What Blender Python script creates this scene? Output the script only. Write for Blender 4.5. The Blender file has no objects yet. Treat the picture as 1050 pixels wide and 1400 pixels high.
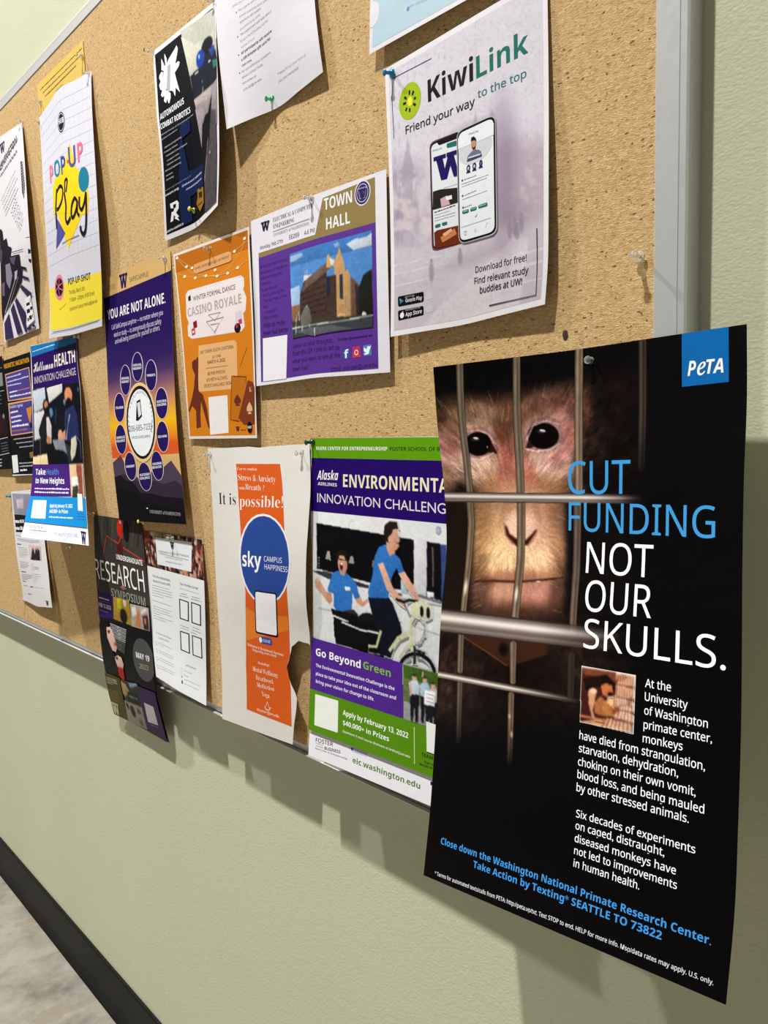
import bpy, bmesh, math, random, json
import numpy as np
from mathutils import Vector, Euler
from mathutils.geometry import tessellate_polygon

SC = bpy.context.scene
COL = SC.collection
IN = .0254
Z0 = .777          # height of the board's lower edge above the floor, metres
T = .024           # how far the board's face stands off the wall

# ---------------------------------------------------------------- camera
cam = bpy.data.cameras.new('camera')
cam.sensor_fit = 'VERTICAL'; cam.sensor_height = 36.0
cam.lens = 1079.923971 * 36.0 / 1400.0
cam.clip_start = .02
camera = bpy.data.objects.new('camera', cam)
camera.location = (0.308137, -0.59289, 0.39841 + Z0)
camera.rotation_euler = (1.494234, 0.016006, 0.841271)
COL.objects.link(camera); SC.camera = camera

# ---------------------------------------------------------------- light: two round ceiling downlights and the hall's soft fill
world = bpy.data.worlds.new('hall_light'); SC.world = world; world.use_nodes = True
world.node_tree.nodes['Background'].inputs[0].default_value = (1.0, .97, .91, 1)
world.node_tree.nodes['Background'].inputs[1].default_value = .15
def downlight(x, y, z, watts, size):
    l = bpy.data.lights.new('downlight', 'AREA'); l.shape = 'DISK'; l.size = size; l.energy = watts; l.color = (1, .985, .95)
    o = bpy.data.objects.new('downlight', l); o.location = (x, y, z + Z0); COL.objects.link(o)
downlight(-.70, -1.65, 4.9, 362, .15)
downlight(-3.9, -1.65, 4.9, 290, .15)
vs = SC.view_settings
vs.view_transform = 'Standard'; vs.look = 'None'; vs.gamma = 1; vs.use_curve_mapping = False; vs.exposure = 0

# ---------------------------------------------------------------- materials
def s2l(h):
    if isinstance(h, str): h = [int(h[i:i+2], 16)/255 for i in (0, 2, 4)]
    return tuple(c/12.92 if c <= .04045 else ((c+.055)/1.055)**2.4 for c in h)
def mat(name, col=None, rough=.6, metal=0., spec=.5, trans=0.):
    m = bpy.data.materials.new(name); m.use_nodes = True
    b = m.node_tree.nodes['Principled BSDF']
    if col: b.inputs['Base Color'].default_value = (*s2l(col), 1)
    b.inputs['Roughness'].default_value = rough; b.inputs['Metallic'].default_value = metal
    b.inputs['Specular IOR Level'].default_value = spec; b.inputs['Transmission Weight'].default_value = trans
    return m, m.node_tree, b
def N(nt, kind, **inp):
    n = nt.nodes.new(kind)
    for k, v in inp.items():
        if k in n.inputs: n.inputs[k].default_value = v
        else: setattr(n, k, v)
    return n
def ramp(nt, fac, stops):
    r = nt.nodes.new('ShaderNodeValToRGB'); e = r.color_ramp.elements
    while len(e) < len(stops): e.new(.5)
    for q, (p, c) in zip(e, stops): q.position = p; q.color = (*s2l(c), 1)
    nt.links.new(fac, r.inputs[0]); return r.outputs[0]
def mixc(nt, fac, a, b, mode='MIX'):
    m = nt.nodes.new('ShaderNodeMix'); m.data_type = 'RGBA'; m.blend_type = mode
    if isinstance(fac, float): m.inputs[0].default_value = fac
    else: nt.links.new(fac, m.inputs[0])
    for s, v in ((m.inputs[6], a), (m.inputs[7], b)):
        if isinstance(v, str): s.default_value = (*s2l(v), 1)
        else: nt.links.new(v, s)
    return m.outputs[2]
def coords(nt, scale=(1, 1, 1)):
    tc = nt.nodes.new('ShaderNodeTexCoord'); mp = nt.nodes.new('ShaderNodeMapping'); mp.inputs['Scale'].default_value = scale
    nt.links.new(tc.outputs['Object'], mp.inputs[0]); return mp.outputs[0]
def noise(nt, vec, scale, detail=3, rough=.55):
    n = N(nt, 'ShaderNodeTexNoise', Scale=scale, Detail=detail, Roughness=rough); nt.links.new(vec, n.inputs['Vector']); return n.outputs[0]
def bump(nt, b, h, strength, dist):
    n = N(nt, 'ShaderNodeBump', Strength=strength, Distance=dist); nt.links.new(h, n.inputs['Height']); nt.links.new(n.outputs[0], b.inputs['Normal'])
def math_(nt, op, a, b=None, clamp=False):
    n = nt.nodes.new('ShaderNodeMath'); n.operation = op; n.use_clamp = clamp
    for s, v in ((n.inputs[0], a), (n.inputs[1], b)):
        if v is None: continue
        if isinstance(v, (int, float)): s.default_value = v
        else: nt.links.new(v, s)
    return n.outputs[0]

M_WALL, nt, b = mat('painted_wall', rough=.45, spec=.35)
v = coords(nt)
c1 = ramp(nt, noise(nt, v, 2.2, 2), [(.3, 'c9ccaf'), (.7, 'cdd1b5')])
c2 = mixc(nt, math_(nt, 'MULTIPLY', noise(nt, coords(nt, (3, 3, .5)), 2.5, 3), .35), c1, 'c8c5a4')
nt.links.new(c2, b.inputs['Base Color'])
bump(nt, b, math_(nt, 'ADD', math_(nt, 'MULTIPLY', noise(nt, coords(nt, (1, 1, 1.7)), 260, 2, .5), 1.0), math_(nt, 'MULTIPLY', noise(nt, v, 90, 2), .7)), .32, .0011)

M_CORK, nt, b = mat('cork', rough=.95, spec=.1)
v = coords(nt, (1, 1, 2.3))
vo = N(nt, 'ShaderNodeTexVoronoi', Scale=330); nt.links.new(v, vo.inputs['Vector'])
sep = nt.nodes.new('ShaderNodeSeparateColor'); nt.links.new(vo.outputs['Color'], sep.inputs[0])
grain = ramp(nt, sep.outputs[0], [(0, '94703f'), (.12, 'b99560'), (.5, 'd3b07e'), (.85, 'dfc292'), (1, 'f0dcb4')])
warm = ramp(nt, noise(nt, v, 1100, 2), [(.35, 'ba9560'), (.65, 'dfc08e')])
c = mixc(nt, .45, grain, warm)
c = mixc(nt, math_(nt, 'MULTIPLY', noise(nt, coords(nt, (1, 1, 1.6)), 9, 3), .3), c, 'cba26a')
v2 = coords(nt, (1, 1, 1.25)); vp = N(nt, 'ShaderNodeTexVoronoi', Scale=210); nt.links.new(v2, vp.inputs['Vector'])
sp = nt.nodes.new('ShaderNodeSeparateColor'); nt.links.new(vp.outputs['Color'], sp.inputs[0])
jag = math_(nt, 'MULTIPLY', noise(nt, v2, 900, 1), .22)
pits = math_(nt, 'LESS_THAN', math_(nt, 'ADD', math_(nt, 'ADD', vp.outputs['Distance'], jag), math_(nt, 'MULTIPLY', sp.outputs[0], 1.1)), .37)
specks = math_(nt, 'LESS_THAN', sep.outputs[1], .008)
c = mixc(nt, math_(nt, 'MULTIPLY', pits, .8), c, '5c3a1c'); c = mixc(nt, math_(nt, 'MULTIPLY', specks, .75), c, '4c2f18')
nt.links.new(c, b.inputs['Base Color'])
hgt = math_(nt, 'SUBTRACT', math_(nt, 'ADD', noise(nt, v, 480, 3), math_(nt, 'MULTIPLY', sep.outputs[0], .4)), math_(nt, 'MULTIPLY', pits, .8))
bump(nt, b, hgt, .8, .0008)

M_ALU, nt, b = mat('brushed_aluminium', 'c9cac9', rough=.42, metal=.3)
nt.links.new(math_(nt, 'ADD', math_(nt, 'MULTIPLY', noise(nt, coords(nt, (3, 3, 3)), 40, 2), .15), .35), b.inputs['Roughness'])
M_EDGE, nt, b = mat('frame_lip', 'd6d7d4', rough=.3, metal=.4)
M_BASE, nt, b = mat('black_rubber', '0f0f0d', rough=.5, spec=.15)
nt.links.new(ramp(nt, noise(nt, coords(nt, (1, 1, 1)), 14, 3), [(.3, '0e0e0c'), (.7, '151412')]), b.inputs['Base Color'])
M_GAP, nt, b = mat('painted_gap_shade', '0a0a09', rough=.8)  # near-black colour standing in for the shade under the baseboard
M_FLOOR, nt, b = mat('stone_floor', rough=.5, spec=.25)
n0 = noise(nt, coords(nt, (1.0, .75, 1)), 11, 9, .7)
c = ramp(nt, n0, [(.3, '66625a'), (.45, '837f74'), (.6, '969084'), (.75, '80786a')])
c = mixc(nt, math_(nt, 'MULTIPLY', math_(nt, 'GREATER_THAN', noise(nt, coords(nt, (1, .6, 1)), 13, 5), .6), .5), c, '80745f')
nt.links.new(c, b.inputs['Base Color']); bump(nt, b, n0, .3, .002)

def print_mat(name, rough, spec, coat=0.):
    m, nt, b = mat(name, rough=rough, spec=spec)
    a = nt.nodes.new('ShaderNodeVertexColor'); a.layer_name = 'ink'
    nt.links.new(a.outputs[0], b.inputs['Base Color'])
    b.inputs['Coat Weight'].default_value = coat; b.inputs['Coat Roughness'].default_value = .25
    bump(nt, b, noise(nt, coords(nt), 55, 2), .12, .0025)
    return m
M_PAPER = print_mat('matte_print', .6, .08)
M_GLOSSY = print_mat('satin_print', .4, .05)

def plastic(name, col, rough=.15, trans=.0):
    m, nt, b = mat(name, col, rough=rough, trans=trans); b.inputs['IOR'].default_value = 1.47
    nt.links.new(ramp(nt, noise(nt, coords(nt), 300, 1), [(.3, col), (.7, col)]), b.inputs['Base Color']); return m
PLASTIC = dict(clear=plastic('clear_plastic', 'ffffff', .04, .86), blue=plastic('blue_plastic', '1f86ac', .25), green=plastic('green_plastic', '3ecb8a', .1, .75),
               dark_green=plastic('dark_green_plastic', '0f5a3c', .2, .3), yellow=plastic('yellow_plastic', 'dcd03c', .25), yellow_green=plastic('yellow_green_plastic', 'd4dc5c', .25))
M_STEEL, nt, b = mat('needle_steel', 'b8b8b8', rough=.25, metal=1)
M_DARK, nt, b = mat('cork_gouge', '3d2c20', rough=1)

# ---------------------------------------------------------------- object helpers
def link(name, me, mats, parent=None, **props):
    o = bpy.data.objects.new(name, me); COL.objects.link(o)
    for m in (mats if isinstance(mats, list) else [mats]):
        me.materials.append(m)
    if parent: o.parent = parent
    for k, v in props.items(): o[k] = v
    return o
def empty(name, loc, **props):
    o = bpy.data.objects.new(name, None); COL.objects.link(o); o.location = loc; o.empty_display_size = .01
    for k, v in props.items(): o[k] = v
    return o
def prism(profile, x0, x1, axis='X'):
    """profile of (a, b) points swept along an axis; X: (y, z) swept in x;  Z: (x, y) swept in z"""
    bm = bmesh.new(); n = len(profile)
    f = (lambda p, t: (t, p[0], p[1])) if axis == 'X' else (lambda p, t: (p[0], p[1], t))
    A = [bm.verts.new(f(p, x0)) for p in profile]; B = [bm.verts.new(f(p, x1)) for p in profile]
    for i in range(n): bm.faces.new((A[i], A[(i+1) % n], B[(i+1) % n], B[i]))
    bm.faces.new(A[::-1]); bm.faces.new(B)
    bmesh.ops.recalc_face_normals(bm, faces=bm.faces)
    me = bpy.data.meshes.new('prism'); bm.to_mesh(me); bm.free(); return me
def lathe(prof, seg=20):
    """(radius, height along -y)"""
    bm = bmesh.new(); rings = []
    for r, h in prof:
        rings.append([bm.verts.new((r*math.cos(2*math.pi*k/seg), -h, r*math.sin(2*math.pi*k/seg))) for k in range(seg)])
    for a, c in zip(rings, rings[1:]):
        for k in range(seg): bm.faces.new((a[k], a[(k+1) % seg], c[(k+1) % seg], c[k]))
    bm.faces.new(rings[0]); bm.faces.new(rings[-1][::-1])
    bmesh.ops.recalc_face_normals(bm, faces=bm.faces)
    me = bpy.data.meshes.new('lathe'); bm.to_mesh(me); bm.free()
    for p in me.polygons: p.use_smooth = True
    return me

# ---------------------------------------------------------------- the hall: wall, floor, baseboard
link('wall_back', prism([(T, 0), (T+.12, 0), (T+.12, 4.2), (T, 4.2)], -6.5, 3.2), M_WALL, kind='structure')
link('floor', prism([(-4.5, -.1), (T+.12, -.1), (T+.12, 0), (-4.5, 0)], -6.5, 3.2), M_FLOOR, kind='structure')
bb = link('baseboard_back', prism([(T, .006), (T-.010, .006), (T-.013, .010), (T-.0095, .018), (T-.0065, .03), (T-.006, .100), (T-.0045, .104), (T, .1045)], -6.5, 3.2), M_BASE, kind='structure')
link('gap_shade', prism([(T, 0), (T-.009, 0), (T-.009, .007), (T, .007)], -6.5, 3.2), M_GAP, bb)  # dark strip filling the gap below the baseboard, shade painted as colour

# ---------------------------------------------------------------- the bulletin board
BX0, BX1, BZ0, BZ1 = -96*IN, 0., Z0, Z0+47.4*IN
board = empty('bulletin_board', (BX0, 0, BZ0), label='long tan cork bulletin board in an aluminium frame hung on the green wall', category='bulletin board')
def bpart(name, me, m):
    o = link(name, me, m); o.parent = board; o.location = (-BX0, 0, -BZ0); return o
FW, FWB, FWT = 1.07*IN, .6*IN, 1.07*IN
bpart('cork_panel', prism([(0, BZ0+FWB-.0004), (T-.002, BZ0+FWB-.0004), (T-.002, BZ1-FWT+.0004), (0, BZ1-FWT+.0004)], BX0+FW-.0004, BX1-FW+.0004), M_CORK)
def rail_profile(w, SLOPE=.10):
    # across the rail (0 = inner edge, w = outer edge) against depth
    # the face is bevelled: it stands proud of the cork and slopes away outwards
    return [(0, .004), (0, -.0004), (.0008, -.0012), (w*.70, -.0012+w*.70*SLOPE), (w*.715, -.0004+w*.70*SLOPE), (w*.73, -.0012+w*.73*SLOPE), (w-.0025, -.0012+w*SLOPE), (w-.0006, 0.+w*SLOPE), (w, .006), (w-.001, T), (w-.006, T), (w-.006, .004)]
bpart('side_rail', prism([(BX1-FW+a, y) for a, y in rail_profile(FW)], BZ0, BZ1, 'Z'), M_ALU)
bpart('side_rail', prism([(BX0+FW-a, y) for a, y in rail_profile(FW)], BZ0, BZ1, 'Z'), M_ALU)
bpart('top_rail', prism([(y, BZ1-FWT+a) for a, y in rail_profile(FWT)], BX0+FW, BX1-FW), M_ALU)
bpart('bottom_rail', prism([(y, BZ0+FWB-a) for a, y in [(0, .004), (0, 0.), (FWB-.0026, .0062), (FWB-.0026, .008), (FWB, .009), (FWB-.001, T), (FWB-.006, T), (FWB-.006, .012), (.002, .006)]], BX0+FW, BX1-FW), M_ALU)
lip = bpart('bottom_lip', prism([(.0085, BZ0+.0002), (.0002, BZ0+.0004), (-.0002, BZ0+.0012), (.0008, BZ0+.0018), (.0085, BZ0+.0022)], BX0+FW, BX1-FW), M_EDGE)
rnd = random.Random(4)
for x, z, r in [[-35.81, 40.89, 0.16], [-4.41, 19.62, 0.24], [-11.68, 31.76, 0.05], [-35.91, 33.92, 0.07]]:
    bm = bmesh.new(); n = 14
    top = [bm.verts.new((x*IN+r*IN*.5*math.cos(2*math.pi*k/n)*rnd.uniform(.8, 1.1), -.0003, z*IN+Z0+r*IN*.75*math.sin(2*math.pi*k/n)*rnd.uniform(.9, 1.1))) for k in range(n)]
    ce = bm.verts.new((x*IN, -.0006, z*IN+Z0))
    for k in range(n): bm.faces.new((top[k], top[(k+1) % n], ce))
    me = bpy.data.meshes.new('gouge'); bm.to_mesh(me); bm.free(); bpart('gouge', me, M_DARK)

def herm(ts, ps, t):
    n = len(ts)
    if n == 1: return ps[0]
    t = min(max(t, ts[0]), ts[-1])
    i = 0
    while i < n-2 and t > ts[i+1]: i += 1
    def tan(k):
        a, b = max(k-1, 0), min(k+1, n-1)
        h = ts[b]-ts[a]
        return [(ps[b][c]-ps[a][c])/h for c in range(3)]
    h = ts[i+1]-ts[i]; s = (t-ts[i])/h
    m0, m1 = tan(i), tan(i+1)
    a, b, c, d = 2*s**3-3*s*s+1, (s**3-2*s*s+s)*h, -2*s**3+3*s*s, (s**3-s*s)*h
    return [a*ps[i][k]+b*m0[k]+c*ps[i+1][k]+d*m1[k] for k in range(3)]
class Surf:
    """A sheet of paper: rows of 3D control points (inches: along wall, out from board, up)."""
    def __init__(s, W, H, us, vs, G, cell=.4):
        s.W, s.H = W, H
        s.nu, s.nv = max(2, round(W/cell)), max(2, round(H/cell))
        cols = []
        s.lat = []
        for j in range(s.nv+1):
            v = j/s.nv
            row = [herm(vs, [G[r][c] for r in range(len(vs))], v) for c in range(len(us))]
            s.lat.append([herm(us, row, i/s.nu) for i in range(s.nu+1)])
        def nrm(j, i):
            a, b = s.lat[j][min(i+1, s.nu)], s.lat[j][max(i-1, 0)]
            c, d = s.lat[min(j+1, s.nv)][i], s.lat[max(j-1, 0)][i]
            e = [a[k]-b[k] for k in range(3)]; f = [c[k]-d[k] for k in range(3)]
            n = [e[1]*f[2]-e[2]*f[1], e[2]*f[0]-e[0]*f[2], e[0]*f[1]-e[1]*f[0]]
            l = math.sqrt(sum(q*q for q in n)) or 1
            n = [q/l for q in n]
            return n if n[1] > 0 else [-q for q in n]
        s.nor = [[nrm(j, i) for i in range(s.nu+1)] for j in range(s.nv+1)]
    def at(s, u, v, off=0.):
        x, y = u/s.W*s.nu, v/s.H*s.nv
        i, j = min(max(int(x), 0), s.nu-1), min(max(int(y), 0), s.nv-1)
        a, b = x-i, y-j
        L, N = s.lat, s.nor
        return [(L[j][i][k]+N[j][i][k]*off)*(1-a)*(1-b)+(L[j][i+1][k]+N[j][i+1][k]*off)*a*(1-b)
                + (L[j+1][i][k]+N[j+1][i][k]*off)*(1-a)*b+(L[j+1][i+1][k]+N[j+1][i+1][k]*off)*a*b for k in range(3)]

# ---------------------------------------------------------------- paper: the sheet's surface
class Sheet(Surf):
    def arrays(s):
        s.L = np.array(s.lat); s.NN = np.array(s.nor)
    def many(s, U, V, off):
        x = np.clip(U/s.W*s.nu, 0, s.nu); y = np.clip(V/s.H*s.nv, 0, s.nv)
        i = np.clip(x.astype(int), 0, s.nu-1); j = np.clip(y.astype(int), 0, s.nv-1)
        a = (x-i)[:, None]; b = (y-j)[:, None]; off = np.broadcast_to(np.asarray(off, float), U.shape)[:, None]
        def q(A): return A[j, i]*(1-a)*(1-b)+A[j, i+1]*a*(1-b)+A[j+1, i]*(1-a)*b+A[j+1, i+1]*a*b
        n = q(s.NN); p = q(s.L)+n*off
        n = n/np.linalg.norm(n, axis=1)[:, None]
        w = np.stack([p[:, 0]*IN, -p[:, 1]*IN, p[:, 2]*IN+Z0], 1)
        return w, np.stack([n[:, 0], -n[:, 1], n[:, 2]], 1)
def clip_axis(poly, ax, lo, hi):
    for sgn, lim in ((1, lo), (-1, hi)):
        out = []
        for k in range(len(poly)):
            a, b = poly[k-1], poly[k]
            da, db = sgn*(a[ax]-lim), sgn*(b[ax]-lim)
            if (da >= 0) != (db >= 0):
                t = da/(da-db); out.append((a[0]+(b[0]-a[0])*t, a[1]+(b[1]-a[1])*t))
            if db >= 0: out.append(b)
        poly = out
        if len(poly) < 3: return []
    return poly
def split(S, poly):
    """cut a convex piece along the sheet's lattice so that it bends with the paper"""
    cu, cv = S.W/S.nu, S.H/S.nv
    us = [p[0] for p in poly]; vs_ = [p[1] for p in poly]
    if max(us)-min(us) < .13 and max(vs_)-min(vs_) < .13: return [poly]
    out = []
    for i in range(int(min(us)/cu+1e-6), min(S.nu-1, int(max(us)/cu-1e-6))+1):
        q = clip_axis(poly, 0, i*cu-1e-7, (i+1)*cu+1e-7)
        if not q: continue
        v = [p[1] for p in q]
        for j in range(int(min(v)/cv+1e-6), min(S.nv-1, int(max(v)/cv-1e-6))+1):
            r = clip_axis(q, 1, j*cv-1e-7, (j+1)*cv+1e-7)
            if len(r) > 2: out.append(r)
    return out
def tris(pts):
    pts = [tuple(p) for p in pts]
    if len(pts) == 3: return [pts]
    return [[pts[k] for k in t] for t in tessellate_polygon([[Vector((p[0], p[1], 0)) for p in pts]])]

MAPS = dict(S=(0x1D5A0, 0x1D7E2), B=(0x1D5D4, 0x1D7EC), F=(0x1D400, 0x1D7CE), I=(0x1D434, None), X=(0x1D4D0, None), BI=(0x1D63C, 0x1D7EC), R=(None, None))
def fancy(s, f):
    al, dg = MAPS[f]; o = ''
    for c in s:
        if al and 'A' <= c <= 'Z': o += chr(al+ord(c)-65)
        elif al and 'a' <= c <= 'z': o += 'ℎ' if (f == 'I' and c == 'h') else chr(al+26+ord(c)-97)
        elif dg and '0' <= c <= '9': o += chr(dg+ord(c)-48)
        else: o += c
    return o
_gl = {}
def set_type(keys):
    """turn every line of type into flat outlines, once, before anything is hung"""
    made = []
    for s, f, off in sorted(keys):
        cu = bpy.data.curves.new('type', 'FONT'); cu.body = fancy(s, f); cu.offset = off; cu.resolution_u = 5 if len(s) < 16 else 3
        o = bpy.data.objects.new('type', cu); COL.objects.link(o); made.append(((s, f, off), o, cu))
    dg = bpy.context.evaluated_depsgraph_get(); dg.update()
    for k, o, cu in made:
        ev = o.evaluated_get(dg); me = ev.to_mesh()
        V = [(q.co.x, q.co.y) for q in me.vertices]; F = [[V[i] for i in p.vertices] for p in me.polygons]
        ev.to_mesh_clear()
        _gl[k] = (F, min(q[0] for q in V), max(q[0] for q in V), max(q[1] for q in V))
    for k, o, cu in made: bpy.data.objects.remove(o); bpy.data.curves.remove(cu)
def glyphs(s, f, off): return _gl[(s, f, off)]

class Ink:
    """everything printed on one part of a sheet, gathered into one mesh"""
    def __init__(s): s.u, s.v, s.o, s.c, s.f = [], [], [], [], []
    def add(s, poly, lay, col):
        n = len(s.u); s.f.append(tuple(range(n, n+len(poly))))
        for k, p in enumerate(poly): s.u.append(p[0]); s.v.append(p[1]); s.o.append(lay); s.c.append(col[k] if isinstance(col, list) else col)
def build(S, ink, name, m, parent, grid=None):
    U, V, O, C = np.array(ink.u), np.array(ink.v), np.array(ink.o), np.array(ink.c, float).reshape(-1, 3)
    F = ink.f
    if grid:
        for gu, gv, go, gc, gf in grid:
            n = len(U); U = np.concatenate([U, gu]); V = np.concatenate([V, gv]); O = np.concatenate([O, go]); C = np.concatenate([C, gc]) ; F = F+[tuple(i+n for i in f) for f in gf]
    P, NR = S.many(U, V, O)
    me = bpy.data.meshes.new(name); me.from_pydata(P.tolist(), [], F)
    # faces must look out of the sheet
    a = me.color_attributes.new('ink', 'FLOAT_COLOR', 'POINT')
    a.data.foreach_set('color', np.concatenate([C, np.ones((len(C), 1))], 1).ravel())
    me.update()
    flip = [p.index for p in me.polygons if p.normal.dot(Vector(NR[p.vertices[0]])) < 0]
    if flip:
        fs = set(flip); F2 = [tuple(reversed(f)) if i in fs else f for i, f in enumerate(F)]
        me.clear_geometry(); me.from_pydata(P.tolist(), [], F2)
        a = me.color_attributes.get('ink') or me.color_attributes.new('ink', 'FLOAT_COLOR', 'POINT')
        a.data.foreach_set('color', np.concatenate([C, np.ones((len(C), 1))], 1).ravel()); me.update()
    me.polygons.foreach_set('use_smooth', [True]*len(me.polygons))
    me.normals_split_custom_set_from_vertices(NR.tolist())
    o = bpy.data.objects.new(name, me); COL.objects.link(o); me.materials.append(m); o.parent = parent
    return o

# ---------------------------------------------------------------- painted pictures (printed photographs)
def vnoise(x, y, seed=0):
    xi, yi = np.floor(x).astype(np.int64), np.floor(y).astype(np.int64); a, b = x-xi, y-yi
    a = a*a*(3-2*a); b = b*b*(3-2*b)
    def h(i, j):
        n = (i*374761393+j*668265263+seed*1442695041) & 0x7fffffff
        n = ((n ^ (n >> 13))*1274126177) & 0x7fffffff
        return ((n ^ (n >> 16)) & 0xffff)/65535.
    return (h(xi, yi)*(1-a)+h(xi+1, yi)*a)*(1-b)+(h(xi, yi+1)*(1-a)+h(xi+1, yi+1)*a)*b
def rgb(h): return np.array([int(h[i:i+2], 16)/255 for i in (0, 2, 4)])
class Canvas:
    def __init__(s, X, Y, base): s.X, s.Y = X, Y; s.C = np.ones((len(X), 3))*rgb(base)
    def over(s, a, col):
        a = np.clip(a, 0, 1)[:, None]; s.C = s.C*(1-a)+(rgb(col) if isinstance(col, str) else col)*a
    def blob(s, cx, cy, rx, ry, col, al=1., soft=.5, ang=0):
        q = (1+soft)*max(rx, ry) if ang else None
        m = (np.abs(s.X-cx) < (q or rx*(1+soft))) & (np.abs(s.Y-cy) < (q or ry*(1+soft)))
        ca, sa = math.cos(math.radians(ang)), math.sin(math.radians(ang)); dx, dy = s.X[m]-cx, s.Y[m]-cy
        r = np.sqrt(((dx*ca+dy*sa)/rx)**2+((-dx*sa+dy*ca)/ry)**2)
        t = np.clip((1+soft-r)/(2*soft), 0, 1); a = np.clip(al*t*t*(3-2*t), 0, 1)[:, None]
        s.C[m] = s.C[m]*(1-a)+rgb(col)*a
    def dist(s, pts):
        D = np.full(len(s.X), 1e9); Tt = np.zeros(len(s.X)); L = [0]
        for a, b in zip(pts, pts[1:]): L.append(L[-1]+math.dist(a, b))
        for k, (a, b) in enumerate(zip(pts, pts[1:])):
            dx, dy = b[0]-a[0], b[1]-a[1]; l2 = dx*dx+dy*dy
            t = np.clip(((s.X-a[0])*dx+(s.Y-a[1])*dy)/l2, 0, 1)
            d = np.hypot(s.X-a[0]-t*dx, s.Y-a[1]-t*dy); m = d < D
            D = np.where(m, d, D); Tt = np.where(m, (L[k]+t*math.sqrt(l2))/L[-1], Tt)
        return D, Tt
    def stroke(s, pts, w0, w1, col, al=1., soft=.8):
        r = max(w0, w1)+soft+1; xs = [p[0] for p in pts]; ys = [p[1] for p in pts]
        m = (s.X > min(xs)-r) & (s.X < max(xs)+r) & (s.Y > min(ys)-r) & (s.Y < max(ys)+r)
        k = Canvas.__new__(Canvas); k.X, k.Y, k.C = s.X[m], s.Y[m], s.C[m]
        D, t = k.dist(pts); w = w0+(w1-w0)*t; k.over(al*np.clip((w-D)/soft+.5, 0, 1), col); s.C[m] = k.C

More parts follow.
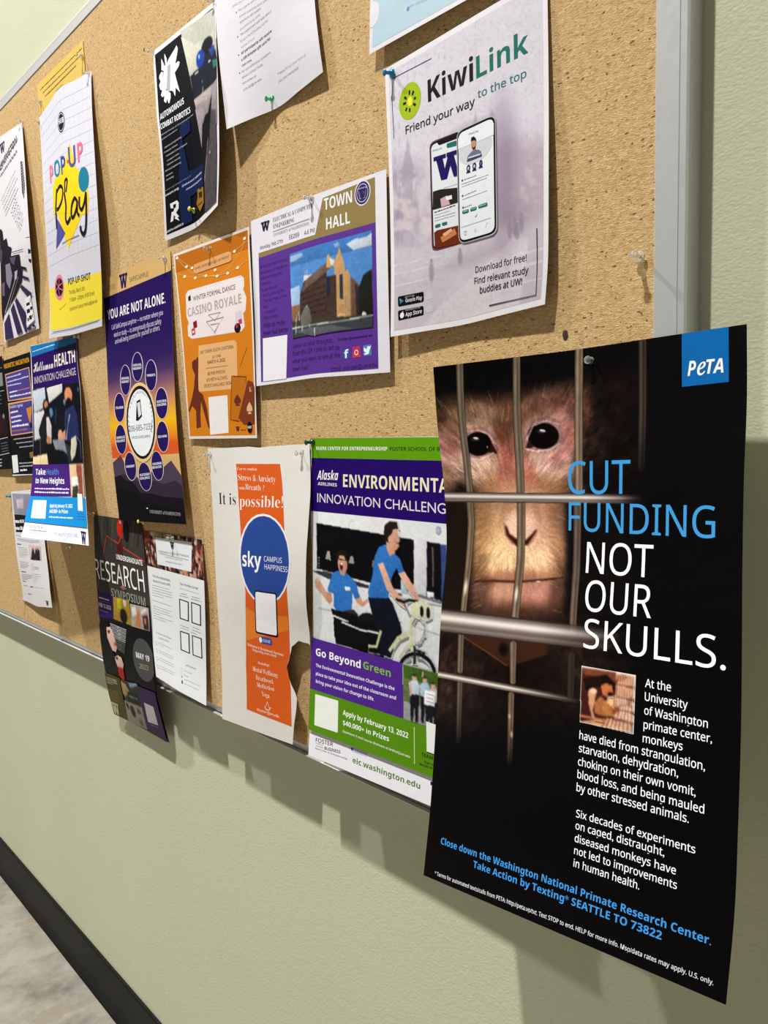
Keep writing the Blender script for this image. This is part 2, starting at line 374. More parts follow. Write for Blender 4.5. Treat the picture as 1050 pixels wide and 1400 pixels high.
def paint_monkey(X, Y):
    c = Canvas(X, Y, '060506')
    cx, cy = 708., 735.
    ang = np.arctan2(Y-700, X-706); rad = np.hypot(X-706, Y-700)
    streak = vnoise(ang*26+vnoise(X/9, Y/9, 3)*1.2, rad/13, 1)*.6+vnoise(ang*60, rad/9, 2)*.4
    fine = vnoise(X/1.6, Y/1.6, 5)
    def fur(amount):
        c.C = np.clip(c.C*(1+amount*(.15+.85*np.clip((rad-38)/45, 0, 1))*(streak-.5)*2)[:, None]*(1+amount*.5*(fine-.5))[:, None], 0, 1)
    # dim background, brownish at lower left
    c.blob(600, 760, 60, 120, '1f1410', .9, .9); c.blob(660, 935, 110, 75, '2c1b17', 1, .8); c.blob(760, 900, 70, 60, '20130f', .9, .9); c.blob(640, 990, 70, 55, '241a17', .8, .9)
    c.blob(840, 500, 25, 30, '2a120a', .6, .9); c.blob(850, 560, 40, 110, '140a08', .8, .9)
    # head hair
    c.blob(700, 590, 118, 82, '2e1d14', 1, .3); c.blob(612, 590, 30, 62, '5d3f2c', .9, .5); c.blob(600, 560, 26, 28, '4a3020', .8, .6)
    c.blob(745, 536, 55, 20, '6d4b33', .95, .6, -14); c.blob(752, 530, 28, 9, 'b08a68', .55, .8, -24); c.blob(782, 560, 22, 30, '5a3525', .8, .6)
    c.blob(662, 552, 42, 14, '7a5a3e', .85, .7, 8); c.blob(700, 545, 14, 22, '6a4a34', .6, .8); c.blob(686, 556, 10, 26, '3a2417', .7, .8)
    fur(.38)
    c.over(np.clip((562-Y-.14*(X-700)+16*(streak-.5)-np.abs(X-702)*.10)/30, 0, 1), '080505')
    c.over(np.clip((518-Y-.05*(X-700)+12*(streak-.5))/14, 0, 1), '050404')
    # face skin
    c.blob(662, 600, 52, 44, 'a87e66', 1, .3); c.blob(745, 594, 46, 46, 'a8786a', 1, .3); c.blob(706, 620, 36, 60, 'a5745a', 1, .4)
    c.blob(655, 568, 34, 13, 'a07a60', .8, .6, 6); c.blob(668, 572, 14, 10, 'b89880', .6, .8); c.blob(696, 585, 16, 34, '8a5038', .8, .7, 8); c.blob(686, 592, 7, 20, '6b3624', .75, .8, -20)
    c.blob(730, 562, 22, 12, 'a5694a', .8, .7, -30); c.blob(757, 552, 26, 11, '96545a', .75, .7, 6); c.blob(764, 548, 24, 6, '5c2e26', .6, .8, 4)
    c.blob(612, 628, 20, 34, 'cf9d90', .95, .45); c.blob(610, 612, 18, 10, 'a05a5c', .7, .7); c.blob(606, 655, 14, 22, '86603f', .7, .7)
    c.blob(660, 642, 32, 22, 'd0a488', .95, .5); c.blob(652, 632, 22, 12, 'dcb49c', .8, .7); c.blob(672, 660, 16, 14, 'b07c50', .7, .8, -30)
    c.blob(752, 640, 34, 22, 'cfa08c', .95, .5); c.blob(735, 638, 16, 15, 'dcb4a4', .8, .7); c.blob(776, 594, 13, 18, 'a85850', .6, .7, 20); c.blob(765, 622, 10, 20, 'c0706a', .6, .8, 35)
    c.blob(752, 664, 36, 14, 'a87048', .7, .8, 8)
    c.blob(693, 640, 11, 44, 'a8584a', .8, .7, 5); c.blob(722, 655, 12, 26, 'b25a4c', .8, .8); c.blob(706, 668, 20, 14, 'b4594c', .6, .8)
    c.blob(621, 598, 12, 22, '6a4030', .6, .8)
    c.blob(702, 572, 26, 30, '4c3022', .6, .9); c.blob(655, 560, 40, 16, '6a4a36', .5, .9, 8); c.blob(750, 552, 40, 14, '5e3d2c', .5, .9, -10); c.C = c.C*.94+.06*c.C.mean(1)[:, None]; fur(.07)
    # forehead fur over skin
    for k in range(70):
        r = random.Random(k); x = r.uniform(604, 790); y = 548-.12*(x-700)+r.uniform(-16, 18)
        if 688 < x < 712: y += 14
        dx = (x-700)*.10+r.uniform(-4, 4); c.stroke([(x, y+9), (x+dx*.6, y), (x+dx*1.3, y-9)], 1.0, .3, ('9a7452', 'c09c78', '3c2416', '241410', '7a5438')[k % 5], .3, 1.2)
    # eyes
    def eye(ex, ey, rx, ry, inner, hx, hy, s):
        c.blob(ex, ey, rx*1.42, ry*1.45, 'b08a84', .7, .3); c.blob(ex, ey-2, rx*1.3, ry*1.32, '7c5450', .7, .2)
        c.blob(ex, ey-1, rx*1.2, ry*1.2, 'a5827f', .8, .12); c.stroke([inner, ((inner[0]+ex)/2, (inner[1]+ey)/2+s)], 1.5, 9, '2a1210', 1, 1.5)
        c.blob(ex, ey, rx*1.06, ry*1.08, '2c1614', 1, .06); c.blob(ex, ey, rx, ry, '060303', 1, .05)
        c.blob(hx, hy, 3.4, 1.5, 'f6f2f0', 1, .35, 12); c.blob(hx-1, hy+1.2, 5, 2.2, '8a7c80', .4, .8)
    eye(655.5, 607, 17.5, 15.5, (679.5, 619), 652.5, 599.3, -3); c.blob(667.8, 611.3, 1, 1, 'd8d4d4', .9, .5)
    c.stroke([(641, 627), (655, 629), (668, 624), (676, 619)], 1.2, .8, 'e2b8b4', .9, 1.5); c.stroke([(678, 621), (690, 606), (692, 590)], .8, .6, '6a3430', .4, 2)
    eye(743.5, 596, 20, 17, (721, 613.5), 742.6, 588.8, -3)
    c.stroke([(720, 614), (735, 617), (752, 615), (764, 607)], 1.2, .8, 'e4bcb6', .9, 1.5); c.stroke([(722, 600), (730, 582), (748, 575), (763, 580)], .9, .7, 'd2adac', .8, 1.6)
    c.stroke([(720, 597), (730, 577), (750, 570), (768, 578)], .9, .6, '5d2c2a', .5, 2); c.stroke([(640, 590), (656, 588), (670, 594), (680, 608)], .9, .6, 'cfa9a8', .7, 1.6)
    # muzzle
    c.blob(706, 690, 60, 36, 'b27a58', .9, .35)
    c.blob(707, 752, 61, 66, 'cf9c72', 1, .16); c.blob(676, 730, 32, 40, 'dcae78', .9, .7); c.blob(733, 735, 30, 44, 'd9a888', .8, .8); c.blob(690, 760, 32, 26, 'efca98', .85, .8); c.blob(726, 762, 28, 22, 'eebf98', .8, .8)
    c.blob(700, 700, 20, 32, 'e2b49c', .7, .8); c.blob(728, 700, 14, 26, 'd8a494', .7, .8); c.blob(690, 700, 7, 20, '9c6848', .6, .8, 20); c.blob(733, 697, 5, 16, 'a0644c', .6, .8, -12); c.blob(708, 715, 16, 16, 'f0c8b0', .7, .8)
    c.blob(654, 740, 12, 46, 'b07c4c', .6, .8); c.blob(762, 748, 10, 40, 'ab7452', .6, .8)
    c.blob(658, 705, 16, 26, '7c563c', .6, .9); c.blob(757, 705, 14, 26, '80563f', .6, .9); c.blob(700, 690, 42, 10, '9a6c50', .55, .9); c.blob(652, 780, 12, 26, '6a4630', .6, .9); c.blob(766, 785, 9, 28, '5c3a2a', .6, .9)
    fur(.13); c.blob(699, 722, 7, 12, 'f2cbb0', .6, .9); c.blob(723, 722, 6, 11, 'eec4ac', .6, .9); c.blob(709, 752, 13, 8, 'f0c49c', .5, .9)
    # nostrils
    c.stroke([(690.5, 721), (693, 731), (700, 737), (707, 743)], 1.8, 4.2, '300e0a', .97, 3.4); c.stroke([(731, 726), (725, 734), (718, 742)], 1.4, 3.4, '300e0a', .97, 3.2)
    c.stroke([(688, 716), (690, 730), (699, 743)], 1., 1.4, '7a3a28', .5, 3); c.stroke([(733, 724), (728, 738), (720, 745)], 1., 1.2, '7a3a28', .5, 3)
    # lips and chin
    c.blob(706, 813, 54, 28, '9f6b56', 1, .5); c.blob(690, 808, 30, 12, 'c8937a', .8, .9); c.blob(735, 812, 24, 16, 'c48474', .8, .9); c.blob(706, 842, 56, 16, '3c241b', .9, .9); c.blob(660, 815, 12, 24, '4e3225', .7, .9); c.blob(760, 818, 9, 22, '4a2c22', .7, .9); fur(.12)
    c.blob(707, 788, 56, 7, '9a6044', .6, .9); c.stroke([(650, 795), (675, 794), (700, 795), (712, 795), (740, 793), (768, 790)], 1.6, 1.4, '2a100c', .95, 3); c.blob(662, 795, 14, 6, '4a2a1c', .6, .9)
    c.blob(736, 795, 3, 1.2, 'e8d8cc', .7, .6)
    # side whiskers
    for k in range(150):
        r = random.Random(k+900); a = r.uniform(.05, 3.09); sx = 57+r.uniform(-8, 3); sy = 62
        px, py = 707+sx*math.cos(a), 765+sy*math.sin(a)*.95 if r.random() < .5 else r.uniform(700, 835)
        if not isinstance(px, float): continue
        side = 1 if px > 707 else -1
        if abs(px-707) < 42: continue
        c.stroke([(px, py), (px+side*6, py+r.uniform(0, 3)), (px+side*11, py+r.uniform(1, 6))], .7, .3, ('c09a74', 'e0be98', '7a553a', '3a2418')[k % 4], .22, 1.0)
    c.over(np.clip((rad*0+Y-842)/12, 0, 1)*np.clip(1-np.abs(X-706)/90, 0, 1), '0d0806')
    c.over(np.clip((X-768)/14, 0, 1)*np.clip((Y-672)/8, 0, 1)*np.clip((845-Y)/8, 0, 1), '0b0807'); c.over(np.clip((650-X)/14, 0, 1)*np.clip((Y-685)/8, 0, 1)*np.clip((842-Y)/8, 0, 1), '1a110c')
    c.C = np.clip(c.C*(1+.10*(fine-.5))[:, None], 0, 1)
    # below the rails
    c.over(np.clip(1-np.abs(Y-(872+(X-637)*.15)-0)/1e9, 0, 0), '000000')
    tri = np.clip((.67*(X-637)+872-Y)/3, 0, 1)*np.clip((Y-868)/4, 0, 1)*np.clip((702-X)/3, 0, 1)+np.clip((-.30*(X-702)+911-Y)/3, 0, 1)*np.clip((X-702)/3, 0, 1)*np.clip((756-X)/10, 0, 1)*np.clip((Y-868)/4, 0, 1)
    c.over(tri*.8, '3f2213'); c.stroke([(637, 872), (665, 890), (694, 910)], .8, .8, '7a4828', .7, 1.5); c.blob(690, 888, 6, 9, '090504', .9, .5)
    c.over(np.clip((Y-985)/45, 0, 1), '07060a'); c.over(np.clip((Y-960)/90, 0, .6), '08070a')
    # bars
    def bar(pts, w0, w1, base, hi, al=1., fade=None):
        D, t = c.dist(pts); w = w0+(w1-w0)*t; a = np.clip((w-D)+.5, 0, 1)*al
        if fade: a = a*np.clip((fade[1]-Y)/(fade[1]-fade[0]), 0, 1)
        c.over(np.clip((w+1.3-D)/1.2, 0, 1)*(.75*a.max()) * (1 if not fade else np.clip((fade[1]-Y)/(fade[1]-fade[0]), 0, 1)), '0a0605'); c.over(a, base)
        sd = np.zeros(len(X))
        for p, q in zip(pts, pts[1:]):
            m = (Y >= min(p[1], q[1])-2) & (Y <= max(p[1], q[1])+2); xx = p[0]+(q[0]-p[0])*(Y-p[1])/(q[1]-p[1]); sd = np.where(m, (X-xx)/w, sd)
        g = np.exp(-((sd+.35)/.3)**2)*.8+np.exp(-((sd-.75)/.2)**2)*.5; c.over(a*g, hi)
        c.over(a*.25*(vnoise(X/3, Y/14, 8)-.2), '2a1c12')
    bar([(627, 499), (632, 560), (638, 620), (641, 672)], 4.6, 4.2, '5e5144', '978672'); bar([(706, 488), (708, 550), (710.5, 620), (711.6, 672)], 4.8, 4.8, '5e5144', '9c8a76'); bar([(791, 472), (791, 550), (790.5, 672)], 5.2, 5.2, '6a5848', 'ac967e'); bar([(879.5, 462), (878.5, 560), (877, 640)], 5, 5, '3c302b', '7c6a5e', .85, (560, 690))
    bar([(641, 684), (642, 715), (639, 760), (635, 835)], 4.4, 3.8, '655343', '988468'); bar([(712, 684), (710.5, 765), (706, 848)], 5.2, 4.8, '5c4c3e', 'a08c70'); bar([(788.5, 687), (787, 780), (784, 862)], 5, 4.6, '4f4038', '7d6a58')
    bar([(632, 866), (629.5, 917)], 4, 3.6, '57483c', '8f7a66'); bar([(703.5, 881), (702, 932)], 4.6, 3.6, '5d4c40', '947e6a'); bar([(782, 896), (780, 950)], 5, 4.6, '2c2320', '40342e', .8)
    bar([(629, 933), (625, 1014)], 3.6, 3.2, '4c4036', '77685a', .9, (960, 1022)); bar([(699.5, 950), (697.5, 1000), (695.5, 1042)], 4, 3.6, '5c4a3e', '90765e', .95, (985, 1050))
    for x, y in ((636.5, 803), (706.8, 812)): c.blob(x, y, 2, 9, 'e8dcc8', .9, .8, 4)
    c.blob(696.5, 979, 1.4, 3, 'd0a488', .8, .7); c.blob(699, 1004, 1.6, 4, 'd0a488', .8, .7)
    def rail(p, q, w, fade, core='f2efea', off=-.2):
        t = np.clip((X-p[0])/(q[0]-p[0]), -.2, 1.3); yc = p[1]+(q[1]-p[1])*t; s_ = (Y-yc)/w; f = np.clip((fade[1]-X)/(fade[1]-fade[0]), 0, 1)
        c.over(np.clip((1.12-np.abs(s_))*w, 0, 1)*f, '2c211d'); c.over(np.clip((.96-np.abs(s_))*w, 0, 1)*f, '5b4c46')
        c.over(np.exp(-((s_-off)/.33)**2)*f*.97, core); c.over(np.exp(-((s_-.62)/.16)**2)*f*.45, 'a89a94')
        c.over(np.exp(-((s_-off)/.5)**2)*f*f*.35, 'c8b8ac')
    rail((608, 679.5), (875, 682.5), 6.6, (800, 885)); rail((603, 848), (768, 868), 15, (735, 850), off=-.28); rail((600, 922), (747, 950), 4.8, (690, 795), off=0)
    c.over(np.clip((X-850)/45, 0, 1)*np.clip((Y-560)/100, .35, 1), '060506'); c.over(np.clip((X-868)/14, 0, 1)*np.clip(np.abs(X-879)/6-.9, 0, 1), '060506'); c.over(np.clip((X-893)/6, 0, 1), '060506'); c.over(np.clip((Y-1060)/70, 0, 1), '060506')
    return c.C
def paint_campus(X, Y):
    c = Canvas(X, Y, 'd6d1dc')
    c.over(np.clip((vnoise(X/40, Y/60, 1)-.4)*.6, 0, 1), 'e2dfe8'); n = vnoise(X/5, Y/6, 2)
    yl = Y+.42*(X-640)       # follows the picture's slant
    c.over(np.clip((yl-190)/90, 0, 1)*.5, 'b9adbb')
    for x, w, top in ((557, 9, 150), (540, 7, 185), (546, 6, 200), (608, 4, 165), (650, 7, 150), (672, 8, 152), (720, 5, 228), (600, 4, 180), (568, 6, 215)):
        c.over(np.clip((w*np.clip((yl-top)/45, 0, 1)+n*3-np.abs(X-x)-1)/2.5, 0, 1)*np.clip((320-yl)/60, 0, 1)*.5, '94879a')
    c.over(np.clip(((Y-205)/30), 0, 1)*np.clip((250-Y+30*n)/25, 0, 1)*np.clip((590-X)/20, 0, 1)*.45, '9a8ea0')
    c.blob(640, 175, 30, 8, 'b5a2ac', .5, .5, -25)
    # cherry trees
    m = np.clip((vnoise(X/14, Y/14, 4)*1.2+n*.5-.55)*2.5, 0, 1)
    c.over(m*np.clip((Y-242)/15, 0, 1)*np.clip((350-Y)/25, 0, 1)*np.clip((612-X)/18, 0, 1)*.8, 'd9cbcf')
    c.over(np.clip((vnoise(X/7, Y/7, 6)-.45)*2, 0, 1)*np.clip((Y-250)/15, 0, 1)*np.clip((350-Y)/25, 0, 1)*np.clip((612-X)/18, 0, 1)*.4, 'a292a0')
    c.over(np.clip((X-672)/22, 0, 1)*np.clip((Y-185+12*n)/30, 0, 1)*np.clip((315-Y)/25, 0, 1)*.75, 'b4a0ae'); c.over(np.clip((vnoise(X/6, Y/6, 9)-.42)*2, 0, 1)*np.clip((X-690)/18, 0, 1)*np.clip((Y-205)/25, 0, 1)*np.clip((310-Y)/25, 0, 1)*.5, 'd9c6cf')
    c.blob(688, 215, 20, 75, '8d7c90', .55, .8); c.blob(700, 300, 24, 26, '8a7a8c', .5, .8)
    c.over(np.clip((Y-335)/10, 0, 1), 'cbc3cc'); c.over(np.clip((Y-300)/20, 0, 1)*np.clip((X-660)/30, 0, 1)*.7, 'c6b9c4')
    # path
    L_, R_ = 700-(Y-325)*1.05, 725-(Y-325)*.15
    p = np.clip((X-L_)/3, 0, 1)*np.clip((R_-X)/3, 0, 1)*np.clip((Y-322)/6, 0, 1); c.over(p*.8, 'd9cfd6')
    c.over(np.clip((X-R_)/3, 0, 1)*np.clip((Y-345)/10, 0, 1)*.5, 'bdb2be'); c.over(np.clip((612-(Y-400)*.6-X)/3, 0, 1)*np.clip((Y-375)/12, 0, 1)*.35, 'b9aebb')
    for y0 in (362, 378, 350): c.over(np.clip(1.2-np.abs(Y-(y0-.22*(X-600))), 0, 1)*np.clip((620-X)/20, 0, 1)*.6, 'e6dfe6')
    for y0 in (345, 362, 385): c.over(np.clip(2-np.abs(Y-(y0-.25*(X-720))), 0, 1)*np.clip((X-690)/15, 0, 1)*.6, 'e4dce4')
    # people
    for x, y, h in ((590, 372, 26), (629, 352, 18), (697, 315, 22), (704, 312, 20), (713, 306, 22), (707, 318, 18)):
        c.blob(x, y, 3.4, h*.55, '8f8196', .7, .35); c.blob(x, y-h*.6, 2, 2.6, '8f8196', .7, .35)
    c.over(np.clip((vnoise(X/3, Y/3, 12)-.5)*.5, 0, .25), 'a99cab')
    c.blob(688, 270, 14, 85, '8a7a8e', .35, .9); c.blob(650, 352, 50, 9, '9a8a98', .35, .9, -22)
    return c.C
def paint_crowd(X, Y):
    c = Canvas(X, Y, '4a2c24')
    n1, n2, n3 = vnoise(X*2.2, Y*1.6, 1), vnoise(X*4.5, Y*3, 2), vnoise(X*3, Y*2.2, 3)
    c.over(np.clip((n1-.45)*5, 0, 1), 'c08a70'); c.over(np.clip((n2-.62)*6, 0, 1), 'dcc0b4'); c.over(np.clip((n3-.6)*6, 0, 1), '1c1416'); c.over(np.clip((vnoise(X*5, Y*4, 7)-.72)*6, 0, 1), 'b05048')
    c.over(np.clip((1.1-X)*5, 0, 1)*np.clip((.85-Y)*5, 0, 1), '7c3422'); c.over(np.clip(1-abs(X-1.6)*3, 0, 1)*np.clip((.8-Y)*4, 0, 1), 'caa070'); c.over(np.clip(1-abs(X-2.6)*2.5, 0, 1)*np.clip((.7-Y)*5, 0, 1), '78904c')
    return c.C
PAINT = dict(monkey=paint_monkey, campus=paint_campus, crowd=paint_crowd)

# ---------------------------------------------------------------- posters
def make_poster(d):
    S = Sheet(d['W'], d['H'], d['us'], d['vs'], d['G']); S.arrays()
    m = M_GLOSSY if d['gloss'] < .45 else M_PAPER
    out = d.get('outline') or [[0, 0], [d['W'], 0], [d['W'], d['H']], [0, d['H']]]
    clipq = lambda p: (min(max(p[0], 0), d['W']), min(max(p[1], 0), d['H']))
    out = [clipq(p) for p in out]
    # sheet: front, back and the thin edge all round
    ink = Ink(); pc = s2l(d['paper']); bc = s2l('d8d6d4')
    for t in tris(out):
        for q in split(S, t): ink.add(q, 0, pc)
    back = Ink()
    n0 = len(ink.f)
    root = build(S, ink, 'poster' if d['H'] > 11 else 'flyer', m, None)
    me = root.data
    # back face and rim as a part of the same mesh through bmesh
    bm = bmesh.new(); bm.from_mesh(me); lay = bm.verts.layers.float_color['ink']
    TH = .006
    rim = []
    for a, b in zip(out, out[1:]+out[:1]):
        k = max(1, int(math.dist(a, b)/.4)); rim += [(a[0]+(b[0]-a[0])*i/k, a[1]+(b[1]-a[1])*i/k) for i in range(k)]
    RU, RV = np.array([p[0] for p in rim]), np.array([p[1] for p in rim])
    A, _ = S.many(RU, RV, 0.); B, _ = S.many(RU, RV, -TH)
    va = [bm.verts.new(p) for p in A]; vb = [bm.verts.new(p) for p in B]
    for q in va+vb: q[lay] = (*pc, 1) if d['paper'] > '80' else (*s2l('55545a'), 1)
    for i in range(len(va)): 
        j = (i+1) % len(va); bm.faces.new((va[i], vb[i], vb[j], va[j]))
    bU, bV, bF = [], [], []
    for t in tris(out):
        for q in split(S, t): bF.append(list(range(len(bU), len(bU)+len(q)))); bU += [p[0] for p in q]; bV += [p[1] for p in q]
    Bp, _ = S.many(np.array(bU), np.array(bV), -TH); vs2 = [bm.verts.new(p) for p in Bp]
    for q in vs2: q[lay] = (*bc, 1)
    for f in bF:
        try: bm.faces.new([vs2[i] for i in f])
        except ValueError: pass
    bm.to_mesh(me); bm.free()
    me.normals_split_custom_set_from_vertices(S_normals(S, me))
    # print
    parts, grids, order, placed = {}, {}, [], []
    rn = random.Random(d['key'])
    def layer(u0, v0, u1, v1):
        l = 1
        for a, b, c, e, q in placed:
            if u0 < c and u1 > a and v0 < e and v1 > b: l = max(l, q+1)
        placed.append((u0, v0, u1, v1, l)); return l*.0032
    # pieces of print that lie apart on the sheet become parts of their own
    boxes = []
    for e in d['el']:
        k = e[0]
        if k == 't': b = [min(e[3], e[5]), min(e[4], e[6])-e[7], max(e[3], e[5]), max(e[4], e[6])]
        elif k == 'e': b = [e[2]-e[4], e[3]-e[5], e[2]+e[4], e[3]+e[5]]
        elif k == 'd': b = [e[2][0], min(e[2][1], e[3][1])-e[4], e[3][0], max(e[2][1], e[3][1])]
        elif k == 'g': b = e[2:6]
        elif k == 'r': b = list(e[3])
        else: b = [min(q[0] for q in e[2]), min(q[1] for q in e[2]), max(q[0] for q in e[2]), max(q[1] for q in e[2])]
        g = .3 if e[1] in ('lettering', 'headline', 'body_text', 'grid_lines') else (.12 if e[1] == 'artwork' else .03)
        if k in 'td': g = max(g, e[7 if k == 't' else 4]*.9)
        boxes.append([b[0]-g, b[1]-g, b[2]+g, b[3]+g])
    par = list(range(len(boxes)))
    def find(i):
        while par[i] != i: i = par[i]
        return i
    for i in range(len(boxes)):
        for j in range(i):
            if d['el'][i][1] == d['el'][j][1]:
                a, b = boxes[i], boxes[j]
                if d['el'][i][1] in ('grid_lines',) or (a[0] < b[2] and a[2] > b[0] and a[1] < b[3] and a[3] > b[1]): par[find(i)] = find(j)
    cur = [0]
    def ink_of(p):
        p = (p, find(cur[0]))
        if p not in parts: parts[p] = Ink(); grids[p] = []; order.append(p); rings_of[p] = []
        return parts[p]
    rings_of = {}
    def emit(p, pts, z, col):
        I_ = ink_of(p)
        for t in tris(pts):
            for q in split(S, t): I_.add(q, z, col)
    W, H = d['W'], d['H']
    for cur[0], e in enumerate(d['el']):
        k, p = e[0], e[1]
        if k == 't':
            _, _, s, u0, v0, u1, v1, h, col, f, sh, off = e
            F, x0, x1, ym = glyphs(s, f, off); cap = glyphs('H', f if f != 'X' else 'F', 0)[3]
            sx = (u1-u0)/(x1-x0); sy = h/cap; col = s2l(col); I_ = ink_of(p)
            z = layer(min(u0, u1), min(v0, v1)-h*1.2, max(u0, u1), max(v0, v1)+h*.4)
            for tri in F:
                q = [(u0+(x-x0+sh*y)*sx, v0+(v1-v0)*(x-x0)/(x1-x0)-y*sy) for x, y in tri]
                if min(a[0] for a in q) < .01 or max(a[0] for a in q) > W-.01 or min(a[1] for a in q) < .01 or max(a[1] for a in q) > H-.01:
                    q = clip_axis(q, 0, .01, W-.01); q = clip_axis(q, 1, .01, H-.01) if q else q
                    if len(q) < 3: continue
                for r in split(S, q): I_.add(r, z, col)
        elif k in 'pel':
            if k == 'p': pts = e[2]; col = e[3]; rings = [pts]
            elif k == 'e':
                _, _, cu, cv, ru, rv, col, ring = e
                n = 28 if max(ru, rv) > .25 else 12
                P_ = [(cu+ru*math.cos(2*math.pi*i/n), cv+rv*math.sin(2*math.pi*i/n)) for i in range(n)]
                if ring:
                    Q_ = [(cu+(ru-ring)*math.cos(2*math.pi*i/n), cv+(rv-ring)*math.sin(2*math.pi*i/n)) for i in range(n)]
                    rings = [[P_[i], P_[(i+1) % n], Q_[(i+1) % n], Q_[i]] for i in range(n)]
                else: rings = [P_]
            else:
                _, _, pts, w, col = e; rings = []; Lf, Rt = [], []
                for i, q in enumerate(pts):
                    a, b = pts[max(i-1, 0)], pts[min(i+1, len(pts)-1)]; dx, dy = b[0]-a[0], b[1]-a[1]; l = math.hypot(dx, dy) or 1
                    Lf.append((q[0]-dy/l*w/2, q[1]+dx/l*w/2)); Rt.append((q[0]+dy/l*w/2, q[1]-dx/l*w/2))
                rings = [[Lf[i], Lf[i+1], Rt[i+1], Rt[i]] for i in range(len(pts)-1)]
            rings = [[(min(max(a, .0), W), min(max(b, .0), H)) for a, b in r] for r in rings]
            al = [q for r in rings for q in r]
            z = layer(min(q[0] for q in al), min(q[1] for q in al), max(q[0] for q in al), max(q[1] for q in al))
            for r in rings:
                emit(p, r, z, s2l(col)); rings_of[(p, find(cur[0]))].append((r, col, z))
        elif k == 'd':
            _, _, a, b, h, col = e; z = layer(a[0], min(a[1], b[1])-h, b[0], max(a[1], b[1])); x = a[0]; col = s2l(col)
            while x < b[0]-.02:
                w = min(h*rn.uniform(.9, 3.6), b[0]-x); t = (x-a[0])/(b[0]-a[0]); y = a[1]+(b[1]-a[1])*t
                hh = h*rn.uniform(.6, .95)
                if 0 < x and x+w < W and y-hh > 0 and y < H: emit(p, [(x, y), (x+w, y), (x+w, y-hh), (x, y-hh)], z, col)
                x += w+h*.45
        elif k in 'gr':
            if k == 'g': u0, v0, u1, v1 = e[2:6]; nx, ny = S.nu, int((v1-v0)/.1)
            else: u0, v0, u1, v1 = e[3]; nx, ny = int((u1-u0)/e[4]), int((v1-v0)/e[4])
            u, v = np.meshgrid(np.linspace(u0, u1, nx+1), np.linspace(v0, v1, ny+1)); u, v = u.ravel(), v.ravel()
            z = layer(u0, v0, u1, v1)
            if k == 'g':
                st = e[6]; cc = np.array([s2l(c) for _, c in st]); C = np.stack([np.interp(v, [q[0] for q in st], cc[:, i]) for i in range(3)], 1)
            else:
                if e[5]:
                    un, vn = u/W, v/H; Mx = np.stack([un**i*vn**j for i in range(5) for j in range(5-i)], 1) @ np.array(e[5]); X, Y = Mx[:, 0], Mx[:, 1]
                else: X, Y = u, v
                C = PAINT[e[2]](X, Y); C = np.where(C <= .04045, C/12.92, ((C+.055)/1.055)**2.4)
            idx = np.arange((nx+1)*(ny+1)).reshape(ny+1, nx+1)
            F = np.stack([idx[:-1, :-1].ravel(), idx[1:, :-1].ravel(), idx[1:, 1:].ravel(), idx[:-1, 1:].ravel()], 1).tolist()
            ink_of(p); grids[(p, find(cur[0]))].append((u, v, np.full(len(u), z), C, [tuple(f) for f in F]))
    for p in order:
        if 'photograph' in p[0] and rings_of[p] and not grids[p]:
            g = soften(rings_of[p], RES.get(d['key'], .07), W, H)
            if g: grids[p].append(g)
        build(S, parts[p], p[0], m, root, grids[p])
    return root
RES = dict(innovation_poster=.034, town_hall_poster=.036, caged_monkey_poster=.03, health_poster=.07, app_poster=.05, robotics_poster=.05)
def inside(ring, x, y):
    c = np.zeros(len(x), bool); n = len(ring)
    for i in range(n):
        (x1, y1), (x2, y2) = ring[i], ring[i-1]
        if y1 == y2: continue
        c ^= ((y1 > y) != (y2 > y)) & (x < (x2-x1)*(y-y1)/(y2-y1)+x1)
    return c
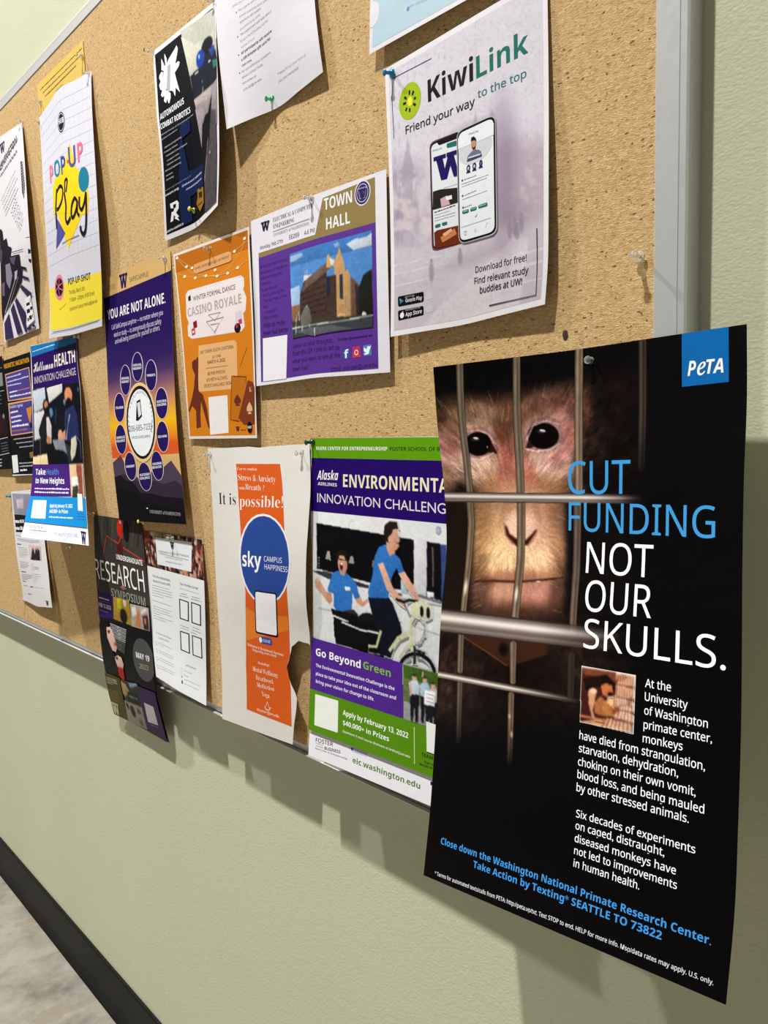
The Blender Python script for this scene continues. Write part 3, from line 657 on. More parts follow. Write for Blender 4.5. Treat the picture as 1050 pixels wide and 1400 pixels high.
def soften(rings, res, W, H):
    """print the picture's patches as a photograph: blended edges and fine tonal grain on a dense grid"""
    al = [q for r, _, _ in rings for q in r]
    u0, u1 = max(min(q[0] for q in al), 0), min(max(q[0] for q in al), W); v0, v1 = max(min(q[1] for q in al), 0), min(max(q[1] for q in al), H)
    if (u1-u0)*(v1-v0) < .3: return None
    nx, ny = int((u1-u0)/res), int((v1-v0)/res)
    uu, vv = np.meshgrid(np.linspace(u0, u1, nx+1), np.linspace(v0, v1, ny+1)); u, v = uu.ravel(), vv.ravel()
    C = np.zeros((len(u), 3)); cov = np.zeros(len(u), bool); z = np.zeros(len(u)); ins = np.zeros((len(u), 2))
    for r, col, zz in rings:
        xs = [q[0] for q in r]; ys = [q[1] for q in r]
        w = np.nonzero((u >= min(xs)) & (u <= max(xs)) & (v >= min(ys)) & (v <= max(ys)))[0]
        m = w[inside(r, u[w], v[w])]
        # gentle tone across each patch: lighter towards its upper left
        hx, hy = max(max(xs)-min(xs), 1e-3), max(max(ys)-min(ys), 1e-3)
        g = 1.10-.20*((u[m]-min(xs))/hx*.4+(v[m]-min(ys))/hy*.6)
        C[m] = np.clip(rgb(col)*g[:, None], 0, 1); cov[m] = True; z[m] = np.maximum(z[m], zz)
    C = C.reshape(ny+1, nx+1, 3); cv = cov.reshape(ny+1, nx+1).astype(float)
    for ax in (0, 1):
        P = C*cv[..., None]; n1 = cv.copy(); q = P.copy()
        for s_ in (1, -1):
            q += .6*np.roll(P, s_, ax); n1 += .6*np.roll(cv, s_, ax)
        C = np.where(n1[..., None] > 0, q/np.maximum(n1, 1e-6)[..., None], C)
    C = C.reshape(-1, 3)
    k = 1/res
    n = (vnoise(u*k/2.2, v*k/2.2, 11)-.5)*.05+(vnoise(u*k/6, v*k/5, 12)-.5)*.04+(vnoise(u*k/20, v*k/20, 13)-.5)*.03
    n = n*(.6+3.*(1-C.mean(1)))
    C = np.clip(C*(1+n)[:, None]+n[:, None]*.05, 0, 1)
    C = np.where(C <= .04045, C/12.92, ((C+.055)/1.055)**2.4)
    idx = np.arange(len(u)).reshape(ny+1, nx+1); F = np.stack([idx[:-1, :-1].ravel(), idx[1:, :-1].ravel(), idx[1:, 1:].ravel(), idx[:-1, 1:].ravel()], 1)
    zi = z[F]; keep = cov[F].all(1); F = F[keep]
    z2 = z.copy()      # lift each vertex to the highest patch among its cells
    zm = z[F].max(1)
    for c_ in range(4): np.maximum.at(z2, F[:, c_], zm)
    return (u, v, z2+.0016, C, [tuple(f) for f in F.tolist()])
def S_normals(S, me):
    n = [tuple(v.normal) for v in me.vertices]
    return n
LABELS = {
 "black_flyer": "black flyer cut by the left edge of the picture, left of the hackathon poster",
 "hackathon_poster": "black poster with gold title and two purple boxes, left of the blue health poster",
 "career_flyer": "pale grey flyer with dense small print, hanging below and behind the health poster",
 "health_poster": "tall purple and blue health challenge poster with two masked people, its bottom curling out",
 "ink_poster": "black and white ink drawing poster with purple rays at the left edge",
 "yellow_note": "plain yellow note with dark lines of print, above the white and yellow play poster",
 "play_poster": "tall white and yellow poster with a brush-lettered title and pink and teal letters",
 "support_poster": "purple sunset poster with ten ovals around a white disc and a phone number",
 "dance_poster": "orange dance poster with string lights, a ticket and playing cards",
 "robotics_poster": "narrow black robotics poster with a white dragon gear logo and white border",
 "study_flyer": "white text-only flyer with bullet points at the top, green pin near its lower edge",
 "blue_flyer": "pale blue flyer with white border, only its lower left corner in view at the top",
 "app_poster": "pale lavender app poster with a kiwi slice logo and two large phones",
 "town_hall_poster": "landscape town hall poster in purple and gold with a photo of a brick building",
 "symposium_poster": "tall dark research symposium poster whose lower end hangs below the board",
 "program_flyer": "white research program flyer with a crowd photo header and four empty framed squares",
 "happiness_poster": "white poster with an orange band and blue disc, torn along its lower right side",
 "innovation_poster": "green and purple innovation challenge poster with a cyclist in a blue shirt",
 "caged_monkey_poster": "large black poster with a caged monkey face and bold blue and white headline"
}
DATA = json.loads(r'''[{"key":"black_flyer","W":8.5,"H":11,"us":[0,0.25,0.5,0.75,1],"vs":[0.0,0.125,0.25,0.375,0.5,0.625,0.75,0.875,1.0],"G":[[[-78.306,0.1,24.341],[-75.505,0.1,24.549],[-72.705,0.1,24.758],[-69.904,0.1,24.966],[-67.103,0.1,25.174]],[[-78.098,0.112,23.1],[-75.304,0.112,23.287],[-72.509,0.112,23.475],[-69.715,0.111,23.662],[-66.92,0.111,23.85]],[[-77.891,0.125,21.859],[-75.103,0.124,22.025],[-72.316,0.123,22.192],[-69.528,0.121,22.358],[-66.741,0.12,22.525]],[[-77.683,0.137,20.617],[-74.9,0.136,20.763],[-72.118,0.135,20.909],[-69.335,0.134,21.055],[-66.552,0.133,21.201]],[[-77.476,0.15,19.376],[-74.692,0.151,19.502],[-71.908,0.152,19.629],[-69.125,0.154,19.755],[-66.341,0.155,19.881]],[[-77.269,0.162,18.135],[-74.478,0.168,18.243],[-71.687,0.174,18.35],[-68.896,0.18,18.458],[-66.105,0.186,18.566]],[[-77.061,0.175,16.894],[-74.259,0.187,16.984],[-71.457,0.199,17.073],[-68.655,0.211,17.163],[-65.853,0.223,17.253]],[[-76.854,0.187,15.652],[-74.039,0.206,15.725],[-71.224,0.225,15.797],[-68.41,0.244,15.869],[-65.595,0.262,15.942]],[[-76.646,0.2,14.411],[-73.82,0.225,14.466],[-70.994,0.25,14.52],[-68.167,0.275,14.575],[-65.341,0.3,14.629]]],"paper":"0c0b10","gloss":0.35,"el":[["l","lettering",[[7.831,1.05],[8.303,1.153]],0.05,"8a8a90" ],
["l","lettering",[[7.36,3.279],[8.281,3.354]],0.06,"b0b0b4" ],
["l","lettering",[[6.404,7.952],[8.263,7.922]],0.06,"c8c8cc" ],
["l","lettering",[[6.082,9.554],[8.325,9.455]],0.06,"c8c8cc" ],
["p","photograph",[[6.25,1.34],[8.21,1.59],[8.19,2.86],[6.21,2.71]],"8c8c90" ],
["p","photograph",[[5.5,4.84],[7.51,5.58],[7.88,5.58],[8.43,6.46],[8.31,7.67],[4.95,7.49]],"2a0f14" ],
["p","photograph",[[7.38,5.82],[7.7,5.5],[7.96,5.79],[7.78,6.08]],"9a9490" ],
["d","lettering",[6.768,3.701],[7.602,3.784],0.101,"77757c" ],
["d","lettering",[6.712,4.091],[7.547,4.168],0.102,"77757c" ],
["d","lettering",[6.656,4.483],[7.493,4.553],0.103,"77757c" ],
["d","lettering",[6.553,8.47],[8.093,8.42],0.094,"6a686e" ],
["d","lettering",[6.549,8.744],[8.089,8.686],0.094,"6a686e" ],
["d","lettering",[6.545,9.018],[8.086,8.952],0.094,"6a686e" ],
["d","lettering",[6.54,9.291],[8.082,9.218],0.094,"6a686e" ],
["d","lettering",[5.196,10.107],[6.489,10.047],0.15,"c0c0c4" ],
["d","lettering",[5.13,10.429],[6.425,10.361],0.151,"c0c0c4" ],
["d","lettering",[5.063,10.751],[6.362,10.675],0.151,"c0c0c4"]]},

{"key":"hackathon_poster","W":8.5,"H":11,"us":[0,0.25,0.5,0.75,1],"vs":[0.0,0.125,0.25,0.375,0.5,0.625,0.75,0.875,1.0],"G":[[[-66.883,0.1,24.648],[-64.989,0.1,24.662],[-63.095,0.1,24.677],[-61.201,0.1,24.692],[-59.307,0.1,24.706]],[[-66.735,0.112,23.307],[-64.793,0.111,23.325],[-62.85,0.111,23.342],[-60.908,0.111,23.36],[-58.966,0.11,23.378]],[[-66.59,0.123,21.965],[-64.601,0.122,21.986],[-62.611,0.121,22.006],[-60.622,0.12,22.027],[-58.632,0.119,22.047]],[[-66.436,0.136,20.625],[-64.398,0.134,20.649],[-62.36,0.133,20.673],[-60.322,0.132,20.697],[-58.285,0.13,20.721]],[[-66.256,0.152,19.289],[-64.167,0.152,19.318],[-62.078,0.151,19.348],[-59.989,0.15,19.377],[-57.901,0.15,19.407]],[[-66.044,0.174,17.957],[-63.9,0.175,17.995],[-61.755,0.177,18.032],[-59.61,0.179,18.07],[-57.466,0.18,18.108]],[[-65.813,0.199,16.628],[-63.608,0.204,16.676],[-61.403,0.209,16.725],[-59.199,0.214,16.773],[-56.994,0.219,16.821]],[[-65.573,0.225,15.3],[-63.307,0.234,15.36],[-61.041,0.242,15.42],[-58.774,0.251,15.479],[-56.508,0.26,15.539]],[[-65.338,0.25,13.972],[-63.011,0.262,14.043],[-60.684,0.275,14.113],[-58.356,0.287,14.184],[-56.029,0.3,14.254]]],"paper":"0b0a12","gloss":0.35,"el":[["t","lettering","NEUROTEC HACKATHON",0.277,0.778,7.935,0.868,0.432,"e8a21c","B",0,0 ],
["p","panel",[[0.34,1.3],[7.76,1.29],[7.51,4.08],[0.64,3.9]],"d9a273" ],
["p","panel",[[0.55,1.4],[7.56,1.37],[7.36,3.9],[0.92,3.82]],"4b3f8a" ],
["p","panel",[[0.59,4.08],[7.55,4.13],[7.5,7.17],[0.62,7.2]],"d9a273" ],
["p","panel",[[0.87,4.25],[7.33,4.27],[7.33,7.06],[0.89,7.09]],"4b3f8a" ],
["d","lettering",[0.692,1.757],[5.164,1.751],0.154,"cfc9ee" ],
["d","lettering",[0.848,2.166],[7.354,2.135],0.154,"cfc9ee" ],
["d","lettering",[0.82,2.51],[5.036,2.575],0.155,"cfc9ee" ],
["d","lettering",[1.289,3.188],[3.611,3.167],0.173,"f0eefc" ],
["d","lettering",[3.768,3.159],[7.203,3.159],0.113,"d08040" ],
["d","lettering",[1.37,3.589],[7.45,3.65],0.174,"e6e2fa" ],
["t","lettering","Hackathon Agenda",0.993,4.603,4.737,4.631,0.269,"efedfb","S",0,0 ],
["d","lettering",[1.019,5.081],[3.235,5.059],0.185,"efedfb" ],
["d","lettering",[1.134,5.565],[4.266,5.532],0.196,"e8e5fa" ],
["d","lettering",[1.14,5.983],[3.947,5.944],0.196,"e8e5fa" ],
["d","lettering",[1.138,6.422],[5.743,6.45],0.216,"e8e5fa" ],
["d","lettering",[1.087,6.818],[5.325,6.863],0.177,"b0684a" ],
["p","panel",[[5.63,4.9],[7.17,4.79],[6.84,5.46],[6.3,6.19],[6.11,6.18],[5.8,5.49]],"c98a28" ],
["p","panel",[[6.05,6.29],[6.71,6.27],[6.61,6.71],[6.0,6.73]],"1e1c30" ],
["d","lettering",[1.227,7.601],[6.554,7.601],0.118,"a9a8ae" ],
["d","lettering",[1.933,8.009],[6.15,7.997],0.118,"a9a8ae" ],
["d","lettering",[2.618,8.413],[6.248,8.391],0.117,"a9a8ae" ],
["p","panel",[[5.08,8.94],[6.15,8.88],[6.18,9.41],[5.12,9.47]],"8a6a30" ],
["p","panel",[[0.3,9.06],[1.84,9.04],[1.79,10.69],[0.32,10.74]],"e8e8e8" ],
["d","lettering",[2.151,9.914],[5.745,9.924],0.136,"b8b8bc" ],
["d","lettering",[2.177,10.21],[5.751,10.212],0.136,"b8b8bc" ],
["d","lettering",[2.229,10.605],[3.975,10.598],0.234,"e0e0e4" ],
["l","lettering",[[0.046,10.932],[5.637,11]],0.12,"e0e0e4"]]},

{"key":"career_flyer","W":8.5,"H":11,"us":[0,0.25,0.5,0.75,1],"vs":[0.0,0.125,0.25,0.375,0.5,0.625,0.75,0.875,1.0],"G":[[[-66.517,0.1,12.49],[-64.403,0.1,12.61],[-62.288,0.1,12.73],[-60.174,0.1,12.851],[-58.059,0.1,12.971]],[[-66.327,0.118,11.222],[-64.226,0.123,11.322],[-62.126,0.129,11.422],[-60.026,0.135,11.553],[-57.926,0.141,11.684]],[[-66.128,0.137,9.956],[-64.046,0.148,10.035],[-61.964,0.159,10.113],[-59.883,0.17,10.254],[-57.801,0.182,10.395]],[[-65.873,0.168,8.701],[-63.812,0.183,8.759],[-61.75,0.197,8.816],[-59.689,0.212,8.968],[-57.627,0.226,9.119]],[[-65.567,0.215,7.457],[-63.505,0.232,7.5],[-61.442,0.249,7.543],[-59.379,0.266,7.71],[-57.316,0.283,7.878]],[[-65.234,0.249,6.22],[-63.127,0.276,6.259],[-61.02,0.303,6.298],[-58.913,0.331,6.493],[-56.805,0.358,6.688]],[[-64.844,0.232,4.998],[-62.724,0.281,5.024],[-60.604,0.331,5.05],[-58.483,0.381,5.263],[-56.363,0.43,5.477]],[[-64.501,0.192,3.767],[-62.381,0.267,3.774],[-60.26,0.343,3.781],[-58.139,0.419,4.007],[-56.019,0.494,4.234]],[[-64.34,0.15,2.494],[-62.176,0.237,2.492],[-60.013,0.325,2.49],[-57.849,0.413,2.738],[-55.685,0.5,2.987]]],"paper":"dddade","gloss":0.5,"el":[["p","photograph",[[0.28,0.22],[5.34,0.4],[5.01,2.48],[0.47,2.23]],"8f8fa0" ],
["p","photograph",[[1.34,0.8],[3.34,0.78],[3.31,1.71],[1.46,1.71]],"c7b8bd" ],
["p","panel",[[0.46,2.28],[5.02,2.42],[4.69,3.99],[0.51,4.08]],"17151c" ],
["d","lettering",[0.514,3.151],[3.334,3.114],0.418,"d8d8dc" ],
["d","lettering",[0.505,3.847],[3.009,3.788],0.374,"d8d8dc" ],
["d","lettering",[0.42,4.431],[1.97,4.531],0.071,"88868c" ],
["d","lettering",[0.655,4.883],[6.952,4.976],0.058,"8c8a90" ],
["d","lettering",[0.764,4.739],[7.048,4.846],0.059,"8c8a90" ],
["d","lettering",[0.524,5.355],[1.794,5.314],0.13,"333036" ],
["d","lettering",[0.726,5.632],[3.551,5.556],0.059,"9a989e" ],
["d","lettering",[0.75,5.787],[3.433,5.709],0.059,"9a989e" ],
["d","lettering",[0.773,5.942],[3.591,5.854],0.059,"9a989e" ],
["d","lettering",[0.796,6.096],[3.334,6.012],0.059,"9a989e" ],
["d","lettering",[0.818,6.251],[3.625,6.152],0.059,"9a989e" ],
["d","lettering",[0.835,6.406],[3.23,6.316],0.059,"9a989e" ],
["d","lettering",[0.851,6.561],[2.551,6.498],0.059,"9a989e" ],
["p","photograph",[[3.92,5.18],[7.39,5.3],[7.13,6.71],[3.93,6.59]],"cdb6b6" ],
["p","photograph",[[4.5,6.18],[4.88,5.51],[5.4,5.4],[5.41,6.17],[5.85,5.52],[6.36,5.41],[6.89,5.74],[6.71,6.67],[4.2,6.58]],"20222c" ],
["e","photograph",5.24,5.51,0.23,0.13,"c08c78",0 ],
["e","photograph",6.25,5.56,0.22,0.15,"c08c78",0 ],
["d","lettering",[0.826,7.074],[3.402,6.961],0.06,"9a989e" ],
["d","lettering",[0.825,7.225],[3.16,7.117],0.061,"9a989e" ],
["d","lettering",[0.824,7.376],[3.419,7.249],0.06,"9a989e" ],
["d","lettering",[0.822,7.528],[2.916,7.421],0.061,"9a989e" ],
["d","lettering",[0.816,7.68],[2.141,7.613],0.061,"9a989e" ],
["p","panel",[[4.01,6.92],[4.79,6.92],[4.72,7.6],[3.96,7.61]],"c9c9cd" ],
["d","lettering",[4.89,7.326],[5.998,7.362],0.088,"66646a" ],
["d","lettering",[4.895,7.479],[6.005,7.514],0.088,"66646a" ],
["d","lettering",[0.705,8.109],[2.138,8.022],0.134,"333036" ],
["d","lettering",[0.717,8.364],[3.906,8.135],0.062,"9a989e" ],
["d","lettering",[0.71,8.515],[3.76,8.285],0.061,"9a989e" ],
["d","lettering",[0.703,8.667],[3.614,8.436],0.061,"9a989e" ],
["d","lettering",[0.695,8.819],[2.347,8.688],0.062,"9a989e" ],
["d","lettering",[3.908,7.97],[6.221,8.055],0.068,"a5a3a8" ],
["d","lettering",[3.926,8.166],[6.247,8.249],0.068,"a5a3a8" ],
["d","lettering",[3.945,8.361],[5.363,8.391],0.068,"a5a3a8" ],
["d","lettering",[3.966,8.556],[5.158,8.572],0.068,"a5a3a8" ],
["d","lettering",[3.988,8.75],[4.713,8.748],0.068,"a5a3a8" ],
["d","lettering",[0.711,9.06],[1.745,8.996],0.123,"333036" ],
["d","lettering",[0.685,9.467],[1.968,9.421],0.086,"88868c" ],
["d","lettering",[2.877,9.354],[3.764,9.294],0.141,"222028" ],
["d","lettering",[4.142,9.204],[6.775,9.305],0.056,"a5a3a8" ],
["d","lettering",[1.826,10.167],[2.918,10.085],0.142,"77757c" ],
["p","logo",[[6.95,10.43],[7.11,10.44],[7.22,10.85],[7.07,10.84]],"2c2430" ],
["p","logo",[[7.1,10.84],[7.22,10.85],[7.38,10.45],[7.25,10.44]],"2c2430" ],
["p","logo",[[7.24,10.44],[7.38,10.45],[7.51,10.86],[7.38,10.85]],"2c2430" ],
["p","logo",[[7.4,10.85],[7.51,10.86],[7.67,10.46],[7.56,10.45]],"2c2430" ],
["p","logo",[[6.89,10.39],[7.2,10.4],[7.2,10.47],[6.89,10.46]],"2c2430" ],
["p","logo",[[7.22,10.4],[7.47,10.41],[7.47,10.48],[7.22,10.47]],"2c2430" ],
["p","logo",[[7.49,10.41],[7.71,10.41],[7.71,10.49],[7.49,10.48]],"2c2430"]]},

{"key":"health_poster","W":11,"H":17,"us":[0,0.25,0.5,0.75,1],"vs":[0.0,0.125,0.25,0.375,0.5,0.625,0.75,0.875,1.0],"G":[[[-58.987,0.15,25.164],[-56.401,0.15,25.061],[-53.815,0.15,24.959],[-51.23,0.15,24.856],[-48.644,0.15,24.753]],[[-58.789,0.237,23.004],[-56.177,0.243,22.925],[-53.564,0.249,22.846],[-50.951,0.254,22.767],[-48.338,0.26,22.688]],[[-58.568,0.35,20.847],[-55.838,0.363,20.816],[-53.107,0.375,20.784],[-50.377,0.388,20.753],[-47.646,0.4,20.721]],[[-58.337,0.478,18.69],[-55.555,0.501,18.687],[-52.773,0.523,18.683],[-49.991,0.545,18.68],[-47.209,0.567,18.676]],[[-58.082,0.624,16.539],[-55.256,0.654,16.563],[-52.429,0.685,16.586],[-49.602,0.716,16.609],[-46.775,0.746,16.633]],[[-57.671,0.873,14.426],[-54.803,0.895,14.481],[-51.935,0.918,14.535],[-49.066,0.94,14.59],[-46.198,0.962,14.644]],[[-56.673,1.447,12.586],[-53.805,1.409,12.645],[-50.938,1.371,12.705],[-48.071,1.333,12.764],[-45.203,1.296,12.824]],[[-55.482,2.251,10.961],[-52.632,2.111,10.997],[-49.781,1.97,11.032],[-46.931,1.83,11.068],[-44.081,1.689,11.104]],[[-54.351,3.1,9.314],[-51.492,2.85,9.338],[-48.634,2.6,9.363],[-45.776,2.35,9.387],[-42.917,2.1,9.411]]],"paper":"eceaf0","gloss":0.35,"el":[["p","panel",[[0,0.03],[11,0.0],[11,0.47],[0.15,0.95]],"1673b4" ],
["p","panel",[[0.15,0.95],[11,0.47],[10.96,3.69],[0.31,3.63]],"260a58" ],
["d","lettering",[0.552,0.553],[6.146,0.321],0.099,"c8e0f4" ],
["t","lettering","Hollomon",0.607,2.255,5.625,2.167,0.857,"f4f0f6","X",0,0 ],
["t","lettering","HEALTH",5.917,2.118,10.634,1.984,0.986,"efe6d6","B",0,0 ],
["t","lettering","INNOVATION CHALLENGE",0.759,3.249,10.539,3.024,0.594,"cfc4d2","R",0,0 ],
["p","photograph",[[0.2,3.64],[10.96,3.69],[11,10.12],[0,9.93]],"0b0d18" ],
["p","photograph",[[0.19,3.76],[3.26,3.65],[3.52,5.21],[0.47,5.69]],"c4ccd8" ],
["p","photograph",[[3.68,3.74],[7.33,3.58],[7.26,4.27],[4.17,5.02]],"d8d4d0" ],
["p","photograph",[[0.4,5.69],[2.95,5.51],[3.14,7.73],[0.39,7.98]],"cfcfd6" ],
["p","photograph",[[0.73,5.58],[2.97,5.31],[2.96,5.39],[0.72,5.68]],"b08a5c" ],
["p","photograph",[[0,9.34],[3.42,9.12],[3.78,10.03],[0,9.97]],"ecd3a2" ],
["l","photograph",[[1.808,7.933],[1.869,10.001]],0.05,"9aa0a8" ],
["p","photograph",[[4.14,5.49],[4.83,5.44],[5.09,6.01],[4.43,6.23]],"4f7ba8" ],
["p","photograph",[[7.33,4.92],[7.88,4.87],[7.83,5.34],[7.51,5.33]],"5a86b0" ],
["p","photograph",[[5.64,5.31],[5.82,5.8],[5.62,6.92],[5.31,6.59]],"1c2c48" ],
["p","photograph",[[10.48,4.14],[10.81,4.04],[10.74,4.39],[10.46,4.46]],"3c5a80" ],
["e","photograph",3.33,5.17,0.66,0.52,"1b120f",0 ],
["e","photograph",3.48,5.15,0.47,0.34,"b67a5a",0 ],
["p","photograph",[[3.22,5.4],[3.94,5.27],[4.01,5.6],[3.52,5.82],[3.2,5.69]],"0a0a0e" ],
["p","photograph",[[2.93,5.84],[3.81,5.84],[4.63,6.56],[4.5,8.34],[3.45,8.47],[1.71,7.6],[1.54,7.1],[2.42,6.23]],"15151a" ],
["p","photograph",[[3.5,6.11],[4.08,6.17],[4.65,6.88],[4.5,8.34],[3.62,8.31],[3.43,7.08]],"c9c4c0" ],
["e","photograph",3.85,8.03,0.49,0.33,"b67a5a",0 ],
["p","photograph",[[3.22,8.42],[5.18,8.35],[6.25,8.94],[7.45,10.05],[3.74,10.03]],"08080c" ],
["e","photograph",8.62,4.54,0.99,0.92,"17100e",0 ],
["e","photograph",8.52,4.62,0.82,0.68,"cf8a62",0 ],
["e","photograph",8.52,5.33,0.68,0.51,"08080c",0 ],
["p","photograph",[[7.75,5.74],[9.5,5.43],[10.23,6.24],[10.48,7.88],[10.04,8.33],[7.59,8.18],[7.49,6.83]],"222a56" ],
["p","photograph",[[8.61,6.17],[8.86,6.1],[8.2,7.17],[7.91,8.11],[7.7,8.1]],"b9bcc8" ],
["e","photograph",6.5,7.73,0.49,0.5,"d29a76",0 ],
["p","photograph",[[6.67,7.63],[7.66,7.31],[7.7,8.1],[6.73,8.23]],"cf9270" ],
["p","photograph",[[4.75,8.02],[7.38,8.09],[8.12,9.38],[7.1,8.96],[5.37,8.84]],"7e8490" ],
["p","photograph",[[8.85,8.06],[9.78,7.85],[10.02,8.49],[9.53,9.41],[8.79,9.87],[8.64,9.23]],"c9c3a8" ],
["l","photograph",[[9.783,7.854],[10.627,8.347],[10.672,9.75]],0.08,"8f939c" ],
["p","photograph",[[7.57,8.42],[8.6,8.6],[8.69,9.87],[8.27,10.02]],"2c2c34" ],
["p","panel",[[0,9.98],[11,10.1],[11,12.78],[0,12.95]],"43207a" ],
["p","photograph",[[8.3,10.07],[11,10.1],[10.9,13.02],[8.48,13.06]],"d2b48c" ],
["p","photograph",[[9.68,10.13],[10.75,10.15],[10.7,12.91],[9.94,12.93]],"8d4a38" ],
["p","photograph",[[8.66,11.21],[9.87,11.09],[10.03,12.13],[8.85,12.4]],"e0ded8" ],
["p","photograph",[[8.89,12.0],[9.92,11.87],[9.71,13.01],[8.7,13.03]],"3c3430" ],
["p","panel",[[0,12.95],[11,12.94],[11,15.51],[0,15.54]],"1a86cc" ],
["p","panel",[[0.9,13.34],[3.71,13.31],[3.9,15.08],[1.13,15.14]],"e8f0f4" ],
["p","panel",[[9.69,12.6],[10.52,12.63],[10.51,14.12],[9.69,14.09]],"dfe6ee" ],
["t","lettering","Take",0.811,10.895,3.124,10.916,0.516,"f4f2f6","B",0,0 ],
["t","lettering","Health",3.404,10.919,6.038,10.944,0.505,"4f96d6","S",0,0 ],
["t","lettering","to New Heights",0.863,11.692,7.218,11.759,0.528,"f4f2f6","B",0,0 ],
["d","lettering",[0.843,12.249],[8.218,12.299],0.177,"d8d0e6" ],
["d","lettering",[0.867,12.605],[8.027,12.626],0.178,"d8d0e6" ],
["t","lettering","Apply by January 13, 2022",4.462,13.962,8.735,13.875,0.314,"f0f6fa","B",0,0 ],
["t","lettering","$40,000+ in Prizes",4.518,14.505,7.927,14.414,0.342,"f0f6fa","B",0,0 ],
["d","lettering",[4.552,14.937],[8.824,14.854],0.157,"cfe4f4" ],
["d","lettering",[9.434,14.396],[10.709,14.4],0.081,"1c5e96" ],
["d","lettering",[9.473,14.637],[10.732,14.636],0.081,"1c5e96" ],
["d","lettering",[9.512,14.876],[10.755,14.871],0.08,"1c5e96" ],
["t","lettering","FOSTER",1.155,16.097,3.541,16.046,0.255,"2c2c34","S",0,0 ],
["d","lettering",[1.302,16.308],[4.33,16.267],0.128,"8a8890" ],
["d","lettering",[1.209,16.56],[5.026,16.433],0.071,"a8a6ac" ],
["t","lettering","hic.washington.edu",5.607,16.506,9.513,16.435,0.375,"4a78a6","S",0,0 ],
["p","logo",[[9.96,15.94],[10.12,15.95],[10.22,16.94],[10.07,16.93]],"2e2350" ],
["p","logo",[[10.1,16.94],[10.22,16.94],[10.38,15.96],[10.25,15.96]],"2e2350" ],
["p","logo",[[10.23,15.96],[10.38,15.96],[10.51,16.96],[10.38,16.95]],"2e2350" ],
["p","logo",[[10.39,16.95],[10.51,16.96],[10.66,15.98],[10.55,15.97]],"2e2350" ],
["p","logo",[[9.9,15.83],[10.2,15.85],[10.2,16.02],[9.9,16.0]],"2e2350" ],
["p","logo",[[10.22,15.85],[10.46,15.86],[10.46,16.04],[10.22,16.02]],"2e2350" ],
["p","logo",[[10.48,15.86],[10.7,15.87],[10.7,16.05],[10.48,16.04]],"2e2350"]]},

{"key":"ink_poster","W":11,"H":17,"us":[0,0.25,0.5,0.75,1],"vs":[0.0,0.125,0.25,0.375,0.5,0.625,0.75,0.875,1.0],"G":[[[-66.797,0.15,44.293],[-64.679,0.15,44.087],[-62.562,0.15,43.881],[-60.444,0.15,43.675],[-58.327,0.15,43.469]],[[-66.555,0.197,42.042],[-64.348,0.226,41.874],[-62.141,0.254,41.705],[-59.934,0.283,41.536],[-57.727,0.311,41.367]],[[-66.302,0.248,39.793],[-64.014,0.303,39.66],[-61.725,0.357,39.527],[-59.437,0.411,39.394],[-57.148,0.466,39.26]],[[-66.084,0.287,37.541],[-63.714,0.369,37.439],[-61.344,0.451,37.337],[-58.974,0.533,37.235],[-56.604,0.615,37.132]],[[-65.942,0.301,35.285],[-63.479,0.415,35.212],[-61.016,0.53,35.138],[-58.552,0.644,35.065],[-56.089,0.759,34.991]],[[-65.875,0.288,33.025],[-63.363,0.414,32.98],[-60.852,0.54,32.935],[-58.34,0.666,32.89],[-55.828,0.792,32.844]],[[-65.852,0.261,30.762],[-63.427,0.34,30.744],[-61.001,0.419,30.726],[-58.576,0.498,30.709],[-56.15,0.577,30.691]],[[-65.846,0.229,28.498],[-63.503,0.256,28.505],[-61.161,0.283,28.512],[-58.819,0.31,28.519],[-56.477,0.337,28.526]],[[-65.827,0.2,26.235],[-63.515,0.187,26.262],[-61.204,0.175,26.29],[-58.893,0.162,26.317],[-56.582,0.15,26.345]]],"paper":"dedbe0","gloss":0.5,"el":[["p","logo",[[3.19,0.75],[3.55,0.73],[3.78,1.5],[3.46,1.52]],"3a3050" ],
["p","logo",[[3.51,1.51],[3.78,1.5],[4.14,0.7],[3.85,0.72]],"3a3050" ],
["p","logo",[[3.82,0.72],[4.14,0.7],[4.43,1.47],[4.14,1.48]],"3a3050" ],
["p","logo",[[4.18,1.48],[4.43,1.47],[4.77,0.67],[4.54,0.68]],"3a3050" ],
["p","logo",[[3.06,0.67],[3.73,0.64],[3.73,0.78],[3.06,0.81]],"3a3050" ],
["p","logo",[[3.78,0.63],[4.32,0.6],[4.32,0.74],[3.78,0.77]],"3a3050" ],
["p","logo",[[4.38,0.6],[4.86,0.58],[4.86,0.71],[4.38,0.74]],"3a3050" ],
["t","lettering","WASHINGTON",1.135,3.296,8.963,1.46,0.64,"3c3644","B",0,0 ],
["d","lettering",[2.673,2.497],[9.369,1.225],0.201,"8a868c" ],
["d","lettering",[2.562,3.379],[8.941,2.194],0.2,"8a868c" ],
["d","lettering",[2.382,5.435],[7.922,3.713],0.099,"8e8a90" ],
["d","lettering",[2.669,5.807],[7.651,4.266],0.098,"8e8a90" ],
["d","lettering",[2.954,6.179],[8.434,4.471],0.098,"8e8a90" ],
["d","lettering",[3.239,6.551],[7.642,5.191],0.099,"8e8a90" ],
["d","lettering",[3.523,6.921],[8.425,5.395],0.098,"8e8a90" ],
["d","lettering",[7.024,6.087],[8.191,6.151],0.014,"8e8a90" ],
["d","lettering",[5.634,7.018],[7.476,5.947],0.099,"77737a" ],
["d","lettering",[6.043,7.339],[7.868,6.269],0.098,"77737a" ],
["d","lettering",[6.449,7.659],[8.169,6.645],0.098,"77737a" ],
["d","lettering",[6.849,7.977],[8.645,6.913],0.098,"77737a" ],
["d","lettering",[7.244,8.292],[8.856,7.342],0.096,"77737a" ],
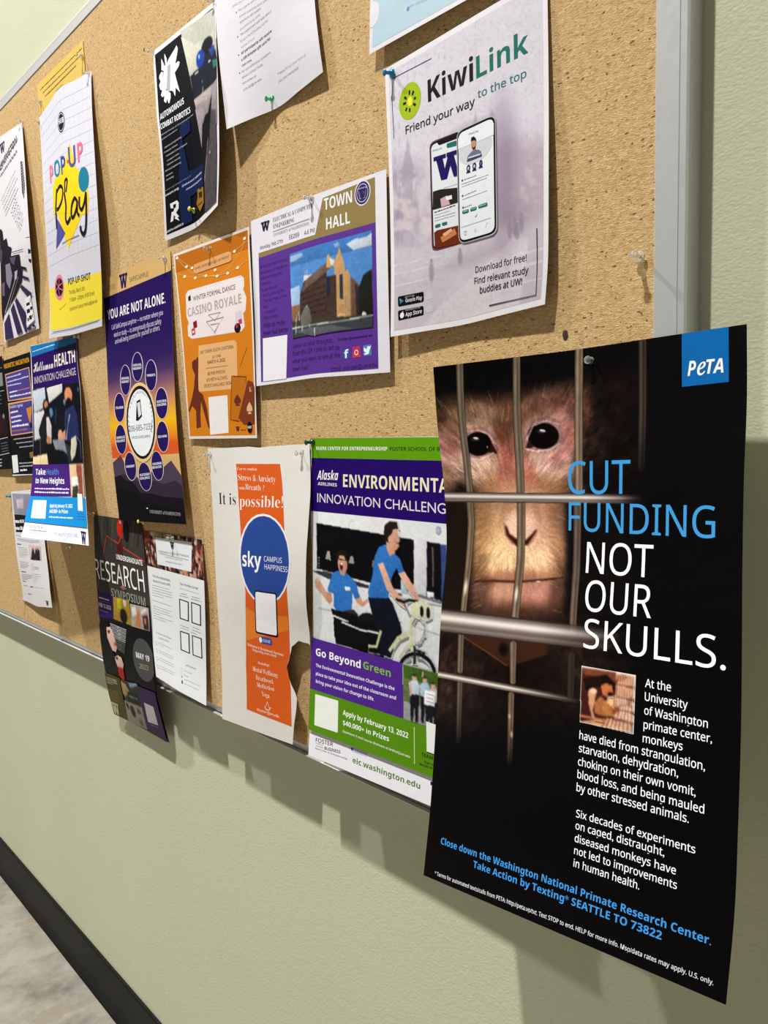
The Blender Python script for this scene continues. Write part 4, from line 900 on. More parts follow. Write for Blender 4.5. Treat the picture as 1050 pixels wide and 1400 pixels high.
["d","lettering",[7.634,8.606],[9.413,7.556],0.096,"77737a" ],
["d","lettering",[8.018,8.917],[9.444,8.085],0.095,"77737a" ],
["p","artwork",[[1.23,7.6],[2.14,7.89],[2.34,8.8],[3.52,8.77],[3.82,9.47],[5.1,9.82],[4.41,10.42],[7.52,10.74],[7.58,11.66],[8.02,11.99],[7.59,12.81],[4.91,13.76],[0.63,14.74],[0.16,15.28],[0,14.43]],"1d1822" ],
["p","artwork",[[2.55,10.84],[4.11,10.93],[4.66,11.99],[3.4,12.94],[2.39,12.24]],"8a7f92" ],
["p","artwork",[[0.8,12.16],[1.78,12.15],[1.42,13.25],[0.68,13.16]],"6a6074" ],
["p","artwork",[[4.25,10.53],[6.34,10.72],[5.53,11.29],[4.7,11.02]],"57506a" ],
["p","artwork",[[5.51,11.83],[6.46,11.83],[5.99,12.45],[5.26,12.49]],"b8b2c0" ],
["p","artwork",[[0.77,9.13],[1.83,9.58],[1.1,10.62],[0.41,10.23]],"4e4458" ],
["l","artwork",[[5.731,12.345],[1.094,14.652]],0.1,"b8b4bc" ],
["l","artwork",[[6.594,12.397],[2.087,14.622]],0.07,"8f8b94" ],
["l","artwork",[[5.101,10.216],[8.74,10.559]],0.06,"26222c" ],
["p","artwork",[[0.6,15.47],[2.45,14.81],[3.3,16.98],[0.55,16.85]],"352a50" ],
["p","artwork",[[3.18,14.61],[4.28,14.17],[6.3,16.79],[4.65,16.83]],"352a50" ],
["p","artwork",[[4.78,14.09],[5.44,13.89],[7.91,15.44],[7.39,16.07],[7.71,16.87],[7.07,16.87]],"352a50" ],
["p","artwork",[[6.84,13.25],[7.46,13.13],[10.3,14.17],[9.39,14.46]],"352a50" ],
["p","artwork",[[7.85,12.44],[9.77,12.91],[9.79,13.11],[7.86,12.68]],"352a50" ],
["p","artwork",[[7.71,16.59],[9.83,16.48],[10.43,16.85],[7.88,16.82]],"352a50" ],
["p","artwork",[[7.47,11.64],[9.3,12.05],[9.37,12.28],[7.66,11.9]],"1d1822" ],
["p","artwork",[[10.2,10.73],[10.99,10.96],[10.9,11.2],[10.16,11.14]],"1d1822" ],
["p","artwork",[[10.08,11.47],[10.92,11.68],[10.81,11.95],[10.14,11.74]],"1d1822" ],
["p","artwork",[[9.66,3.28],[10.31,3.4],[10.62,5.57],[10.08,6.65],[9.56,5.96]],"4a464e" ],
["l","artwork",[[9.832,9.805],[11,9.958]],0.05,"26222c" ],
["l","artwork",[[9.803,3.611],[10.738,3.487]],0.05,"cfccd4" ],
["l","artwork",[[9.81,3.856],[10.723,3.729]],0.05,"cfccd4" ],
["l","artwork",[[9.817,4.1],[10.708,3.969]],0.05,"cfccd4" ],
["l","artwork",[[9.826,4.343],[10.693,4.209]],0.05,"cfccd4" ],
["l","artwork",[[9.834,4.585],[10.679,4.448]],0.05,"cfccd4" ],
["l","artwork",[[9.843,4.827],[10.666,4.686]],0.05,"cfccd4" ],
["l","artwork",[[9.852,5.068],[10.653,4.923]],0.05,"cfccd4" ],
["l","artwork",[[9.861,5.308],[10.64,5.16]],0.05,"cfccd4" ],
["l","artwork",[[9.871,5.548],[10.627,5.396]],0.05,"cfccd4" ],
["l","artwork",[[9.88,5.787],[10.615,5.631]],0.05,"cfccd4" ],
["l","artwork",[[9.89,6.026],[10.603,5.866]],0.05,"cfccd4" ],
["l","artwork",[[9.9,6.264],[10.591,6.101]],0.05,"cfccd4" ],
["p","panel",[[7.99,14.32],[9.75,14.24],[10.18,16.25],[8.02,16.49]],"f0eef0" ],
["d","artwork",[8.282,14.933],[9.635,14.759],0.338,"26222c" ],
["d","artwork",[8.26,15.507],[9.93,15.295],0.367,"26222c" ],
["d","artwork",[8.214,16.137],[9.848,15.966],0.343,"26222c"]]},

{"key":"yellow_note","W":9.3,"H":3.4,"us":[0,0.25,0.5,0.75,1],"vs":[0.0,0.125,0.25,0.375,0.5,0.625,0.75,0.875,1.0],"G":[[[-54.7,0.05,45.241],[-52.324,0.05,45.199],[-49.949,0.05,45.157],[-47.574,0.05,45.115],[-45.199,0.05,45.073]],[[-54.618,0.051,44.822],[-52.254,0.051,44.779],[-49.89,0.051,44.735],[-47.526,0.051,44.692],[-45.161,0.051,44.649]],[[-54.537,0.052,44.402],[-52.183,0.052,44.358],[-49.83,0.052,44.313],[-47.477,0.052,44.269],[-45.124,0.052,44.224]],[[-54.455,0.054,43.982],[-52.113,0.054,43.937],[-49.771,0.054,43.891],[-47.428,0.054,43.846],[-45.086,0.054,43.8]],[[-54.374,0.055,43.563],[-52.042,0.055,43.516],[-49.711,0.055,43.469],[-47.38,0.055,43.422],[-45.048,0.055,43.376]],[[-54.292,0.056,43.143],[-51.972,0.056,43.095],[-49.652,0.056,43.047],[-47.331,0.056,42.999],[-45.011,0.056,42.951]],[[-54.211,0.057,42.723],[-51.901,0.057,42.674],[-49.592,0.057,42.625],[-47.282,0.057,42.576],[-44.973,0.057,42.527]],[[-54.13,0.059,42.304],[-51.831,0.059,42.253],[-49.532,0.059,42.203],[-47.234,0.059,42.153],[-44.935,0.059,42.102]],[[-54.048,0.06,41.884],[-51.76,0.06,41.833],[-49.473,0.06,41.781],[-47.185,0.06,41.73],[-44.897,0.06,41.678]]],"paper":"dfbf62","gloss":0.5,"el":[["d","artwork",[0.519,0.671],[9.067,0.563],0.102,"5c4a28" ],
["d","artwork",[1.019,1.071],[8.563,0.964],0.102,"5c4a28" ],
["d","artwork",[1.379,1.469],[7.852,1.343],0.102,"5c4a28" ],
["d","artwork",[1.921,1.479],[7.476,1.323],0.078,"7c6636" ],
["d","artwork",[3.646,1.82],[5.153,1.788],0.077,"7c6636"]]},

{"key":"play_poster","W":11,"H":17,"us":[0,0.25,0.5,0.75,1],"vs":[0.0,0.125,0.25,0.375,0.5,0.625,0.75,0.875,1.0],"G":[[[-54.417,0.1,42.607],[-51.769,0.25,42.782],[-49.121,0.4,42.956],[-46.473,0.25,42.681],[-43.825,0.1,42.406]],[[-53.903,0.238,40.442],[-51.313,0.384,40.567],[-48.723,0.531,40.692],[-46.133,0.402,40.442],[-43.543,0.274,40.192]],[[-53.294,0.441,38.294],[-50.746,0.565,38.37],[-48.199,0.69,38.446],[-45.651,0.564,38.222],[-43.103,0.439,37.998]],[[-52.741,0.628,36.139],[-50.205,0.737,36.169],[-47.669,0.845,36.2],[-45.134,0.729,36.005],[-42.598,0.612,35.811]],[[-52.449,0.716,33.95],[-49.879,0.825,33.943],[-47.309,0.934,33.935],[-44.739,0.843,33.777],[-42.169,0.751,33.62]],[[-52.401,0.699,31.723],[-49.793,0.812,31.683],[-47.186,0.926,31.642],[-44.578,0.865,31.527],[-41.971,0.803,31.412]],[[-52.493,0.639,29.484],[-49.903,0.731,29.407],[-47.314,0.824,29.33],[-44.724,0.767,29.253],[-42.134,0.709,29.176]],[[-52.658,0.597,27.261],[-50.098,0.658,27.145],[-47.538,0.72,27.029],[-44.978,0.656,26.987],[-42.419,0.592,26.946]],[[-53.198,0.6,25.094],[-50.616,0.625,24.934],[-48.034,0.65,24.774],[-45.453,0.575,24.764],[-42.871,0.5,24.754]]],"paper":"d6d5e0","gloss":0.5,"el":[["l","grid_lines",[[0.88,0.1],[0.88,12.2]],0.02,"c9c8d4" ],
["l","grid_lines",[[1.66,0.1],[1.66,12.2]],0.02,"c9c8d4" ],
["l","grid_lines",[[2.44,0.1],[2.44,12.2]],0.02,"c9c8d4" ],
["l","grid_lines",[[3.22,0.1],[3.22,12.2]],0.02,"c9c8d4" ],
["l","grid_lines",[[4.0,0.1],[4.0,12.2]],0.02,"c9c8d4" ],
["l","grid_lines",[[4.78,0.1],[4.78,12.2]],0.02,"c9c8d4" ],
["l","grid_lines",[[5.56,0.1],[5.56,12.2]],0.02,"c9c8d4" ],
["l","grid_lines",[[6.34,0.1],[6.34,12.2]],0.02,"c9c8d4" ],
["l","grid_lines",[[7.12,0.1],[7.12,12.2]],0.02,"c9c8d4" ],
["l","grid_lines",[[7.9,0.1],[7.9,12.2]],0.02,"c9c8d4" ],
["l","grid_lines",[[8.68,0.1],[8.68,12.2]],0.02,"c9c8d4" ],
["l","grid_lines",[[9.46,0.1],[9.46,12.2]],0.02,"c9c8d4" ],
["l","grid_lines",[[10.24,0.1],[10.24,12.2]],0.02,"c9c8d4" ],
["l","grid_lines",[[0.1,0.88],[10.9,0.88]],0.02,"c9c8d4" ],
["l","grid_lines",[[0.1,1.66],[10.9,1.66]],0.02,"c9c8d4" ],
["l","grid_lines",[[0.1,2.44],[10.9,2.44]],0.02,"c9c8d4" ],
["l","grid_lines",[[0.1,3.22],[10.9,3.22]],0.02,"c9c8d4" ],
["l","grid_lines",[[0.1,4.0],[10.9,4.0]],0.02,"c9c8d4" ],
["l","grid_lines",[[0.1,4.78],[10.9,4.78]],0.02,"c9c8d4" ],
["l","grid_lines",[[0.1,5.56],[10.9,5.56]],0.02,"c9c8d4" ],
["l","grid_lines",[[0.1,6.34],[10.9,6.34]],0.02,"c9c8d4" ],
["l","grid_lines",[[0.1,7.12],[10.9,7.12]],0.02,"c9c8d4" ],
["l","grid_lines",[[0.1,7.9],[10.9,7.9]],0.02,"c9c8d4" ],
["l","grid_lines",[[0.1,8.68],[10.9,8.68]],0.02,"c9c8d4" ],
["l","grid_lines",[[0.1,9.46],[10.9,9.46]],0.02,"c9c8d4" ],
["l","grid_lines",[[0.1,10.24],[10.9,10.24]],0.02,"c9c8d4" ],
["l","grid_lines",[[0.1,11.02],[10.9,11.02]],0.02,"c9c8d4" ],
["l","grid_lines",[[0.1,11.8],[10.9,11.8]],0.02,"c9c8d4" ],
["e","logo",5.54,2.45,0.71,0.74,"14121c",0 ],
["e","logo",5.55,2.45,0.61,0.65,"dcdbe6",0.05 ],
["t","logo","HUB",4.976,2.476,6.09,2.576,0.387,"f2f2f6","B",0,0 ],
["p","artwork",[[6.15,7.01],[6.54,6.43],[7.03,7.37],[7.58,7.66],[9.14,8.12],[9.65,8.62],[7.14,10.18],[5.35,11.32],[4.45,10.16],[3.14,8.31],[2.51,6.58],[3.25,5.97]],"f5d21c" ],
["p","artwork",[[6.91,4.23],[7.36,5.31],[7.81,6.26],[9.31,7.06],[9.66,8.59],[9.3,9.66],[2.32,8.42],[2.49,6.66],[3.48,5.88],[5.99,5.41]],"f5d21c" ],
["e","artwork",8.92,7.21,0.91,0.87,"1b7a97",0 ],
["p","artwork",[[3.2,8.91],[4.91,10.24],[2.44,10.87]],"54509c" ],
["t","lettering","P",2.01,6.004,2.878,6.178,1.353,"e2708e","B",0,0 ],
["t","lettering","O",3.182,5.913,4.674,6.198,1.251,"2a7fa6","B",0,0 ],
["t","lettering","P",4.935,6.197,5.887,6.32,1.343,"3d4a90","B",0,0 ],
["t","lettering","U",6.525,6.038,7.784,6.061,1.517,"54509c","B",0,0 ],
["t","lettering","P",8.139,5.878,9.125,5.833,1.345,"e2708e","B",0,0 ],
["e","lettering",6.38,5.53,0.17,0.15,"e0552c",0 ],
["l","lettering",[[3.556,6.854],[3.474,7.031],[3.355,7.28],[3.222,7.572],[3.099,7.878],[3.012,8.168],[2.965,8.466],[2.94,8.788],[2.929,9.1],[2.925,9.368],[2.918,9.555]],0.33,"151226" ],
["l","lettering",[[3.508,7.065],[3.63,7.029],[3.803,6.973],[4.002,6.915],[4.198,6.873],[4.367,6.866],[4.518,6.895],[4.673,6.95],[4.809,7.023],[4.913,7.111],[4.97,7.209],[4.976,7.329],[4.941,7.473],[4.873,7.627],[4.781,7.774],[4.669,7.898],[4.522,8.001],[4.334,8.095],[4.126,8.173],[3.925,8.236],[3.754,8.282],[3.614,8.305],[3.489,8.306],[3.382,8.294],[3.295,8.279],[3.23,8.272]],0.26,"151226" ],
["l","lettering",[[5.262,7.489],[5.296,7.63],[5.348,7.829],[5.402,8.057],[5.443,8.285],[5.457,8.485],[5.427,8.661],[5.364,8.833],[5.292,8.995],[5.233,9.143],[5.213,9.272],[5.234,9.384],[5.28,9.485],[5.347,9.568],[5.432,9.627],[5.53,9.656],[5.655,9.64],[5.812,9.583],[5.972,9.507],[6.111,9.433],[6.206,9.385]],0.28,"151226" ],
["l","lettering",[[7.576,8.503],[7.521,8.455],[7.445,8.38],[7.355,8.303],[7.256,8.246],[7.156,8.233],[7.045,8.272],[6.917,8.347],[6.788,8.446],[6.67,8.558],[6.575,8.668],[6.504,8.792],[6.447,8.936],[6.408,9.082],[6.39,9.213],[6.396,9.312],[6.433,9.379],[6.498,9.427],[6.582,9.453],[6.677,9.458],[6.774,9.438],[6.883,9.386],[7.009,9.302],[7.138,9.199],[7.258,9.09],[7.355,8.988],[7.432,8.875],[7.495,8.741],[7.546,8.616],[7.582,8.528],[7.602,8.507],[7.594,8.579],[7.559,8.724],[7.515,8.903],[7.483,9.078],[7.481,9.212],[7.524,9.303],[7.598,9.377],[7.683,9.435],[7.761,9.481],[7.814,9.516]],0.26,"151226" ],
["l","lettering",[[8.027,8.258],[8.006,8.346],[7.971,8.472],[7.937,8.615],[7.917,8.754],[7.925,8.866],[7.964,8.958],[8.027,9.045],[8.106,9.117],[8.194,9.164],[8.285,9.178],[8.383,9.151],[8.493,9.09],[8.607,9.004],[8.717,8.904],[8.815,8.799],[8.907,8.674],[8.996,8.522],[9.077,8.366],[9.145,8.228],[9.194,8.133]],0.26,"151226" ],
["l","lettering",[[9.194,8.133],[9.181,8.303],[9.163,8.543],[9.141,8.819],[9.113,9.1],[9.08,9.354],[9.041,9.588],[8.996,9.826],[8.946,10.053],[8.888,10.256],[8.822,10.422],[8.744,10.553],[8.655,10.656],[8.559,10.732],[8.462,10.781],[8.369,10.801],[8.271,10.783],[8.168,10.726],[8.068,10.647],[7.982,10.562],[7.922,10.489],[7.893,10.424],[7.888,10.354],[7.898,10.287],[7.912,10.229],[7.918,10.189]],0.3,"151226" ],
["l","lettering",[[5.645,7.566],[5.714,7.447],[5.821,7.271],[5.931,7.075],[6.014,6.896],[6.044,6.776],[6.002,6.718],[5.908,6.694],[5.785,6.7],[5.663,6.734],[5.572,6.796],[5.515,6.908],[5.471,7.069],[5.438,7.248],[5.413,7.408],[5.393,7.517]],0.2,"151226" ],
["d","lettering",[4.022,10.805],[7.536,10.783],0.098,"8a8890" ],
["p","panel",[[0.06,13.38],[11,13.48],[11,16.5],[0.3,16.44]],"f1dc3f" ],
["l","panel",[[0.965,16.593],[10.627,16.556]],0.06,"77757c" ],
["l","panel",[[0.602,16.686],[10.303,16.621]],0.04,"a5a3a8" ],
["e","logo",2.6,13.54,1.12,0.89,"ee7f9a",0 ],
["e","logo",2.6,13.52,0.9,0.63,"1d1620",0 ],
["l","logo",[[2.737,12.913],[2.421,13.704],[2.569,14.146]],0.07,"ee7f9a" ],
["l","logo",[[1.93,13.112],[2.664,13.624],[3.386,13.808]],0.07,"ee7f9a" ],
["l","logo",[[1.737,13.682],[2.711,13.396],[3.409,13.341]],0.06,"ee7f9a" ],
["t","lettering","POP-UP-SHOT",4.759,13.629,9.108,13.749,0.427,"1e1a2a","B",0,0 ],
["t","lettering","Thursday, March 2nd",4.852,14.249,7.898,14.311,0.256,"2c2838","S",0,0 ],
["t","lettering","11:00am - 2:00pm, HUB Street",4.891,14.763,9.712,14.819,0.258,"2c2838","S",0,0 ],
["t","lettering","Questions? Contact thehub@uw.edu",4.895,15.358,10.184,15.366,0.241,"2c2838","S",0,0 ],
["d","lettering",[2.491,15.103],[4.063,14.812],0.087,"9a8c30"]]},

{"key":"support_poster","W":11,"H":17,"us":[0,0.25,0.5,0.75,1],"vs":[0.0,0.125,0.25,0.375,0.5,0.625,0.75,0.875,1.0],"G":[[[-43.421,0.05,28.076],[-40.863,0.05,28.104],[-38.304,0.05,28.132],[-35.745,0.05,28.16],[-33.186,0.05,28.188]],[[-43.361,0.064,25.946],[-40.795,0.075,25.98],[-38.229,0.086,26.015],[-35.663,0.097,26.05],[-33.097,0.108,26.084]],[[-43.276,0.087,23.817],[-40.708,0.111,23.858],[-38.141,0.136,23.899],[-35.574,0.16,23.939],[-33.006,0.184,23.98]],[[-43.107,0.152,21.695],[-40.551,0.181,21.741],[-37.994,0.21,21.787],[-35.438,0.239,21.833],[-32.881,0.268,21.879]],[[-42.899,0.242,19.576],[-40.339,0.274,19.629],[-37.779,0.307,19.683],[-35.218,0.34,19.736],[-32.658,0.372,19.789]],[[-42.646,0.325,17.462],[-40.069,0.367,17.524],[-37.492,0.41,17.586],[-34.916,0.452,17.648],[-32.339,0.494,17.709]],[[-42.326,0.373,15.358],[-39.742,0.425,15.427],[-37.159,0.476,15.496],[-34.575,0.527,15.565],[-31.991,0.579,15.634]],[[-41.922,0.389,13.266],[-39.347,0.442,13.34],[-36.771,0.496,13.413],[-34.196,0.549,13.487],[-31.621,0.603,13.56]],[[-41.507,0.4,11.176],[-38.96,0.45,11.251],[-36.413,0.5,11.326],[-33.866,0.55,11.401],[-31.319,0.6,11.476]]],"paper":"d2ac70","gloss":0.35,"el":[["g","sky",0,1.28,11,12.6,[[1.28,"251358"],[4.6,"251358"],[6.2,"2c1a5c"],[7.2,"4a3263"],[8.1,"8a5a68"],[8.9,"b98360"],[9.6,"dba03c"],[10.4,"eab41c"],[11.2,"e88f1c"],[11.9,"d4582a"]] ],
["p","hills",[[0,12.91],[1.6,12.44],[2.49,13.3],[4.1,14.01],[5.41,14.24],[6.96,13.54],[8.53,13.43],[9.79,13.02],[11,13.97],[11,17],[0.16,17]],"4c3d52" ],
["p","hills",[[0,14.18],[1.64,13.74],[3.53,14.0],[5.23,14.61],[6.76,14.26],[8.41,14.49],[10.1,14.29],[11,14.64],[11,17],[0.16,17]],"33293a" ],
["p","hills",[[0,13.95],[1.21,13.81],[2.1,14.21],[3.42,14.37],[4.36,15.05],[6.52,15.12],[7.86,15.29],[11,15.41],[11,17],[0,17]],"15111a" ],
["p","hills",[[0,14.81],[2.87,14.9],[4.93,15.63],[7.34,15.97],[11,16.19],[11,17],[0,17]],"0c0b10" ],
["p","logo",[[3.0,0.25],[3.27,0.26],[3.46,1.12],[3.2,1.1]],"2a1a55" ],
["p","logo",[[3.25,1.11],[3.46,1.12],[3.73,0.28],[3.51,0.27]],"2a1a55" ],
["p","logo",[[3.48,0.27],[3.73,0.28],[3.96,1.14],[3.73,1.13]],"2a1a55" ],
["p","logo",[[3.76,1.13],[3.96,1.14],[4.22,0.3],[4.04,0.3]],"2a1a55" ],
["p","logo",[[2.9,0.15],[3.41,0.17],[3.41,0.32],[2.9,0.3]],"2a1a55" ],
["p","logo",[[3.46,0.17],[3.87,0.19],[3.87,0.34],[3.46,0.33]],"2a1a55" ],
["p","logo",[[3.92,0.2],[4.29,0.21],[4.29,0.36],[3.92,0.35]],"2a1a55" ],
["t","lettering","SAFECAMPUS",4.646,0.925,7.674,1.046,0.31,"6f5d50","R",0,0 ],
["p","panel",[[0.62,0.5],[2.18,0.56],[2.14,0.91],[0.57,0.88]],"b89a68" ],
["t","lettering","YOU ARE NOT ALONE.",0.502,2.839,10.084,3.126,0.651,"f4f2f6","B",0,0 ],
["t","lettering","Call SafeCampus anytime — no matter where you",1.193,3.629,9.687,3.802,0.316,"dcd8ea","S",0,0 ],
["t","lettering","work or study — to anonymously discuss safety",1.546,4.191,9.413,4.311,0.317,"dcd8ea","S",0,0 ],
["t","lettering","and well-being concerns for yourself or others.",1.7,4.681,9.193,4.688,0.317,"dcd8ea","S",0,0 ],
["e","medallion",5.4,6.64,0.95,0.98,"f0ded8",0 ],
["e","medallion",5.4,6.64,0.86,0.95,"24145a",0 ],
["t","medallion","SEXUAL",4.699,6.553,6.123,6.624,0.16,"f0eef6","B",0,0 ],
["t","medallion","HARASSMENT",4.676,6.779,6.102,6.847,0.161,"f0eef6","B",0,0 ],
["e","medallion",3.26,7.33,0.95,1.05,"f0ded8",0 ],
["e","medallion",3.26,7.33,0.86,1.02,"24145a",0 ],
["t","medallion","SEXUAL",2.557,7.249,3.978,7.307,0.164,"f0eef6","B",0,0 ],
["t","medallion","ASSAULT",2.532,7.482,3.955,7.536,0.164,"f0eef6","B",0,0 ],
["e","medallion",7.55,7.41,0.95,1.02,"f0ded8",0 ],
["e","medallion",7.55,7.41,0.86,0.99,"24145a",0 ],
["t","medallion","THREATS",6.888,7.447,8.213,7.515,0.156,"f0eef6","B",0,0 ],
["e","medallion",2.0,9.13,1.01,1.03,"f0ded8",0 ],
["e","medallion",2.0,9.13,0.91,0.99,"24145a",0 ],
["t","medallion","STALKING",1.287,9.188,2.697,9.228,0.168,"f0eef6","B",0,0 ],
["e","medallion",9.0,9.34,0.98,1.03,"f0ded8",0 ],
["e","medallion",9.0,9.34,0.9,0.99,"24145a",0 ],
["t","medallion","SUICIDE",8.276,9.274,9.747,9.302,0.154,"f0eef6","B",0,0 ],
["t","medallion","CONCERNS",8.249,9.492,9.721,9.516,0.155,"f0eef6","B",0,0 ],
["e","medallion",1.88,11.33,1.04,1.05,"f0ded8",0 ],
["e","medallion",1.89,11.33,0.94,1.02,"24145a",0 ],
["t","medallion","WORKPLACE",1.117,11.284,2.68,11.276,0.168,"f0eef6","B",0,0 ],
["t","medallion","VIOLENCE",1.068,11.521,2.633,11.509,0.168,"f0eef6","B",0,0 ],
["e","medallion",8.84,11.46,0.93,1.01,"f0ded8",0 ],
["e","medallion",8.84,11.46,0.86,0.97,"24145a",0 ],
["t","medallion","SELF-HARM",8.176,11.53,9.484,11.532,0.154,"f0eef6","B",0,0 ],
["e","medallion",3.2,13.24,1.05,0.99,"f0ded8",0 ],
["e","medallion",3.2,13.24,0.96,0.95,"24145a",0 ],
["t","medallion","HARASSMENT",2.445,13.337,3.922,13.307,0.166,"f0eef6","B",0,0 ],
["e","medallion",5.47,13.98,1.1,0.96,"f0ded8",0 ],
["e","medallion",5.47,13.98,1.02,0.93,"24145a",0 ],
["t","medallion","RELATIONSHIP",4.661,13.955,6.318,13.891,0.162,"f0eef6","B",0,0 ],
["t","medallion","VIOLENCE",4.592,14.188,6.253,14.118,0.162,"f0eef6","B",0,0 ],
["e","medallion",7.64,13.3,0.97,0.96,"f0ded8",0 ],
["e","medallion",7.64,13.3,0.89,0.93,"24145a",0 ],
["t","medallion","CONCERNING",6.931,13.267,8.385,13.222,0.156,"f0eef6","B",0,0 ],
["t","medallion","BEHAVIOR",6.871,13.493,8.328,13.443,0.157,"f0eef6","B",0,0 ],
["e","medallion",5.5,10.36,2.65,2.67,"e8c08c",0 ],
["e","medallion",5.53,10.36,2.37,2.45,"15101e",0 ],
["e","medallion",5.54,10.38,2.12,2.24,"e9edf2",0 ],
["t","lettering","206-685-7233",3.533,10.896,7.371,10.903,0.386,"22202c","S",0,0 ],
["t","lettering","UW.EDU/SAFECAMPUS",3.87,11.394,7.01,11.436,0.173,"55525e","R",0,0 ],
["p","medallion",[[5.11,8.92],[5.71,8.82],[5.88,9.98],[5.2,10.24],[4.82,10.2]],"1c1a22" ],
["p","medallion",[[5.15,9.05],[5.64,8.99],[5.77,9.85],[5.3,10.04]],"d8dade" ],
["t","lettering","C",3.494,10.898,3.738,10.889,0.176,"6a6874","S",0,0 ],
["t","lettering","A",3.46,10.577,3.704,10.57,0.177,"6a6874","S",0,0 ],
["t","lettering","L",3.478,10.25,3.722,10.243,0.176,"6a6874","S",0,0 ],
["t","lettering","L",3.55,9.925,3.793,9.919,0.177,"6a6874","S",0,0 ],
["t","lettering","A",3.846,9.321,4.087,9.317,0.176,"6a6874","S",0,0 ],
["t","lettering","N",4.062,9.061,4.302,9.058,0.176,"6a6874","S",0,0 ],
["t","lettering","O",4.318,8.838,4.556,8.836,0.175,"6a6874","S",0,0 ],
["t","lettering","N",4.604,8.659,4.84,8.657,0.174,"6a6874","S",0,0 ],
["t","lettering","Y",4.912,8.529,5.147,8.527,0.173,"6a6874","S",0,0 ],
["t","lettering","M",5.234,8.451,5.467,8.449,0.173,"6a6874","S",0,0 ],
["t","lettering","O",5.561,8.426,5.791,8.424,0.172,"6a6874","S",0,0 ],
["t","lettering","U",5.882,8.454,6.111,8.453,0.171,"6a6874","S",0,0 ],
["t","lettering","S",6.19,8.535,6.417,8.533,0.17,"6a6874","S",0,0 ],
["t","lettering","L",6.476,8.665,6.701,8.663,0.17,"6a6874","S",0,0 ],
["t","lettering","Y",6.733,8.841,6.956,8.838,0.17,"6a6874","S",0,0 ],
["t","lettering","A",7.131,9.306,7.351,9.302,0.168,"6a6874","S",0,0 ],
["t","lettering","N",7.261,9.584,7.481,9.579,0.169,"6a6874","S",0,0 ],
["t","lettering","Y",7.341,9.881,7.56,9.876,0.169,"6a6874","S",0,0 ],
["t","lettering","T",7.367,10.19,7.586,10.184,0.168,"6a6874","S",0,0 ],
["t","lettering","I",7.338,10.503,7.557,10.496,0.169,"6a6874","S",0,0 ],
["t","lettering","M",7.254,10.812,7.474,10.804,0.169,"6a6874","S",0,0 ],
["t","lettering","E",7.118,11.108,7.339,11.099,0.169,"6a6874","S",0,0 ],
["t","lettering","UNIVERSITY of WASHINGTON",5.595,16.4,10.339,16.503,0.212,"a29ea8","F",0,0 ],
["e","lettering",5.25,16.09,0.15,0.04,"e8e6ec",0]]},

{"key":"dance_poster","W":8.5,"H":11,"us":[0,0.25,0.5,0.75,1],"vs":[0.0,0.125,0.25,0.375,0.5,0.625,0.75,0.875,1.0],"G":[[[-32.737,0.1,27.788],[-30.601,0.112,27.734],[-28.466,0.125,27.679],[-26.33,0.137,27.625],[-24.194,0.15,27.571]],[[-32.491,0.133,26.403],[-30.377,0.154,26.351],[-28.263,0.175,26.298],[-26.149,0.196,26.245],[-24.035,0.218,26.192]],[[-32.236,0.169,25.02],[-30.144,0.199,24.968],[-28.052,0.229,24.917],[-25.961,0.259,24.865],[-23.869,0.289,24.814]],[[-31.996,0.2,23.634],[-29.933,0.235,23.584],[-27.869,0.27,23.534],[-25.806,0.305,23.484],[-23.743,0.34,23.433]],[[-31.798,0.219,22.244],[-29.772,0.252,22.195],[-27.746,0.286,22.146],[-25.72,0.319,22.098],[-23.694,0.353,22.049]],[[-31.664,0.217,20.846],[-29.673,0.248,20.8],[-27.681,0.278,20.754],[-25.69,0.309,20.708],[-23.699,0.339,20.663]],[[-31.585,0.199,19.442],[-29.622,0.227,19.4],[-27.659,0.255,19.358],[-25.696,0.283,19.316],[-23.733,0.311,19.274]],[[-31.53,0.173,18.036],[-29.591,0.199,17.998],[-27.653,0.225,17.961],[-25.715,0.252,17.923],[-23.777,0.278,17.886]],[[-31.465,0.15,16.63],[-29.551,0.175,16.597],[-27.638,0.2,16.564],[-25.724,0.225,16.531],[-23.81,0.25,16.498]]],"paper":"e9dcd2","gloss":0.4,"el":[["p","panel",[[0.16,0.16],[8.34,0.16],[8.34,10.84],[0.16,10.84]],"d67f1e" ],
["p","panel",[[0.21,0.15],[8.4,0.15],[8.34,1.13],[0.11,1.14]],"b96a18" ],
["l","artwork",[[0.333,0.286],[1.198,0.918],[2.108,1.448],[3.597,1.865],[5.061,2.042],[6.515,1.776],[7.599,1.168],[8.069,0.56]],0.03,"e8b070" ],
["l","artwork",[[0.113,1.137],[1.283,1.532],[2.441,1.803],[3.783,1.893],[4.876,2.059],[6.13,2.071],[7.177,1.97],[8.281,1.717]],0.03,"e8b070" ],
["l","artwork",[[0.403,0.248],[2.159,1.169],[5.18,1.198],[6.947,1.01],[8.378,0.704]],0.03,"e8b070" ],
["e","artwork",1.51,0.99,0.18,0.08,"fbe8c8",0 ],
["e","artwork",1.18,1.52,0.18,0.09,"fbe8c8",0 ],
["e","artwork",2.44,1.8,0.17,0.08,"fbe8c8",0 ],
["e","artwork",3.71,1.86,0.17,0.08,"fbe8c8",0 ],
["e","artwork",4.96,2.07,0.16,0.08,"fbe8c8",0 ],
["e","artwork",6.13,2.09,0.15,0.08,"fbe8c8",0 ],
["e","artwork",7.21,1.96,0.15,0.08,"fbe8c8",0 ],
["e","artwork",6.98,1.04,0.15,0.08,"fbe8c8",0 ],
["e","artwork",8.07,0.54,0.14,0.08,"fbe8c8",0 ],
["e","artwork",4.78,1.7,0.16,0.08,"fbe8c8",0 ],
["e","artwork",2.16,1.17,0.17,0.08,"fbe8c8",0 ],
